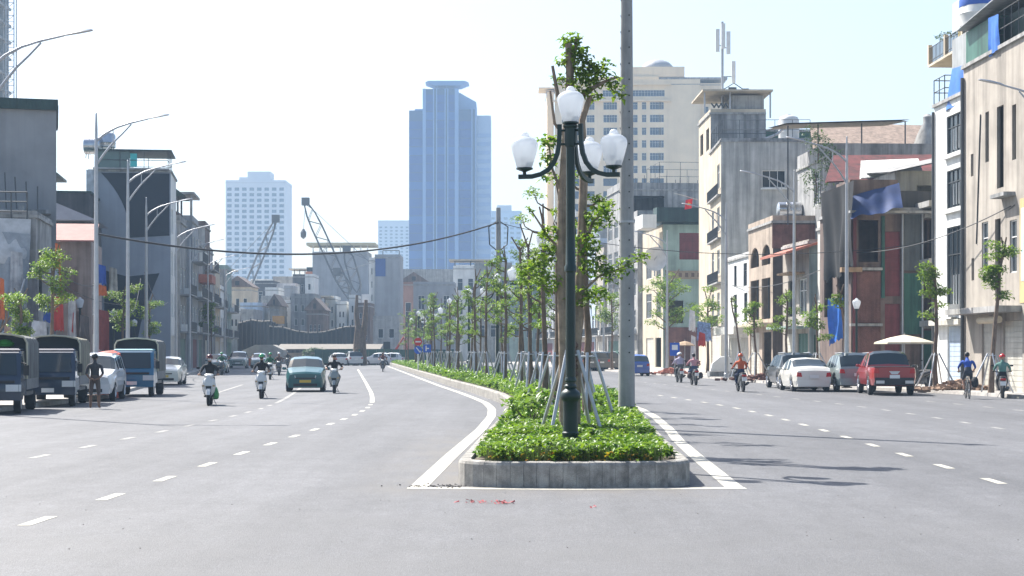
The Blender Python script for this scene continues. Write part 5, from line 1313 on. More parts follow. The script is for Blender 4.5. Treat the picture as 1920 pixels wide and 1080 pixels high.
# brown cut-open houses with brick and tin (camera-facing)
h = House('ruined_house', 'brown cut-open brick house with stacked concrete ledges beside the white house', (22.2, 88.2), 5.5, 8, 9.2, 1, BROWNW, rot=4, parapet=.3, slab=CONC_D, F=[(.5, 2.4, 3.6, 6.0, 'v'), (3.0, 5, 3.6, 6.0, 'v'), (.5, 2.4, 6.8, 9, 'v'), (.4, 2.4, .1, 2.8, 'v'), (3.0, 5.0, .1, 2.8, 's', GREENTIN, GREENTIN)])
for z in (3.0, 6.2, 9.2): h.box('concrete_ledge', -.7, -.004, -.1, 5.5, z, z + .3, CONC)
h = House('ruined_house', 'dark red brick house front with recessed shutters below the blue roof tarpaulin', (17.8, 89.6), 7, 4.75, 9.1, 1, BROWNW, rot=3, sidewall=BROWNW, parapet=0, slab=CONC_D, roof=True,
  F=[(1, 3, 3.6, 6.0, 'v'), (4, 6, 3.6, 6, 'v'), (1, 3, 6.8, 8.7, 'v'), (4, 6, 6.8, 8.7, 'v')],
  S=[(.4, 1.45, 6.4, 8.6, 'v'), (1.8, 2.62, 4.6, 8.0, 's', REDDOOR, REDDOOR), (1.8, 2.62, .2, 4.2, 's', REDDOOR, REDDOOR), (3.85, 4.7, 3.5, 5.8, 'v'), (3.85, 4.7, 6.4, 8.6, 'v'), (3.85, 4.7, .3, 2.8, 's', GREENTIN, GREENTIN)])
h.box('roof_hut', .0, 2.55, .25, 3.2, 9.27, 10.75, BROWNW); h.box('roof_hut', 2.56, 4.7, .6, 3.4, 9.27, 10.2, DARKW)
h.box('brick_panel', .3, 1.55, -.07, -.003, .6, 3.0, BRICKR); h.box('brick_panel', .3, 1.55, -.07, -.003, 3.2, 5.9, BRICKR); h.box('red_post', .08, .26, -.12, -.002, 0, 9.6, M('oxide_red_steel', (.12, .02, .025), .6, .1, 3))
for z in (3.02, 5.95): h.box('concrete_ledge', -.1, 1.6, -.3, -.072, z, z + .14, CONC)
h.box('green_pipe_panel', 1.6, 1.76, -.16, -.004, 4.5, 8.8, GREENTIN); h.box('tin_sheet', 2.72, 3.68, -.14, -.003, 2.6, 5.8, GREENTIN); h.box('tin_sheet', 2.72, 3.68, -.12, -.003, 5.95, 9.0, GREYTIN_D if 'GREYTIN_D' in globals() else corrug('dark_grey_tin', (.1, .11, .115), 90, 0))
for z in (2.9, 5.9, 8.7): h.box('lit_ledge', 3.76, 4.74, -.6, -.004, z, z + .3, CONC)
h.tubes('scaffold_post', [((2.68, -.25, 0), (2.68, -.25, 8.9)), ((3.74, -.25, 0), (3.74, -.25, 8.9))], .06, GALV, 6)
h.box('sloping_eave', -.3, 6.2, -1.0, -.2, 8.9, 9.02, CONC_D); h.box('broken_lintel', -.6, .5, -.4, -.01, 5.85, 6.1, PLYW)
drape('roof_tarpaulin', 'dark blue tarpaulin sagging over the edge of the brown ruin', 'tarpaulin', (W(1593, 368, 89.6), W(1686, 343, 89.7), W(1693, 391, 88.3), W(1595, 409, 88.2)), BLUETARP, None, 9, .07, 4)
# rooftop clutter above the ruins: upper level houses set back
h = House('rear_house', 'rooftop hut with red tin roof behind the blue tarpaulin', (19.5, 98.5), 7, 6.5, 11.2, 1, BROWNW, rot=3, parapet=0, S=[(.3, 1.4, 9.6, 11, 'v'), (1.8, 2.6, 9.7, 11.1, 'd', PLYW, PLYW), (3.4, 4.6, 9.6, 11, 'v')], F=[(1, 3, 9.2, 10.8, 'g'), (4, 6, 9.2, 10.8, 'g')])
m = MB(); m.sheet([[(-1.6, -.6, 11.35), (6.6, -.6, 11.75)], [(.0, 4.0, 13.4), (6.6, 4.0, 13.5)]]).sheet([[(-1.6, -.6, 11.42), (6.6, -.6, 11.82)], [(.0, 4.0, 13.47), (6.6, 4.0, 13.57)]]); h.mb('red_tin_roof', m, REDTIN)
m = MB(); m.sheet([[(.2, -1.4, 11.5), (3.9, -1.4, 11.75)], [(.9, 1.0, 12.75), (4.3, 1.0, 12.9)]]).sheet([[(.2, -1.4, 11.57), (3.9, -1.4, 11.82)], [(.9, 1.0, 12.82), (4.3, 1.0, 12.97)]]); h.mb('pale_tin_roof', m, corrug('pale_tin_sheet', (.55, .55, .52), 90, 0))
h2 = House('rear_house', 'grey tin shed with sloping roof left of the white house', (21.0, 93.5), 5, 5, 11.6, 1, GREYTIN, rot=3, parapet=0, roof=False, F=[], S=[(1.2, 2.4, 9.6, 10.8, 'v')])
m = MB(); m.sheet([[(-.5, -.6, 11.4), (5.4, -.6, 12.7)], [(-.5, 5, 11.9), (5.4, 5, 13.2)]]).sheet([[(-.5, -.6, 11.46), (5.4, -.6, 12.76)], [(-.5, 5, 11.96), (5.4, 5, 13.26)]]); h2.mb('sloping_roof', m, CONC_D)
h = House('rear_house', 'weathered grey upper storey with tin canopy and concrete cone above the red roof', (20.5, 112), 8, 9.5, 14.3, 1, CONC_D, rot=3, parapet=.9, F=[(1, 3, 11.5, 13.8, 'g')], S=[(1.0, 3.8, 12.2, 13.6, 'b', FRAME_W), (5.6, 6.6, 11.4, 13.6, 'v')])
h.mb('concrete_cone', MB().lathe([(1.7, 0), (1.5, .4), (.75, 2.6), (.35, 3.4), (.35, 3.8), (.1, 4.0)], 14, (7.5, 2, 13.6)), CONC, 30)
m = MB(); m.sheet([[(-2.6, -.4, 16.5), (5.6, -.4, 16.8)], [(-2.6, 6, 17.0), (5.6, 6, 17.3)]]).sheet([[(-2.6, -.4, 16.6), (5.6, -.4, 16.9)], [(-2.6, 6, 17.1), (5.6, 6, 17.4)]]); h.mb('tin_canopy', m, corrug('rust_stained_tin', (.33, .28, .2), 90, 0))
h.tubes('canopy_post', [((-2.4, .1, 10), (-2.4, .1, 16.5)), ((-.4, .1, 14), (-.4, .1, 16.6)), ((2.5, .1, 14), (2.5, .1, 16.7)), ((5.4, .1, 14), (5.4, .1, 16.8))], .05, STEELD, 5)
h = House('rear_house', 'pitched dark roofed house far behind beside the white house top', (27.0, 128), 8, 8, 15.8, 1, CREAM, rot=3, parapet=0, roof=False, S=[(5, 6.5, 13.4, 15, 'v')])
m = MB(); m.add([(-4.6, -.6, 16.5), (8.2, -.6, 16.3), (7.4, 5, 19.2), (-3.6, 5, 19.4), (-4.6, -.6, 16.6), (8.2, -.6, 16.4), (7.4, 5, 19.3), (-3.6, 5, 19.5)], [(0, 1, 2, 3), (4, 5, 6, 7)]); h.mb('pitched_roof', m, M('brown_roof_tiles', (.3, .22, .17), .85, .2, 2, streak=.2))
h.mb('gable_roof', MB().prism([(6.0, 14.4), (9.6, 14.0), (7.8, 16.2)], 1, -.9, 5), PINKTILE)
for k in range(3):
    lf = crown_mesh([((0, 0, 0), .9), ((.5, 0, -1.2), .7), ((-.3, 0, .6), .7)], LEAF_D, .22, .12, 160, 1.0); p = W([1555, 1528, 1533][k], [292, 345, 270][k], 106)
    t = thing('rooftop_creeper', ['dark creeper hanging from the roof terrace over the red tin roof', 'yellow-green creeper tumbling down left of the red tin roof', 'pale green potted bush on the terrace beside the street lamp arm'][k], 'plant', p); link('crown', lf, t)
    MB().tube([(0, 0, -1.2), (.1, 0, -.3), (0, 0, .6)], .04, 5).build('stem', BARK, t)
# draped house with black netting
h = House('row_house', 'pale house with green shutters set back behind the black netting', (18.7, 97.2), 5.2, 6, 8.9, 1, M('offwhite_render', (.5, .48, .44), .85, .2, .8, streak=.2), rot=4, parapet=.4, F=[(.5, 2.1, 3.6, 5.6, 'g'), (2.9, 4.6, 3.6, 5.6, 'g'), (.4, 2.2, .1, 2.8, 's', SHUT, SHUT), (2.7, 4.8, .1, 2.8, 's', GREENTIN, GREENTIN)], S=[(.5, 1.5, 4, 5.8, 'v')])
drape('shade_net', 'black shade netting draped over the street corner of the dark red brick ruin', 'netting', (W(1541, 362, 93.4), W(1602, 338, 88.4), W(1596, 500, 88.3), W(1556, 528, 93.2)), NET, None, 8, .16, 5, 30, 20, .15)
drape('hanging_tarp', 'bright blue tarpaulin hanging like a curtain at pavement level', 'tarpaulin', (W(1553, 560, 92), W(1581, 558, 91), W(1580, 636, 91), W(1556, 646, 92)), BLUETARP2, None, 7, .1, 6, 18, 16, .12)
# orange-roofed house, arched ruin, white house
h = House('row_house', 'beige house with orange tin awning between arched ruin and netting', (18.2, 104.5), 6.6, 6, 8.3, 1, BEIGE, rot=5, parapet=.1, F=[(.6, 2.4, 3.9, 6.2, 'g'), (3.4, 5.2, 3.9, 6.2, 'v'), (.3, 2.8, .1, 2.8, 's', GREENTIN, GREENTIN), (3.4, 6, .1, 2.8, 's', SHUT, SHUT)], S=[(.6, 1.7, 3.8, 6.4, 'g'), (.3, 1.9, .1, 2.7, 's', GREENTIN, GREENTIN)], sidewall=M('grey_green_render', (.2, .25, .25), .85, .2, .8, streak=.3))
m = MB(); m.add([(-1.6, -.6, 7.6), (-1.6, 6.2, 7.6), (2.6, 6.2, 8.9), (2.6, -.6, 8.9), (-1.6, -.6, 7.75), (-1.6, 6.2, 7.75), (2.6, 6.2, 9.05), (2.6, -.6, 9.05)], [(0, 1, 2, 3), (4, 5, 6, 7), (0, 1, 5, 4), (0, 3, 7, 4)]); h.mb('orange_awning', m, PINKTILE)
h.box('canopy', -1.3, -.01, .2, 5.8, 3.1, 3.25, TURQ); h.box('wooden_eave', -1.0, -.01, 1.0, 4.2, 6.5, 6.62, PLYW)
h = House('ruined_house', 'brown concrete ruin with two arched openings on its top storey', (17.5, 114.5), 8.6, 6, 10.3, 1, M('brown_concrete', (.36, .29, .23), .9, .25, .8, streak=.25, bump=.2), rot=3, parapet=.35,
  F=[(.8, 3.8, 3.9, 6.7, 'v'), (4.7, 7.8, 3.9, 6.7, 'v'), (.5, 3.6, .1, 3.0, 'v'), (4.6, 8.0, .1, 3.0, 's', SHUT, SHUT), (.8, 3.8, 7.6, 9.0, 'v'), (4.7, 7.8, 7.6, 9.0, 'v')], S=[], sidewall=M('dark_brown_wall', (.07, .055, .05), .9, .3, .8, streak=.4))  # side wall a much darker streaked brown than the street front
for y0, y1 in ((.8, 3.8), (4.7, 7.8)):
    c, r = (y0 + y1) / 2, (y1 - y0) / 2
    for sg in (-1, 1):
        m = MB(); poly = [(c + sg * r, 9.0)] + [(c + sg * r * math.cos(a), 8.0 + 1.0 * math.sin(a)) for a in np.linspace(0, math.pi / 2, 7)]
        m.prism(poly if sg > 0 else poly[::-1], 0, .004, .13); h.mb('arch_spandrel', m, M('brown_concrete', None))
    h.tubes('arch_mullion', [((.2, c, 7.6), (.2, c, 9.0)), ((.2, c, 3.9), (.2, c, 6.7))], .05, STEELD, 5)
h.box('balcony_slab', -.9, -.004, .1, 8.5, 3.4, 3.62, CREAM); h.box('brick_front', -.05, 6, -.08, -.005, 8.6, 10.2, BRICKR)
tank('lying steel water tank on the arched ruin roof', h.world(2.0, 4.0, 10.5), .6, 1.7, True); h.box('chimney_stub', 4.2, 4.9, 1, 1.7, 10.5, 11.5, BRICKR)
h = House('row_house', 'white two storey house with open casement windows left of the arched ruin', (17.3, 124), 9, 6, 8.6, 1, WHITEW, rot=3, parapet=.2, F=[(1.0, 2.4, 3.9, 6.0, 'g', FRAME_D), (5.2, 6.4, 3.9, 6.0, 'g', FRAME_D), (1.2, 2.6, 6.5, 8.2, 'g', FRAME_D), (5.3, 6.4, 6.6, 8.2, 'g', FRAME_D), (.5, 4, .1, 2.7, 's', SHUT, SHUT), (5, 8.6, .1, 2.7, 's', SHUT, SHUT)])
h.box('awning', -1.2, -.01, .1, 8.8, 2.95, 3.5, M('pale_awning', (.55, .55, .5), .7, .1)); h.box('roof_box', .5, 1.4, 2, 3, 8.95, 9.5, CONC_D); h.box('roof_box', 1.8, 2.6, 3, 4, 8.95, 9.7, CONC_D)
# big grey blank-walled building
h = House('grey_building', 'tall grey concrete building with blank streaked side wall and one white window', (16.9, 138), 9, 7.3, 18.6, 1, CREAM, rot=-1, cat='building', sidewall=M('streaked_cement', (.44, .43, .405), .9, .16, .9, bump=.2, streak=.3), parapet=.15, slab=CONC_D,
  F=[(1, 3, 4.5, 6.5, 'g'), (5.5, 7.5, 4.5, 6.5, 'g'), (1, 3, 8, 10, 'g'), (5.5, 7.5, 8, 10, 'g'), (1, 3, 11.5, 13.5, 'g'), (5.5, 7.5, 11.5, 13.5, 'g'), (1, 3, 15, 17, 'g'), (.5, 8, .1, 3.2, 's', SHUT, SHUT)], S=[(3.3, 5.2, 14.9, 16.3, 'g'), (5.5, 6.0, 12.3, 12.6, 'p', FRAME_W)])
for z in (3.6, 7.2, 10.8, 14.3): h.balcony(.1, 8.9, z, .3)
h.box('rain_ledge', 1.0, 6.6, -.16, -.003, 8.4, 8.6, CONC_D); h.box('window_sill', 3.2, 5.3, -.15, -.004, 14.75, 14.88, FRAME_W)
rail_roof(h, 'roof_railing', .1, 7.2, .1, 8.8, 18.8, 1.6, 1.3)
tank('white upright water tank on the roof of the grey blank building', h.world(5.9, 3, 18.7), .85, 2.1, False, None, M('white_tank', None))
h.mb('pipes', MB().tube([(3.6, .6, 18.9), (4.6, .6, 19.3), (5.4, .8, 20.0)], .12, 6), GALV)
h = House('grey_building', 'higher rear part of the grey concrete block carrying the antenna roof', (17.2, 147.8), 8, 4.8, 22.2, 1, CREAM, rot=1, cat='building', sidewall=CONC_D, parapet=.3, F=[(1, 3, 19.3, 21.2, 'v'), (5, 7, 19.3, 21.2, 'v')])
h.box('roof_room', 1.9, 4.7, .4, 6, 22.36, 23.9, CONC); h.box('roof_sheet', -.8, 5.3, -.8, 7, 24.1, 24.25, CREAM); h.tubes('roof_post', [((-.5, .1, 22.3), (-.5, .1, 24.1)), ((5.2, .1, 21.9), (5.2, .1, 24.1)), ((1.7, .1, 22.3), (1.7, .1, 24.1))], .08, GALV, 6)
h.tubes('scrap_coil', [((.1 + .2 * k, .3, 22.5 + (.3 if k % 2 else .7)), (.4 + .2 * k, .3, 22.5 + (.7 if k % 2 else .3))) for k in range(7)], .07, STEELD, 5)
t = thing('antenna_mast', 'mobile phone antenna mast on the roof of the grey block', 'antenna', h.world(1.3, 2.0, 24.3))
MB().tube([(0, 0, -3.2), (0, 0, 6.3)], .12, 8).build('pole', GALV, t)
for k, (x, z, H_) in enumerate([(-.45, 3.6, 2.0), (.05, 3.9, 2.2), (.5, 3.4, 2.0), (.95, .9, 1.9)]):
    MB().box(x - .17, x + .17, -.35, -.2, z, z + H_).build('antenna_panel', FRAME_W, t); MB().tube([(0, 0, z + H_ * .3), (x, -.2, z + H_ * .3)], .04, 5).build('panel_bracket', STEELD, t)
MB().tube([(0, 0, .3), (1.0, -.1, .9), (2.2, -.1, .1)], .05, 5).box(.5, 1.2, -.4, -.1, -.1, .5).box(1.8, 2.3, -.3, 0, -.1, .4).build('equipment', STEELD, t)
h = House('green_building', 'green tin extension behind the white roof tank', (22.1, 148.5), 7, 5.2, 20.8, 1, GREENTIN, rot=6, cat='building', parapet=0)
# green-turquoise house with letters and red flag
h = House('row_house', 'pale turquoise house with dark red shuttered top and leafy trees in front', (14.7, 166), 11, 9, 14.0, 1, CREAM, rot=6, parapet=0, slab=GREENTIN_D, sidewall=TURQ,
  F=[(1, 4, .1, 3, 'v'), (5, 9, .1, 3, 's', SHUT, SHUT), (1, 3.5, 5, 7.5, 'g'), (6, 9, 5, 7.5, 'g'), (1, 3.5, 9, 12, 'g'), (6, 9, 9, 12, 'g')], S=[(1.6, 5.9, 10.6, 13.2, 's', REDDOOR, REDDOOR), (6.6, 8.2, 5.6, 7.3, 'v'), (1, 3.5, 1, 3.6, 'v'), (.4, 2, 4.4, 6.6, 'v')])
h.box('frieze', .4, 9, -.12, -.004, 8.7, 9.5, M('ochre_frieze', (.3, .24, .18), .8, .2, 3)); h.box('green_eave', -.8, 9.2, -.9, 1, 14.2, 15.6, GREENTIN_D); h.box('white_eave', -2.2, -.82, -.9, 3, 13.6, 14.9, M('white_render', None)); h.box('brick_base', .2, 7, -.1, -.005, 0.2, 4.0, BRICKR)
for k in range(12): h.box('frieze_mark', .9 + k * .62, 1.2 + k * .62, -.14, -.122, 8.9, 9.3, BROWNW)
fl = W(1291, 384, 150); t = thing('national_flag', 'red flag with yellow star on a tilted pole before the grey block', 'flag', fl)
MB().tube([(.9, .4, .45), (-.6, 0, .85), (-1.3, -.2, 1.0)], .03, 5).build('pole', GALV, t)
fs = MB().sheet([[(-.35 + u * .62 + .1 * v, .05 * math.sin(u * 7 + v * 3), -.42 + .84 * v + .12 * u) for u in np.linspace(0, 1, 7)] for v in np.linspace(0, 1, 6)]).build('cloth', M('flag_red', (.65, .02, .03), .7, .05), t, True)
MB().add([(.02 + .2 * r * math.sin(a) , -.075, .06 + .2 * r * math.cos(a)) for a, r in [(k * math.pi / 5, 1 if k % 2 == 0 else .4) for k in range(10)]], [tuple(range(10))]).build('star', M('flag_yellow', (.7, .5, .03), .7, 0), fs)
# more of the right-hand row, further away
rowR = [('grey plastered house with small square window left of the green eave', 178, 8, 12, 15.5, CONC, 0), ('rust-stained grey block with rebar on its roof', 189, 9, 14, 19.5, CONC_D, 1), ('narrow beige house with orange edges beside the concrete pole', 200, 6, 10, 13, BEIGE, 0), ('pale blue narrow house between the island trees', 207, 6, 10, 14.5, LBLUE, 0), ('tall cream narrow house between the island trees', 214, 6, 10, 17, CREAM, 0), ('low pink-brown house behind the island stakes', 221, 8, 10, 9, M('pink_render', (.45, .28, .22), .85, .2, .8, streak=.2), 0), ('white narrow house glimpsed through the island row', 230, 6, 10, 13.5, WHITEW, 0), ('yellow-fronted house glimpsed through the island row', 237, 7, 10, 12, YELW, 0), ('grey long house at the far bend behind island signs', 246, 12, 12, 15, GREYP, 0), ('dull green house at the far right bend', 259, 10, 12, 13, TURQ, 0), ('red-shuttered dark house at the far right bend', 270, 10, 12, 16, BROWNW, 0)]
for lab, y, w, d, H, mt, k in rowR:
    nf = int(H // 3.4); F = []
    for f in range(1, nf):
        for q in range(2): a = w * (.12 + .46 * q); F.append((a, a + w * .3, f * 3.4 + .7, f * 3.4 + 2.6, 'g'))
    F.append((w * .08, w * .9, .1, 2.8, 's', rnd.choice((SHUT, GREENTIN, REDDOOR)), SHUT))
    S_ = [(d * .3, d * .3 + .9, H - 3.2, H - 2.0, 'g')] if k == 0 else [(1.5, 5.0, H - 4, H - .6, 'v')]
    hh = House('row_house', lab, (rk(y) + 7.5, y), w - .15, d, H, 1, mt, rot=6, F=F, S=S_, sidewall=CONC if k == 0 and rnd.random() < .5 else None, parapet=.7)
    for f in range(1, nf, 2): hh.balcony(.1, w - .3, f * 3.4, .8)
    for q in range(2): hh.box('air_conditioner', -.5, -.02, w * (.1 + .4 * q), w * (.1 + .4 * q) + .8, 3.4 * (q + 1) + .1, 3.4 * (q + 1) + .65, FRAME_W)
    if k == 1: hh.tubes('rebar', [((x, .2, H), (x, .2, H + 1.2 + .5 * math.sin(x * 5))) for x in np.arange(.3, 9, .5)], .03, STEELD, 4); rail_roof(hh, 'roof_frame', 4.5, 14, .3, 8, H, 3.2, 2)
t = thing('satellite_dish', 'large pale satellite dish on a roof left of the turquoise house', 'satellite dish', W(1228, 486, 162))
MB().rings([[(q * math.cos(k), -.5 * q * q + .25, q * math.sin(k)) for k in np.linspace(0, 5.9, 16)] for q in (.05, .5, .9, 1.15)], False).build('dish', M('dish_grey', (.6, .6, .6), .5, .1), t, True); MB().tube([(0, .3, -1.6), (0, .3, 0)], .08, 6).tube([(0, .2, 0), (.1, -1.0, .2)], .04, 5).build('mount', GALV, t)
# street level bits on the right pavement
t = thing('parasol', 'wide flat beige parasol on the pavement behind the red pickup', 'parasol', (18.4, 80, .13))
m = MB(); n = 8; m.rings([[(r * math.cos(2 * math.pi * k / n) * 1.0, r * math.sin(2 * math.pi * k / n), z) for k in range(n)] for r, z in ((1.45, 2.02), (1.42, 2.1), (.7, 2.32), (.04, 2.45))], False).build('canopy', M('beige_parasol', (.5, .45, .35), .85, .1, 3), t); MB().lathe([(.025, 0), (.025, 2.5), (.01, 2.55)], 8).build('pole', GALV, t); MB().lathe([(.3, 0), (.3, .12), (.05, .16)], 12).build('base', CONC, t)
t = thing('parasol', 'small orange-beige parasol on the pavement beside the two far scooters', 'parasol', (W(1284, 650, 124).x, 124, .13))
MB().rings([[(r * math.cos(2 * math.pi * k / 8), r * math.sin(2 * math.pi * k / 8), z) for k in range(8)] for r, z in ((.75, 2.05), (.73, 2.1), (.4, 2.3), (.03, 2.4))], False).build('canopy', M('orange_beige_parasol', (.36, .25, .16), .85, .1, 3), t); MB().lathe([(.025, 0), (.025, 2.5)], 8).build('pole', GALV, t)
ps = scooter('black scooter parked on the pavement between the red pickup and the slender tree', (.022, .022, .025)); ps.location = (18.55, 77.6, .13); ps.rotation_euler = (0, 0, R(24))
ps = scooter('dark red scooter parked among rubble left of the black suv', (.12, .02, .02)); ps.location = (14.9, 94, .13); ps.rotation_euler = (0, 0, R(-60))
t = thing('leaning_sheet', 'white rounded sheet leaning on a block by the white house', 'panel', (W(1352, 690, 112).x, 112, .13), R(10))
MB().rings([[(x * s_, y, z * s_ + .35) for x, z in ((-.75, 0), (-.6, .55), (-.1, .95), (.5, 1.0), (.75, .8), (.75, 0))] for s_, y in ((.97, 0), (1, .06), (.97, .14))]).build('sheet', FRAME_W, t, 40); MB().box(-.8, .9, -.1, .5, 0, .34).build('support_block', CONC_D, t)
for (px, Y, x0, n_, lab, hh_) in [(1884, 73.5, None, 5, 'green corrugated hoarding at the right picture edge', 2.1), (1607, 94, None, 6, 'green corrugated hoarding before the brown ruin', 2.6), (1545, 101, None, 4, 'green corrugated hoarding left of the blue tarpaulin', 3.0)]:
    x = (px - 960) * Y / FPX; t = thing('hoarding', lab, 'hoarding', (x, Y, .13), R(2))
    for k in range(n_):
        mm = MB(); rs = []
        for q in range(9): rs.append([(k * .62 + q * .075, -.02 + (.03 if q % 2 else 0), z) for z in (0, hh_ + .05 * math.sin(k * 3))])
        mm.sheet(rs).build('tin_sheet', GREENTIN, t)
    MB().box(0, n_ * .62, .03, .08, hh_ * .7, hh_ * .7 + .08).build('rail', STEELD, t)
def rubble(label, cx_, cy_, n, sx, sy, mats, seed):
    rr = random.Random(seed); t = thing('rubble_heap', label, 'rubble', (cx_, cy_, .12)); m = MB()
    for k in range(n):
        x, y, a = rr.gauss(0, sx), rr.gauss(0, sy), rr.uniform(.05, .15); z = rr.uniform(0, .35) * math.exp(-(x / sx) ** 2)
        rot = Matrix.Rotation(rr.uniform(0, 3), 3, 'Z') @ Matrix.Rotation(rr.uniform(-.5, .5), 3, 'X')
        m.hexa([tuple(Vector((x, y, z + a * .3)) + rot @ Vector((sx_ * a * rr.uniform(.6, 1.2), sy_ * a, sz_ * a * .5))) for sz_ in (-1, 1) for sx_, sy_ in ((-1, -1), (1, -1), (1, 1), (-1, 1))])
    stuff(m.build('broken_masonry', mats, t))
rubble('heap of broken masonry and stumps behind the cyclist', 19.6, 74.5, 140, .9, .5, M('rubble_brown', (.3, .2, .14), .95, .3, 4, bump=.4), 1)
rubble('scattered brick rubble on the pavement under the leaning sapling', 14.6, 99, 110, .9, 1.0, BRICKR, 2)
rubble('pale rubble on the pavement left of the black suv', 14.9, 91, 50, .5, 1.2, KERBM, 3)
rubble('orange and grey rubble beside the blue hatchback', 11.8, 126, 90, .7, 1.5, PINKTILE, 4)
# two cloth banners / folded parasols on the right pavement
def banner(label, px0, px1, py0, py1, Y, mat, seed, cat='banner'):
    drape('cloth_banner', label, cat, (W(px0, py0, Y), W(px1, py0 + 4, Y), W(px1 + 2, py1, Y), W(px0 - 2, py1 - 3, Y)), mat, 'cloth banners and flags', 5, .08, seed, 12, 12, .1)
ORT = M('orange_cloth', (.5, .12, .03), .8, .15, 3); BLT = M('blue_cloth', (.03, .08, .32), .8, .15, 3); RDT = M('red_cloth', (.4, .04, .03), .8, .15, 3); WHT_ = M('white_cloth', (.55, .55, .56), .8, .15, 3)
banner('white folded cloth hanging before the turquoise house', 1293, 1303, 580, 622, 128, WHT_, 11)
banner('blue and white flag hanging over the right pavement', 1308, 1332, 602, 640, 122, M('blue_white_cloth', (.2, .3, .5), .8, .5, 6), 12)
banner('small red flag cloth on the right pavement', 1311, 1322, 622, 650, 121.5, RDT, 13)
banner('narrow white upright banner at pavement level right of the blue hatchback', 1296, 1304, 628, 690, 126, WHT_, 14)
# ================================================================== LEFT-HAND ROW
h = House('concrete_building', 'tall bare grey concrete building with dark roof band at the left edge', (-25.5, 95.5), 9, 12, 15.3, -1, CONC_D, rot=15, cat='building', parapet=0, slab=GREENTIN_D, F=[(1, 3, 4, 6, 'v'), (5, 7, 4, 6, 'v'), (1, 3, 8, 10, 'v')], sidewall=M('smooth_grey_cement', (.25, .255, .265), .9, .12, .5, streak=.1, bump=.1))
h.box('roof_fascia', -.1, 12, -.3, 9, 15.17, 15.75, GREENTIN_D)
for z in (9.3,): h.box('broken_slab', .3, 6, -1.2, -.02, z, z + .22, CONC_D)
h.tubes('bent_rebar', [((1 + k * .55, -1.1, 9.4), (1 + k * .55 + .1 * math.sin(k * 7), -1.1, 9.4 + 1.4 + 1.6 * abs(math.sin(k * 3.3)))) for k in range(10)], .035, STEELD, 4)
h = House('ruined_house', 'ruined low house with arched opening hung with white plastic sheet', (-24.6, 88.2), 6.2, 9, 8.6, -1, CONC_D, rot=8, parapet=.2, F=[(1, 5, .2, 3.0, 'v'), (1, 5, 4, 7, 'v')], S=[(1.6, 6.4, 3.3, 7.0, 'v'), (1.2, 3, .1, 2.6, 'v'), (4, 7, .1, 2.6, 'v')], depth=.35)
for sg, c in ((-1, 4.0), (1, 4.0)):
    poly = [(-(c + sg * 2.4), 7.0)] + [(-(c + sg * 2.4 * math.cos(a)), 5.6 + 1.4 * math.sin(a)) for a in np.linspace(0, math.pi / 2, 7)]
    h.mb('arch_spandrel', MB().prism(poly, 1, .01, .3), CONC_D)
h.tubes('balcony_rail', [((.4, -.3, 8.9 + q), (8.6, -.3, 8.9 + q)) for q in (0, .5, 1.0)] + [((.4 + k * .8, -.3, 8.5), (.4 + k * .8, -.3, 9.9)) for k in range(11)], .04, STEELD, 4)
PLAS = M('white_plastic_sheet', (.4, .42, .45), .35, .2, 2)
drape('plastic_sheet', 'white plastic sheeting over the arched opening of the left ruin', 'plastic sheet', (h.world(9, -.4, 8.7), h.world(.2, -.4, 8.5), h.world(.3, -.6, 6.0), h.world(8.8, -.6, 7.3)), PLAS, None, 12, .12, 21)
drape('plastic_sheet', 'long clear plastic strip hanging at the right side of the left ruin', 'plastic sheet', (h.world(2.4, -.5, 7.9), h.world(.2, -.5, 7.7), h.world(.5, -.7, 1.2), h.world(2.0, -.7, 1.4)), M('clear_plastic', (.25, .28, .32), .4, .2, 2), None, 9, .1, 22)
t = thing('scaffold_props', 'tangle of grey scaffold props and junk before the left ruin', 'scaffolding', (-26, 86.8, .1), R(8))
rr = random.Random(5)
for k in range(16): MB().tube([(rr.uniform(-4, 1.5), rr.uniform(-.5, .3), 0), (rr.uniform(-4, 1.5), rr.uniform(-.5, .3), rr.uniform(2.5, 5.5))], .05, 6).build('prop', GALV if k % 2 else PLYW, t)
m = MB()
for k in range(14): m.box(*(lambda x, z, a: (x - a, x + a, -.5, -.1, z, z + a))(rr.uniform(-4, 1.2), rr.uniform(1.5, 4.6), rr.uniform(.15, .4)))
m.build('stacked_crates', M('dirty_white_crates', (.32, .31, .3), .8, .4, 3), t)
# cluttered low houses between
h = House('row_house', 'low house with pink tin roof and green board left of the white wall edge', (-26.4, 107.0), 7, 5.0, 8.6, -1, M('pinkish_render', (.28, .22, .2), .88, .2, .8, streak=.3), rot=8, parapet=0, roof=False, F=[(1, 3, 4, 6, 'g'), (1, 5, .1, 2.8, 's', SHUT, SHUT)], S=[(.8, 2.0, 5.0, 7.0, 'v'), (.5, 1.1, .6, 4.2, 'v'), (2.4, 3.2, 1, 4, 'v')])
m = MB(); m.add([(.4, -.9, 8.5), (-4.6, -.9, 8.5), (-4.3, 3, 9.8), (.2, 3, 9.8), (.4, -.9, 8.6), (-4.6, -.9, 8.6), (-4.3, 3, 9.9), (.2, 3, 9.9)], [(0, 1, 2, 3), (4, 5, 6, 7), (0, 1, 5, 4)]); h.mb('pink_tin_roof', m, M('pink_tin', (.3, .13, .11), .7, .15, 2))
h.box('green_board', 4.4, 6.2, -.3, -.01, 3.0, 10.6, GREENTIN)
h = House('row_house', 'house with pale grey gable roof behind the pink tin roof', (-29.9, 121), 8, 7, 11.0, -1, DARKW, rot=8, parapet=0, roof=False, F=[(1, 3, 7, 9, 'g')], S=[(1, 2.6, 8, 10, 'v')])
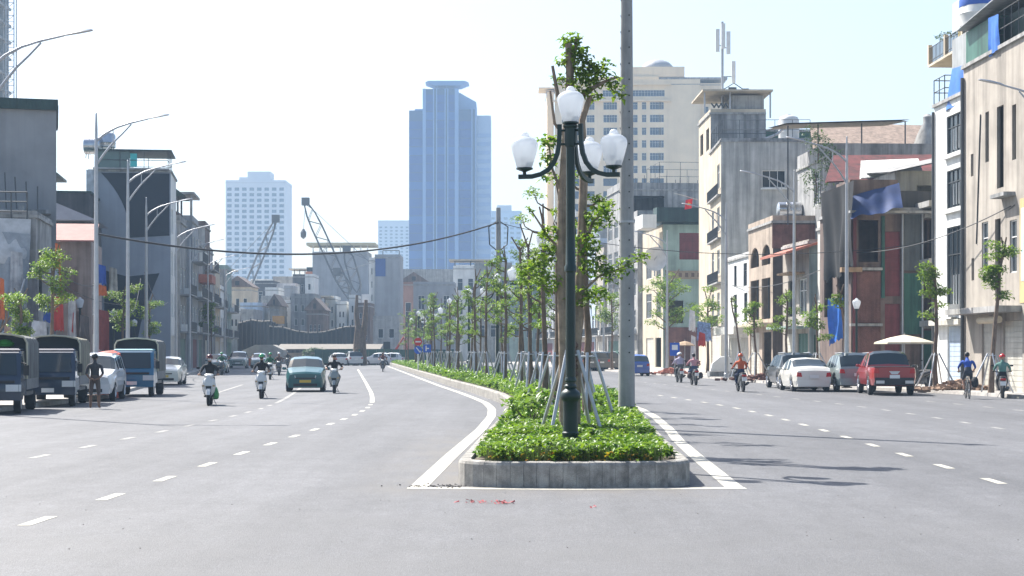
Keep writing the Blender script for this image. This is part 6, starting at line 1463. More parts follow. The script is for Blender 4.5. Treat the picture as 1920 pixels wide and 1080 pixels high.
h.mb('gable_roof', MB().prism([(-8.0, 10.9), (.6, 10.9), (-4.6, 13.1)][::-1], 1, -1.2, 7), M('pale_grey_roof', (.32, .33, .38), .7, .12, 1))
h = House('row_house', 'dark tin-roofed house top behind the grey gable', (-32.9, 133), 8, 12, 14.0, -1, DARKW, rot=8, parapet=0, slab=GREENTIN_D, F=[(1, 3, 9, 11, 'g')], S=[(1.5, 4, 10, 12.4, 'v')])
h.box('tin_room', 4, 9.5, .5, 6, 14.17, 15.4, GREYTIN); h.box('tin_roof', 2.5, 10, .2, 6.5, 15.42, 15.6, GREENTIN_D); h.tubes('stay', [((3, -.1, 11), (5, -.1, 15))], .06, GALV, 5)
# grey house with black painted swoops
GP = M('pale_grey_paint', (.27, .29, .33), .85, .08, .5, streak=.08); BP = M('charcoal_paint', (.022, .026, .038), .85, .1, .5)
hp = House('party_wall_house', 'pale grey house wall painted with two black curved shapes', (-28.1, 140.5), 8, 6.6, 16.4, -1, WHITEW, rot=8, sidewall=GP, parapet=0, F=[(1, 3, 4.5, 6.5, 'g'), (5, 7, 4.5, 6.5, 'g'), (1, 3, 8, 10, 'g'), (5, 7, 8, 10, 'g'), (1, 3, 11.5, 13.5, 'g'), (.5, 6, .1, 3, 's', SHUT, SHUT)])
def swoop(pts, nm): hp.mb(nm, MB().prism([(-x, z) for x, z in pts], 1, -.03, -.003), BP)
swoop([(.1, 11.2)] + [(3.3 + 2.3 * (a ** 2.2), 11.0 + 5.3 * a) for a in np.linspace(.0, 1, 10)] + [(.1, 16.3)], 'black_shape')
swoop([(2.9, 1.4), (5.4, 1.4), (5.3, 8.3), (3.5, 7.8), (.9, 8.1), (1.2, 7.4), (1.9, 5.6), (2.4, 4.0)], 'black_shape')
hp.box('white_pilaster', 6.1, 6.75, -.25, -.035, 0, 16.5, M('peeling_white', (.45, .46, .48), .85, .25, 2, streak=.2))
hp.box('terrace_slab', .1, 6.2, -.4, 6, 16.57, 16.7, CONC)
rail_roof(hp, 'terrace_frame', .2, 6.0, -.2, 5, 16.6, 1.5, 1.5); hp.box('terrace_roof', -.1, 6.2, -.5, 5.4, 18.1, 18.2, GREENTIN_D); hp.box('glazed_room', 3.3, 5.9, -.1, 4, 16.71, 18.09, M('greenish_glass', (.1, .16, .15), .15, .1)); hp.box('cyan_curtain', 2.7, 3.25, -.15, -.1, 16.8, 17.9, M('cyan_cloth', (.05, .5, .5), .6, 0))
tank('domed steel tank on the painted house roof', hp.world(5.3, 2, 18.2), .7, 1.3); tank('lying steel tank at the back edge of the painted house roof', hp.world(6.4, 1.5, 17.6), .7, 1.4, True)
hp.box('roof_room', 3.6, 6.5, 4.1, 6, 16.57, 18.05, CONC_D)
rowL = [('dark narrow house with small gabled lookout beside the painted house', (-29.2, 150), 7, 5, 13.0, CONC_D, 'gable'), ('narrow balcony house with open top storey at the right of the left row', (-29.6, 158), 7, 6, 13.6, GREYP, 'open'), ('slim grey house with red awning in the left row', (-30.7, 167), 6, 6, 12.0, CONC, 'awning'), ('thin tall house end with rusty strip in the left row', (-31.3, 174), 7, 7, 14.3, BROWNW, ''), ('hazy grey house in the left row behind street lamps', (-32.8, 184), 8, 8, 12.4, GREYP, ''), ('hazy pale house in the left row behind street lamps', (-33.9, 195), 8, 8, 10.8, CREAM, ''), ('low hazy white house at the end of the left row', (-35.2, 206), 9, 8, 9.0, WHITEW, ''), ('hazy green roofed house at the end of the left row', (-36.4, 218), 10, 9, 12.0, TURQ, '')]
for lab, P, w, d, H, mt, k in rowL:
    nf = int(H // 3.3); F = []
    for f in range(1, nf):
        for q in range(2): a = w * (.1 + .46 * q); F.append((a, a + w * .32, f * 3.3 + .6, f * 3.3 + 2.5, 'g'))
    F.append((w * .08, w * .9, .1, 2.8, 's', rnd.choice((SHUT, GREENTIN, REDDOOR)), SHUT))
    hh = House('row_house', lab, P, w - .12, d, H, -1, mt, rot=6, F=F, S=[(.5, 1.2, H - 4.2, H - 2.4, 'g'), (.6, 1.4, H - 7.6, H - 6, 'g')], parapet=.5, sidewall=CONC if k != 'open' else GREYP)
    for f in range(1, nf): hh.balcony(.1, w - .3, f * 3.3, 1.0)
    for q in range(2): hh.box('air_conditioner', -.55, -.02, .6 + q * w * .45, 1.4 + q * w * .45, 3.3 * (q + 1) + .15, 3.3 * (q + 1) + .75, FRAME_W)
    if k == 'gable':
        hh.tubes('lookout_post', [((x, y, H), (x, y, H + 2.4)) for x in (.2, 3.6) for y in (.3, 4)], .09, STEELD, 5); hh.mb('gable_roof', MB().prism([(.5, H + 2.3), (-4.4, H + 2.3), (-1.9, H + 4.2)], 1, -.4, 5), GREENTIN_D); hh.box('lookout_wall', .2, 3.6, .3, 4, H + .17, H + 1.0, BRICKR)
    if k == 'open':
        hh.tubes('roof_post', [((x, .1, H), (x, .1, H + 2.6)) for x in (.1, 1.6, 3.4, 5.2)], .12, CONC, 5); hh.box('top_slab', -.2, 6, -.3, 6.5, H + 2.6, H + 2.8, CONC)
    if k == 'awning': hh.box('red_awning', -1.3, -.01, .2, 5.6, 8.4, 9.2, PINKTILE); hh.box('air_conditioner', -.7, -.02, 1, 2, 10.2, 11.4, FRAME_W)
# banners and cloth hanging on the left pavement
banner('tall orange banner at the left picture edge', 0, 8, 520, 600, 86, ORT, 31); banner('thin orange-red banner beside the bright tree', 103, 113, 455, 545, 88, ORT, 32); banner('red banner below the bright tree crown', 100, 118, 555, 622, 86, RDT, 33); banner('dark blue cloth beside the red banner', 84, 104, 560, 605, 87, BLT, 34)
banner('blue top half of the striped banner right of the first street lamp', 184, 198, 495, 535, 88, BLT, 35); banner('orange middle of the striped banner right of the first street lamp', 184, 199, 533, 556, 88.2, ORT, 36); banner('brick red cloth hanging behind the white suv', 184, 204, 580, 658, 90, M('brick_red_cloth', (.25, .06, .05), .8, .15, 3), 37); banner('thin red strip hanging behind the canvas truck', 137, 141, 585, 625, 85, RDT, 38)
for k, (px, w_, y0, y1, Y, c, lab) in enumerate([(20, 22, 470, 560, 87, (.3, .31, .33), 'grey-white cloth strip hanging left of the leaning pole'), (52, 18, 520, 610, 86.5, (.1, .1, .11), 'dark sheet hanging beside the leaning pole'), (128, 14, 560, 640, 85, (.35, .34, .34), 'pale cloth strip hanging right of the red banner'), (150, 16, 590, 640, 84, (.07, .06, .06), 'dark cloth hanging behind the canvas truck'), (60, 26, 600, 640, 83, (.38, .39, .42), 'white plastic bundle behind the first truck'), (205, 14, 500, 560, 112, (.4, .38, .33), 'beige cloth hanging under the painted wall'), (96, 14, 500, 550, 87.5, (.25, .27, .32), 'blue-grey plastic hanging beside the orange banner'), (8, 14, 610, 650, 82, (.3, .2, .15), 'brown sacking at the left picture edge')]):
    banner(lab, px, px + w_, y0, y1, Y, M('hung_cloth_%d' % k, c, .85, .3, 2, streak=.2), 60 + k)
# concrete frame of an unfinished high-rise far left
def frame_tower(label, x0, x1, y0, y1, z0, fl, n):
    t = thing('unfinished_tower', label, 'building', ((x0 + x1) / 2, (y0 + y1) / 2, 0)); w, d = (x1 - x0) / 2, (y1 - y0) / 2
    for k in range(n): MB().box(-w, w, -d, d, fl * k + 3, fl * k + 3.5).build('floor_slab', CONC, t)
    for i in range(6):
        for j in range(3): x, y = -w + .8 + (2 * w - 1.6) * i / 5, -d + .8 + (2 * d - 1.6) * j / 2; MB().box(x - .4, x + .4, y - .4, y + .4, 0, fl * n + 1).build('column', CONC, t)
    return t
frame_tower('bare concrete frame of an unfinished high-rise at the top left corner', -121.6, -100.6, 335, 343, 0, 3.35, 23)
t = thing('hoist_mast', 'lattice hoist mast beside the unfinished high-rise', 'hoist', (-99.2, 338, 0)); m = MB()
for x in (-.8, .8):
    for y in (-.8, .8): m.box(x - .1, x + .1, y - .1, y + .1, 0, 76)
m.build('mast_leg', GALV, t); m = MB()
for k in range(60): m.tube([(-.8, -.8, k * 1.26), (.8, -.8, k * 1.26 + (1.26 if k % 2 else 0))], .07, 4); m.tube([(-.8, -.8, k * 1.26), (.8, -.8, k * 1.26)], .07, 4)
m.build('bracing', GALV, t)
# ================================================================== FAR BACKGROUND
def grid_holes(W_, z0, z1, nx, nz, fx, fz, mx=0, kind='p'):
    out = []
    for i in range(nx):
        for k in range(nz):
            a = mx + (W_ - 2 * mx) * (i + .5 - fx / 2) / nx; b = z0 + (z1 - z0) * (k + .5 - fz / 2) / nz
            out.append((a, a + (W_ - 2 * mx) * fx / nx, b, b + (z1 - z0) * fz / nz, kind))
    return out
def block(name, label, px0, px1, ptop, Y, D, wall, S, cat='building', rot=0, parapet=1.0, fm=None, gm=None, depth=.3, slab=None, F=()):
    """free-standing block whose camera-facing wall spans px0..px1 at depth Y; local x runs to the right"""
    x0 = (px0 - 960) * Y / FPX; w = (px1 - px0) * Y / FPX; H = EYE + (657 - ptop) * Y / FPX
    return House(name, label, (x0, Y), D, w, H, 1, wall, S=S(w, H) if callable(S) else S, F=F(D, H) if callable(F) else F, rot=rot, cat=cat, parapet=parapet, fm=fm, gm=gm, depth=depth, z=0, slab=slab)
TGL = M('far_window_glass', (.06, .085, .12), .15, .1, .1); BGL = M('blue_curtain_glass', (.003, .05, .25), .3, .12, .08, spec=.25); BGL2 = M('blue_curtain_glass_pale', (.01, .09, .33), .3, .12, .08, spec=.25)
# white tower
b = block('white_tower', 'pale white high-rise with even rows of windows left of the crane', 423, 535, 343, 1000, 30, M('tower_white', (.55, .57, .6), .8, .04, .1), lambda w, H: grid_holes(w, 20, H - 2, 8, 24, .62, .58, 0), F=lambda d, H: [(d * .2, d * .35, 20 + 4 * k, 22.6 + 4 * k, 'p') for k in range(18)], gm=TGL, parapet=1.5, depth=.6, rot=0)
w_ = b.D; b.box('roof_block', w_ * .2, w_ * .34, 6, 18, b.H + .2, b.H + 4, M('tower_white', None)); b.box('roof_block', w_ * .345, w_ * .73, 5, 20, b.H + .2, b.H + 7.2, M('tower_white', None))
# blue glass tower
Y = 800; s4 = FPX / Y
x0 = (767 - 960) / s4; H1 = EYE + (657 - 207) / s4; H2 = EYE + (657 - 168) / s4
t = thing('glass_tower', 'tall blue glass tower with flat helipad crown', 'building', ((840 - 960) / s4, Y, 0))
TW = M('tower_pale_cladding', (.16, .28, .5), .6, .05, .1); BX = M('dark_spandrel', (.012, .05, .15), .3, .05, .1)
def tb(nm, p0, p1, y0, y1, z0, z1, m): return MB().box((p0 - 840) / s4, (p1 - 840) / s4, y0, y1, z0, z1).build(nm, m, t)
tb('left_wing', 767, 794, 0, 26, 0, H1, BX); tb('core', 796, 857, -2, 26, 0, H2, BX); tb('right_wing', 859, 892, 0, 26, 0, H1 + .5, BX)
tb('side_wing', 893.5, 920, 3, 26, 0, EYE + (657 - 215) / s4, M('tower_side_cladding', (.3, .41, .58), .6, .05, .1))
for p0, p1 in ((793, 799), (812.5, 814.5), (818, 820), (834, 836), (839, 841), (853, 860), (884, 886), (891, 893.3)): tb('pilaster', p0, p1, -2.9 if p0 < 860 else -.9, 1, 0, H2 if p0 < 860 else H1 + 1, TW)
nfl = 30
cols = [(767, 793, -.35, H1), (799, 812.5, -2.35, H2), (820, 834, -2.35, H2), (841, 853, -2.35, H2), (860, 884, -.35, H1)]
fh = 4.05; cache = {}
for ci, (p0, p1, y, hh) in enumerate(cols):
    k = 0
    while (k + 1) * fh < hh - 1:
        key = ci, k % 4 == 3
        if key not in cache: cache[key] = MB().box(0, (p1 - p0) / s4, 0, .3, .25, fh - .12).mesh('glass_panel', BGL2 if k % 4 == 3 else BGL)
        if fh * k > 22: link('glass_panel', cache[key], t, ((p0 - 840) / s4, y, fh * k))
        k += 1
sp = MB()
for k in range(26): sp.box((894.5 - 840) / s4, (919 - 840) / s4, 2.7, 3, fh * k + .8, fh * k + 2.6)
sp.build('side_window_bands', M('side_glass', (.2, .32, .54), .4, .08, .1), t)
m = MB(); m.prism([(p - 840, H) for p, H in ((857.5, 0), (892.5, 0), (892.5, EYE + (657 - 189) / s4), (857.5, H2 - .3))] if False else [((857.5 - 840) / s4, H1), ((892.5 - 840) / s4, H1), ((892.5 - 840) / s4, EYE + (657 - 189) / s4), ((857.5 - 840) / s4, H2 - .3)], 1, 4, 24); m.build('core_side', TW, t)
m = MB(); zc = H2 + 2.2
for px in (820, 836, 851): m.box((px - 840) / s4 - .35, (px - 840) / s4 + .35, 4, 7, H2, zc + 1.5)
m.build('crown_posts', TW, t)
MB().rings([[((x - 836) / s4 - 1 , y, z) for x, y in ((a, 2), (b_, 2), (b_ + 1, 14), (a - 1, 14))] for a, b_, z in ((815, 862, zc), (797, 878, zc + 1.6), (803, 870, zc + 2.3))]).build('helipad', TW, t)
tb('roof_unit', 777, 792, 4, 12, H1, H1 + 1.2, TW)
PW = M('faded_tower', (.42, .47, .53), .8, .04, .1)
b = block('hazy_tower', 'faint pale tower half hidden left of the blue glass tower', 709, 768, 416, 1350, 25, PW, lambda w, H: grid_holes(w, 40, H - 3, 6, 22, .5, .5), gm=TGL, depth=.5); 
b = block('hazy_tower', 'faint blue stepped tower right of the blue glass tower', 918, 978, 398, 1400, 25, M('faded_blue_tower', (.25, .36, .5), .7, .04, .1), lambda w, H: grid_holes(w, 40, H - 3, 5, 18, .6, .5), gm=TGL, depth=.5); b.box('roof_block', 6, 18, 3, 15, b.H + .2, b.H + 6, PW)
# cream apartment block
YC = 430; sC_ = FPX / YC
def capt(w, H):
    out = []
    for k in range(12):
        z = H - 6.2 - k * 3.2
        for fx, ww in ((.335, 1.3), (.375, 1.6), (.455, 1.7), (.52, 1.5), (.6, .9), (.655, 2.2), (.72, .9), (.05, 1.4), (.13, 1.4), (.22, 1.6)):
            out.append((w * fx, w * fx + ww * 1.25, z, z + 1.9, 'g' if k < 6 else 'p'))
    for fx, ww in ((.33, 6), (.47, 5.5), (.62, 5), (.76, 1.6)): out.append((w * fx, w * fx + ww, H - 2.9, H - 1.3, 'g'))
    return [o for o in out if o[1] < w * .8]
CAP = M('cream_apartment', (.78, .64, .45), .85, .08, .2, streak=.06)
b = block('apartment_block', 'large cream apartment block with many balconies behind the concrete pole', 1040, 1312, 160, YC, 22, CAP, capt, rot=-2, parapet=1.2, depth=.25, gm=TGL)
w_, H_ = b.D, b.H
for k in range(2): b.box('cornice', -.6, w_ * .8, -.8, -.02, H_ - 4.2 + k * 4.1, H_ - 3.8 + k * 4.1, CAP)
for k in range(10): b.box('balcony_ledge', w_ * .45, w_ * .53, -1.2, -.02, H_ - 6.6 - 3.2 * k, H_ - 5.7 - 3.2 * k, CAP)
b.box('roof_block', w_ * .28, w_ * .72, 3, 15, H_ + .3, H_ + 2.6, CAP); b.box('roof_block', w_ * .48, w_ * .9, 4, 15, H_ + 2.65, H_ + 5.2, CAP); b.mb('dome', MB().ball((w_ * .72, 9, H_ + 5.2), 4.2, 4.2, 2.6, 14, 8), M('grey_dome', (.3, .3, .32), .6, .1), 40)
b2 = block('apartment_block', 'side wing of the cream apartment block with grey flat canopy', 1313, 1352, 160, YC + 4, 18, CAP, lambda w, H: [(w * .2, w * .4, H - 4 - 3.2 * k, H - 2.2 - 3.2 * k, 'g') for k in range(5)], parapet=.4, gm=TGL); b2.box('flat_canopy', -12, b2.D + 1.5, -1, 12, b2.H + 1.4, b2.H + 1.9, CONC)
b3 = block('apartment_block', 'left wing of the cream block with overhanging roof behind the lamp globes', 1026, 1038.5, 172, YC + 6, 18, CAP, [], parapet=.2); b3.box('flat_canopy', -2.2, 6, -1, 8, b3.H + .7, b3.H + 1.0, CAP)
# middle distance behind the junction: (label, px0, px1, ptop, Y, wall, nx, nz, extra)
OR = M('orange_trim', (.55, .2, .1), .8, .1)
mids = [('grey building with flat pale canopy roof behind the left row', 363, 428, 522, 330, GREYP, 3, 3, 'canopy'), ('pale house with gabled attic window left of the leaning boom', 421, 470, 545, 300, CREAM, 3, 3, 'gable'), ('dark teal roofed block behind the gabled pale house', 478, 514, 532, 350, DARKW, 2, 3, ''), ('small white box house before the dark teal block', 497, 522, 545, 335, WHITEW, 2, 2, ''), ('beige tall blank block beside the dark green house', 512, 549, 524, 380, BEIGE, 0, 0, ''), ('slate-grey narrow block right of the beige blank block', 533, 550, 542, 325, GREYP, 2, 3, ''), ('dark green glass house with curved roof', 549, 574, 520, 360, DARKW, 2, 4, 'canopy'), ('slim white house left of the orange trimmed building', 572, 588, 520, 332, WHITEW, 1, 5, ''),
        ('large grey building with orange trimmed edge and flat roof storey', 586, 690, 478, 350, GREYP, 0, 0, 'orange'), ('small white fronted house under the large grey building', 610, 629, 562, 290, WHITEW, 2, 3, ''), ('second small white front with dark windows under the crane cab', 631, 650, 572, 288, WHITEW, 2, 3, ''), ('white and yellow narrow front beside the brown trunk', 654, 668, 560, 286, WHITEW, 1, 3, ''), ('plain grey wall with blue sign patch at its top', 703, 750, 484, 300, GREYP, 0, 0, 'blue'), ('white glazed edge house left of the plain grey wall', 692, 702.5, 490, 303, WHITEW, 1, 6, ''), ('brick red gabled house right of the plain grey wall', 752, 800, 535, 330, M('faded_brick', (.3, .17, .13), .85, .2, .5), 2, 1, 'gable'), ('grey flat house with pale pipe behind the far trees', 775, 852, 535, 310, GREYP, 3, 2, ''), ('white stepped house behind the far trees', 850, 915, 505, 320, WHITEW, 3, 3, 'canopy'), ('dull grey house behind the island trees left of the dark pole', 890, 960, 500, 270, CONC, 3, 3, ''), ('greenish house behind the island trees right of the dark pole', 955, 1030, 520, 262, TURQ, 3, 3, ''), ('cream house behind the nearest island tree', 1020, 1085, 470, 285, CREAM, 3, 4, ''),
        ('tiny grey house with dark door above the left end of the netting', 452, 476, 588, 258, CONC, 3, 1, ''), ('small tan house wedged above the netting screen', 505, 524, 582, 270, BEIGE, 2, 2, 'gable'), ('small brown shed roofed house above the netting dip', 575, 606, 590, 262, BROWNW, 3, 1, 'gable'), ('low cream house wedged under the grey building', 590, 612, 575, 286, CREAM, 2, 2, 'canopy'), ('low cluttered white house beneath the leaning boom', 420, 450, 585, 262, WHITEW, 3, 2, ''), ('low blue-grey house beneath the leaning boom', 450, 490, 575, 268, LBLUE, 3, 2, ''), ('narrow grey house above the netting screen', 490, 530, 562, 282, CONC, 4, 3, ''), ('small white house above the netting screen', 528, 545, 570, 280, WHITEW, 1, 3, ''), ('weathered grey house above the netting screen', 545, 590, 558, 276, CONC_D, 3, 3, ''), ('tan low house beside the left row end', 388, 422, 575, 258, BEIGE, 3, 3, ''), ('dark house behind the brown trunk', 668, 694, 575, 284, BROWNW, 2, 3, ''), ('squat concrete house with low shed right of the brown trunk', 700, 748, 600, 262, CONC, 2, 1, '')]
for lab, a, b_, tp, Y, mt, nx, nz, ex in mids:
    bb = block('distant_house', lab, a, b_, tp, Y, 9, mt, (lambda w, H, nx=nx, nz=nz: grid_holes(w, 3, H - .6, nx, nz, .5, .5, .3, 'g')) if nx else [], cat='house', parapet=.5, depth=.15)
    w, H = bb.D, bb.H
    if ex == 'canopy': bb.tubes('canopy_post', [((x, .5, H), (x, .5, H + 1.6)) for x in (.3, w / 2, w - .3)], .1, STEELD, 5); bb.box('flat_canopy', -.8, w + .8, -.6, 7, H + 1.6, H + 1.85, CREAM)
    if ex == 'gable': bb.mb('gable_roof', MB().prism([(-.5, H + .67), (w + .5, H + .67), (w / 2, H + 2.6)], 1, -.4, 8), BROWNW); bb.box('attic_window', w * .42, w * .58, -.46, -.42, H + .9, H + 1.7, GLASS)
    if ex == 'orange':
        for k in range(5): bb.box('orange_ledge', -1.4, -.01, -.2, 2, 3 + 3.2 * k, 5.2 + 3.2 * k, OR); bb.box('balcony_glass', -1.2, -.02, -.1, 2, 5.25 + 3.2 * k, 6.1 + 3.2 * k, GLASS)
        bb.box('roof_storey', .4, w + 1.5, .5, 8, H - 1.6, H + .9, M('red_brown_band', (.25, .1, .08), .8, .1)) if False else None
        bb.tubes('roof_post', [((x, .2, H), (x, .2, H + 1.9)) for x in np.linspace(.1, w - .1, 9)], .12, WHITEW, 5); bb.box('top_roof', -1.2, w + 1.5, -.6, 8, H + 1.9, H + 2.5, M('yellowish_roof', (.5, .45, .3), .8, .1))
    if ex == 'blue': bb.box('blue_sign', .1, w * .42, -.1, -.01, H - 3.2, H - .1, M('faded_blue_sign', (.05, .1, .28), .6, .1)); bb.tubes('roof_frame', [((w * .3, 1, H), (w * .3, 1, H + 1.4)), ((w - .2, 1, H), (w - .2, 1, H + 1.4)), ((w * .3, 1, H + 1.4), (w - .2, 1, H + 1.4))], .08, STEELD, 5)
# demolition site: netting screen, mound, hoarding at the road end
NETD = M('dark_site_netting', (.035, .034, .036), .95, .25, .3, streak=.25); EARTH = M('site_earth', (.16, .12, .09), .95, .3, .4, bump=.3)
t = thing('site_screen', 'long dark netting screen with wavy pale top edge at the road end', 'site screen', (0, 0, 0))
def scr(pxs, Y, base, nm, mt):
    g_ = []
    for k, (px, py) in enumerate(pxs):
        p = W(px, py, Y); y = Y + .8 * math.sin(k * 1.7); g_.append([(p.x, y, base), (p.x, y - .25, (p.z + base) / 2), (p.x, y, p.z)])
    MB().sheet(g_).sheet([[(x, y + .4, z) for x, y, z in r] for r in g_]).build(nm, mt, t)
    for k in range(0, len(g_) * 3): f_ = k / 3; i_ = min(int(f_), len(g_) - 2); u_ = f_ - i_; a_, b_ = Vector(g_[i_][2]), Vector(g_[i_ + 1][2]); q_ = a_.lerp(b_, min(u_, 1)); MB().box(q_.x - .09, q_.x + .09, q_.y - .75, q_.y - .6, 0, q_.z + .25 * (k % 2)).build('screen_post', M('rusty_post', (.05, .045, .042), .8, .2, 1), t)
    g2_ = [[(x, y - .45, z) for x, y, z in ((r[0][0], r[0][1], 0), (r[0][0], r[0][1], 1.5 + .5 * math.sin(r[0][0])))] for r in g_]; MB().sheet(g2_).build('lower_sheet', EARTH, t)
    MB().tube([r[2] for r in g_], .11, 5).build('top_edge', M('pale_edge', (.25, .22, .18), .8, .2, 1), t)
scr([(448, 606), (470, 600), (490, 603), (510, 602), (520, 610)], 252, 0, 'net_panel', NETD)
scr([(505, 612), (530, 614), (555, 621), (580, 624), (605, 623), (630, 617), (650, 613), (676, 612)], 250, 0, 'net_panel', NETD)
m = MB(); rs = []
for j in range(9):
    for_ = []
    for i in range(25):
        u, v = i / 24, j / 8; px = 520 + u * 170
        for_.append(((px - 960) * (256 + 22 * v) / FPX, 256 + 22 * v, 3.6 * math.sin(math.pi * min(1, max(0, v * .9 + .05))) * (.75 + .25 * math.sin(u * 9) * math.cos(v * 5)) * min(1, 4 * u, 4 * (1 - u))))
    rs.append(for_)
stuff(m.sheet(rs).build('earth_mound', EARTH, None, True))['label'] = 'brown earth mound on the demolition site behind the netting'
t = thing('site_shed', 'low tin shed with long pale roof before the netting screen', 'shed', (W(612, 660, 236).x, 236, 0)); MB().box(-6.5, 7, 0, 5, 0, 1.5).build('shed_wall', M('shed_tan', (.33, .26, .19), .85, .2, 1), t); MB().hexa([(-7, -.6, 1.9), (7.5, -.6, 1.9), (7.5, 5, 2.6), (-7, 5, 2.6), (-7, -.6, 2.05), (7.5, -.6, 2.05), (7.5, 5, 2.75), (-7, 5, 2.75)]).build('shed_roof', M('pale_tin_roof', (.15, .125, .095), .6, .15, 1), t)
t = thing('site_shed', 'small tent-like shelter at the left of the netting screen', 'shed', (W(492, 665, 230).x, 230, 0)); MB().prism([(-2.8, 0), (-2.8, 1.8), (-1, 2.6), (1.4, 2.6), (2.8, 1.9), (2.8, 0)], 1, 0, 4).build('shelter', M('dusty_canvas', (.3, .28, .25), .85, .2, 1), t)
t = thing('hoarding', 'dark green site hoarding closing the far end of the road', 'hoarding', (0, 216, 0)); GH = M('site_green', (.02, .07, .05), .7, .2, .5)
for k in range(18):
    x = W(590, 660, 216).x + k * .98; MB().box(x, x + .95, 0, .08, 0, 2.0 + .05 * math.sin(k * 5)).build('hoarding_panel', GH, t)
t = thing('hoarding', 'orange site barrier at the left of the far road end', 'hoarding', (0, 205, 0)); 
for k in range(4): x = W(412, 660, 205).x + k * 1.3; MB().box(x, x + 1.2, 0, .12, 0, 1.1 + .3 * (k % 2)).build('barrier_panel', ORT, t)
t = thing('site_sign', 'small orange site sign above the netting screen', 'sign', (W(522, 598, 254).x, 254, 0)); MB().box(-.9, .9, 0, .1, 5.8, 7.0).build('sign_panel', M('orange_sign', (.5, .25, .06), .7, .1), t); MB().tube([(-.7, .1, 0), (-.7, .1, 6)], .06, 5).tube([(.7, .1, 0), (.7, .1, 6)], .06, 5).build('sign_post', GALV, t)
rubble('brown soil heap at the end of the island', W(735, 665, 222).x, 222, 90, 2.2, 1.2, EARTH, 9)
t = thing('excavator', 'red digger arm standing in the soil at the far bend', 'excavator', (W(733, 660, 226).x, 226, 0)); RP = M('digger_red', (.4, .06, .03), .5, .15, 1)
MB().box(-1.3, 1.3, 0, 3, .3, 1.0).build('tracks', STEELD, t); MB().box(-1.1, 1.0, 0, 2.6, 1.05, 2.0).build('body', RP, t); MB().box(-1.0, -.1, 0, 1.4, 2.0, 3.0).build('cab', GLASS, t); MB().tube([(.5, 1, 1.8), (1.6, 1, 3.6), (2.2, 1, 1.9)], .2, 6).build('arm', RP, t)
t = thing('dead_trunk', 'thick brown hacked tree trunk standing at the far road end', 'tree trunk', (W(674, 690, 208).x, 208, 0))
MB().tube([(-.5, 0, 0), (-.45, 0, 2.5), (-.2, 0, 4.6), (-.4, 0, 6.4), (-.3, 0, 8.6)], [.34, .3, .34, .26, .16], 8).build('trunk', BARK, t, 40); MB().tube([(.6, 0, 0), (.4, 0, 3), (.7, 0, 5.6), (.8, 0, 8.0)], [.34, .38, .34, .2], 8).tube([(.1, 0, 2.0), (.1, 0, 4.6)], [.62, .52], 8).build('limb', BARK, t, 40)
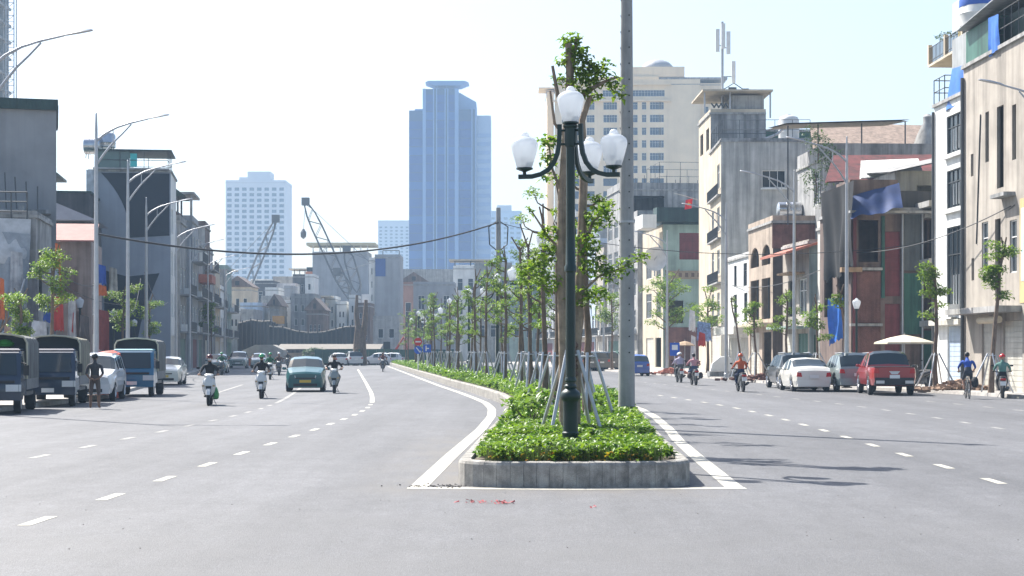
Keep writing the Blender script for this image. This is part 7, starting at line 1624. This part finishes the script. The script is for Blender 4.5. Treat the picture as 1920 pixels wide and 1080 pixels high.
# ---- cranes and drilling rigs
CRN = M('crane_grey', (.12, .13, .14), .6, .1, 1); CRB = M('crane_boom_pale', (.1, .105, .115), .6, .1, 1)
def crane(label, foot, tip, Y, wd=1.3, hook=None, col=None):
    a, b = W(*foot, Y), W(*tip, Y); t = thing('crane', label, 'crane', (a.x, Y, 0)); L = (b - a).length; d = (b - a).normalized(); s_ = Vector((d.z, 0, -d.x)); q = Vector((0, 1, 0)); o = Vector((a.x, Y, 0))
    m = MB(); n = max(6, int(L / 1.6))
    def cw(f): return wd * .5 * min(1, .3 + f * 4, .35 + (1 - f) * 4)
    for su, sv in ((1, 1), (1, -1), (-1, 1), (-1, -1)): m.tube([a - o + d * (L * k / 8) + s_ * su * cw(k / 8) + q * sv * cw(k / 8) for k in range(9)], .085, 4)
    for k in range(n):
        f, g_ = k / n, (k + 1) / n; e = 1 if k % 2 else -1
        for sv in (1, -1): m.tube([a - o + d * (L * f) + s_ * e * cw(f) + q * sv * cw(f), a - o + d * (L * g_) - s_ * e * cw(g_) + q * sv * cw(g_)], .05, 4)
    m.build('lattice_boom', col or CRB, t); h_ = MB(); h_.box(*(lambda c: (c.x - .7, c.x + .7, c.y - .5, c.y + .5, c.z - .5, c.z + .9))(b - o)); h_.build('boom_head', CRN, t)
    bz = MB(); bz.box(-2.4, 2.4, -2, 2.5, 1.3, 3.6).box(.6, 2.8, -2.2, -.4, 2.0, 4.6); bz.build('machine_house', CRN, t); MB().box(-3, 3, -2.6, -1.4, 0, 1.2).box(-3, 3, 1.4, 2.6, 0, 1.2).build('crawler_track', STEELD, t)
    if hook: p = b - o; MB().tube([p, p - Vector((.4, 0, hook))], .04, 4).build('hoist_rope', CRN, t); MB().lathe([(.05, 0), (.5, .4), (.55, 1.2), (.2, 1.8)], 8, tuple(p - Vector((.4, 0, hook + 1.6)))).build('hook_block', CRN, t)
    st = MB(); e2 = a - o + d * 2 + s_ * (7 if d.x < 0 else -7) * 1.0; st.tube([b - o, e2], .04, 4); st.build('pendant_rope', CRN, t)
    return t
crane('lattice boom crane leaning left with hook block in the distance', (656, 560), (573, 380), 310, 1.9, 5)
crane('thin leaning boom crane before the pale white high-rise', (438, 600), (517, 412), 320, 1.2)
crane('pale raised drilling rig mast before the large grey building', (672, 548), (650, 470), 305, 1.7, None, CRB)
crane('short dark boom beside the drilling rig mast', (655, 548), (632, 512), 300, 1.8, None, CRN)
# distant skyline filler: one low hazy built-up mass
m = MB(); rr = random.Random(12)
for k in range(150):
    Yk = rr.uniform(330, 700); px = rr.choice((rr.uniform(330, 800), rr.uniform(330, 1100))); x = (px - 960) * Yk / FPX; w = rr.uniform(3, 8); hh = rr.uniform(7, 16) * (1 + .0006 * Yk); m.cm = rr.randrange(4); m.box(x - w, x + w, Yk, Yk + 8, 0, hh)
stuff(m.build('distant_city', [GREYP, CREAM, CONC, WHITEW]))['label'] = 'hazy jumble of low distant houses beyond the demolition site'

# ================================================================== haze: one even box of air, sky outside
hz = MB().box(-420, 420, -30, 1480, -1.2, 150).build('haze', M('haze_air', (.8, .8, .8), 1, 0))
stuff(hz); hm = hz.data.materials[0]; hm.node_tree.nodes.remove(hm.node_tree.nodes['Principled BSDF'])
pv = hm.node_tree.nodes.new('ShaderNodeVolumePrincipled'); pv.inputs['Color'].default_value = (.52, .74, 1.0, 1); pv.inputs['Density'].default_value = .0005; pv.inputs['Anisotropy'].default_value = .0
hm.node_tree.links.new(pv.outputs[0], hm.node_tree.nodes['Material Output'].inputs['Volume'])
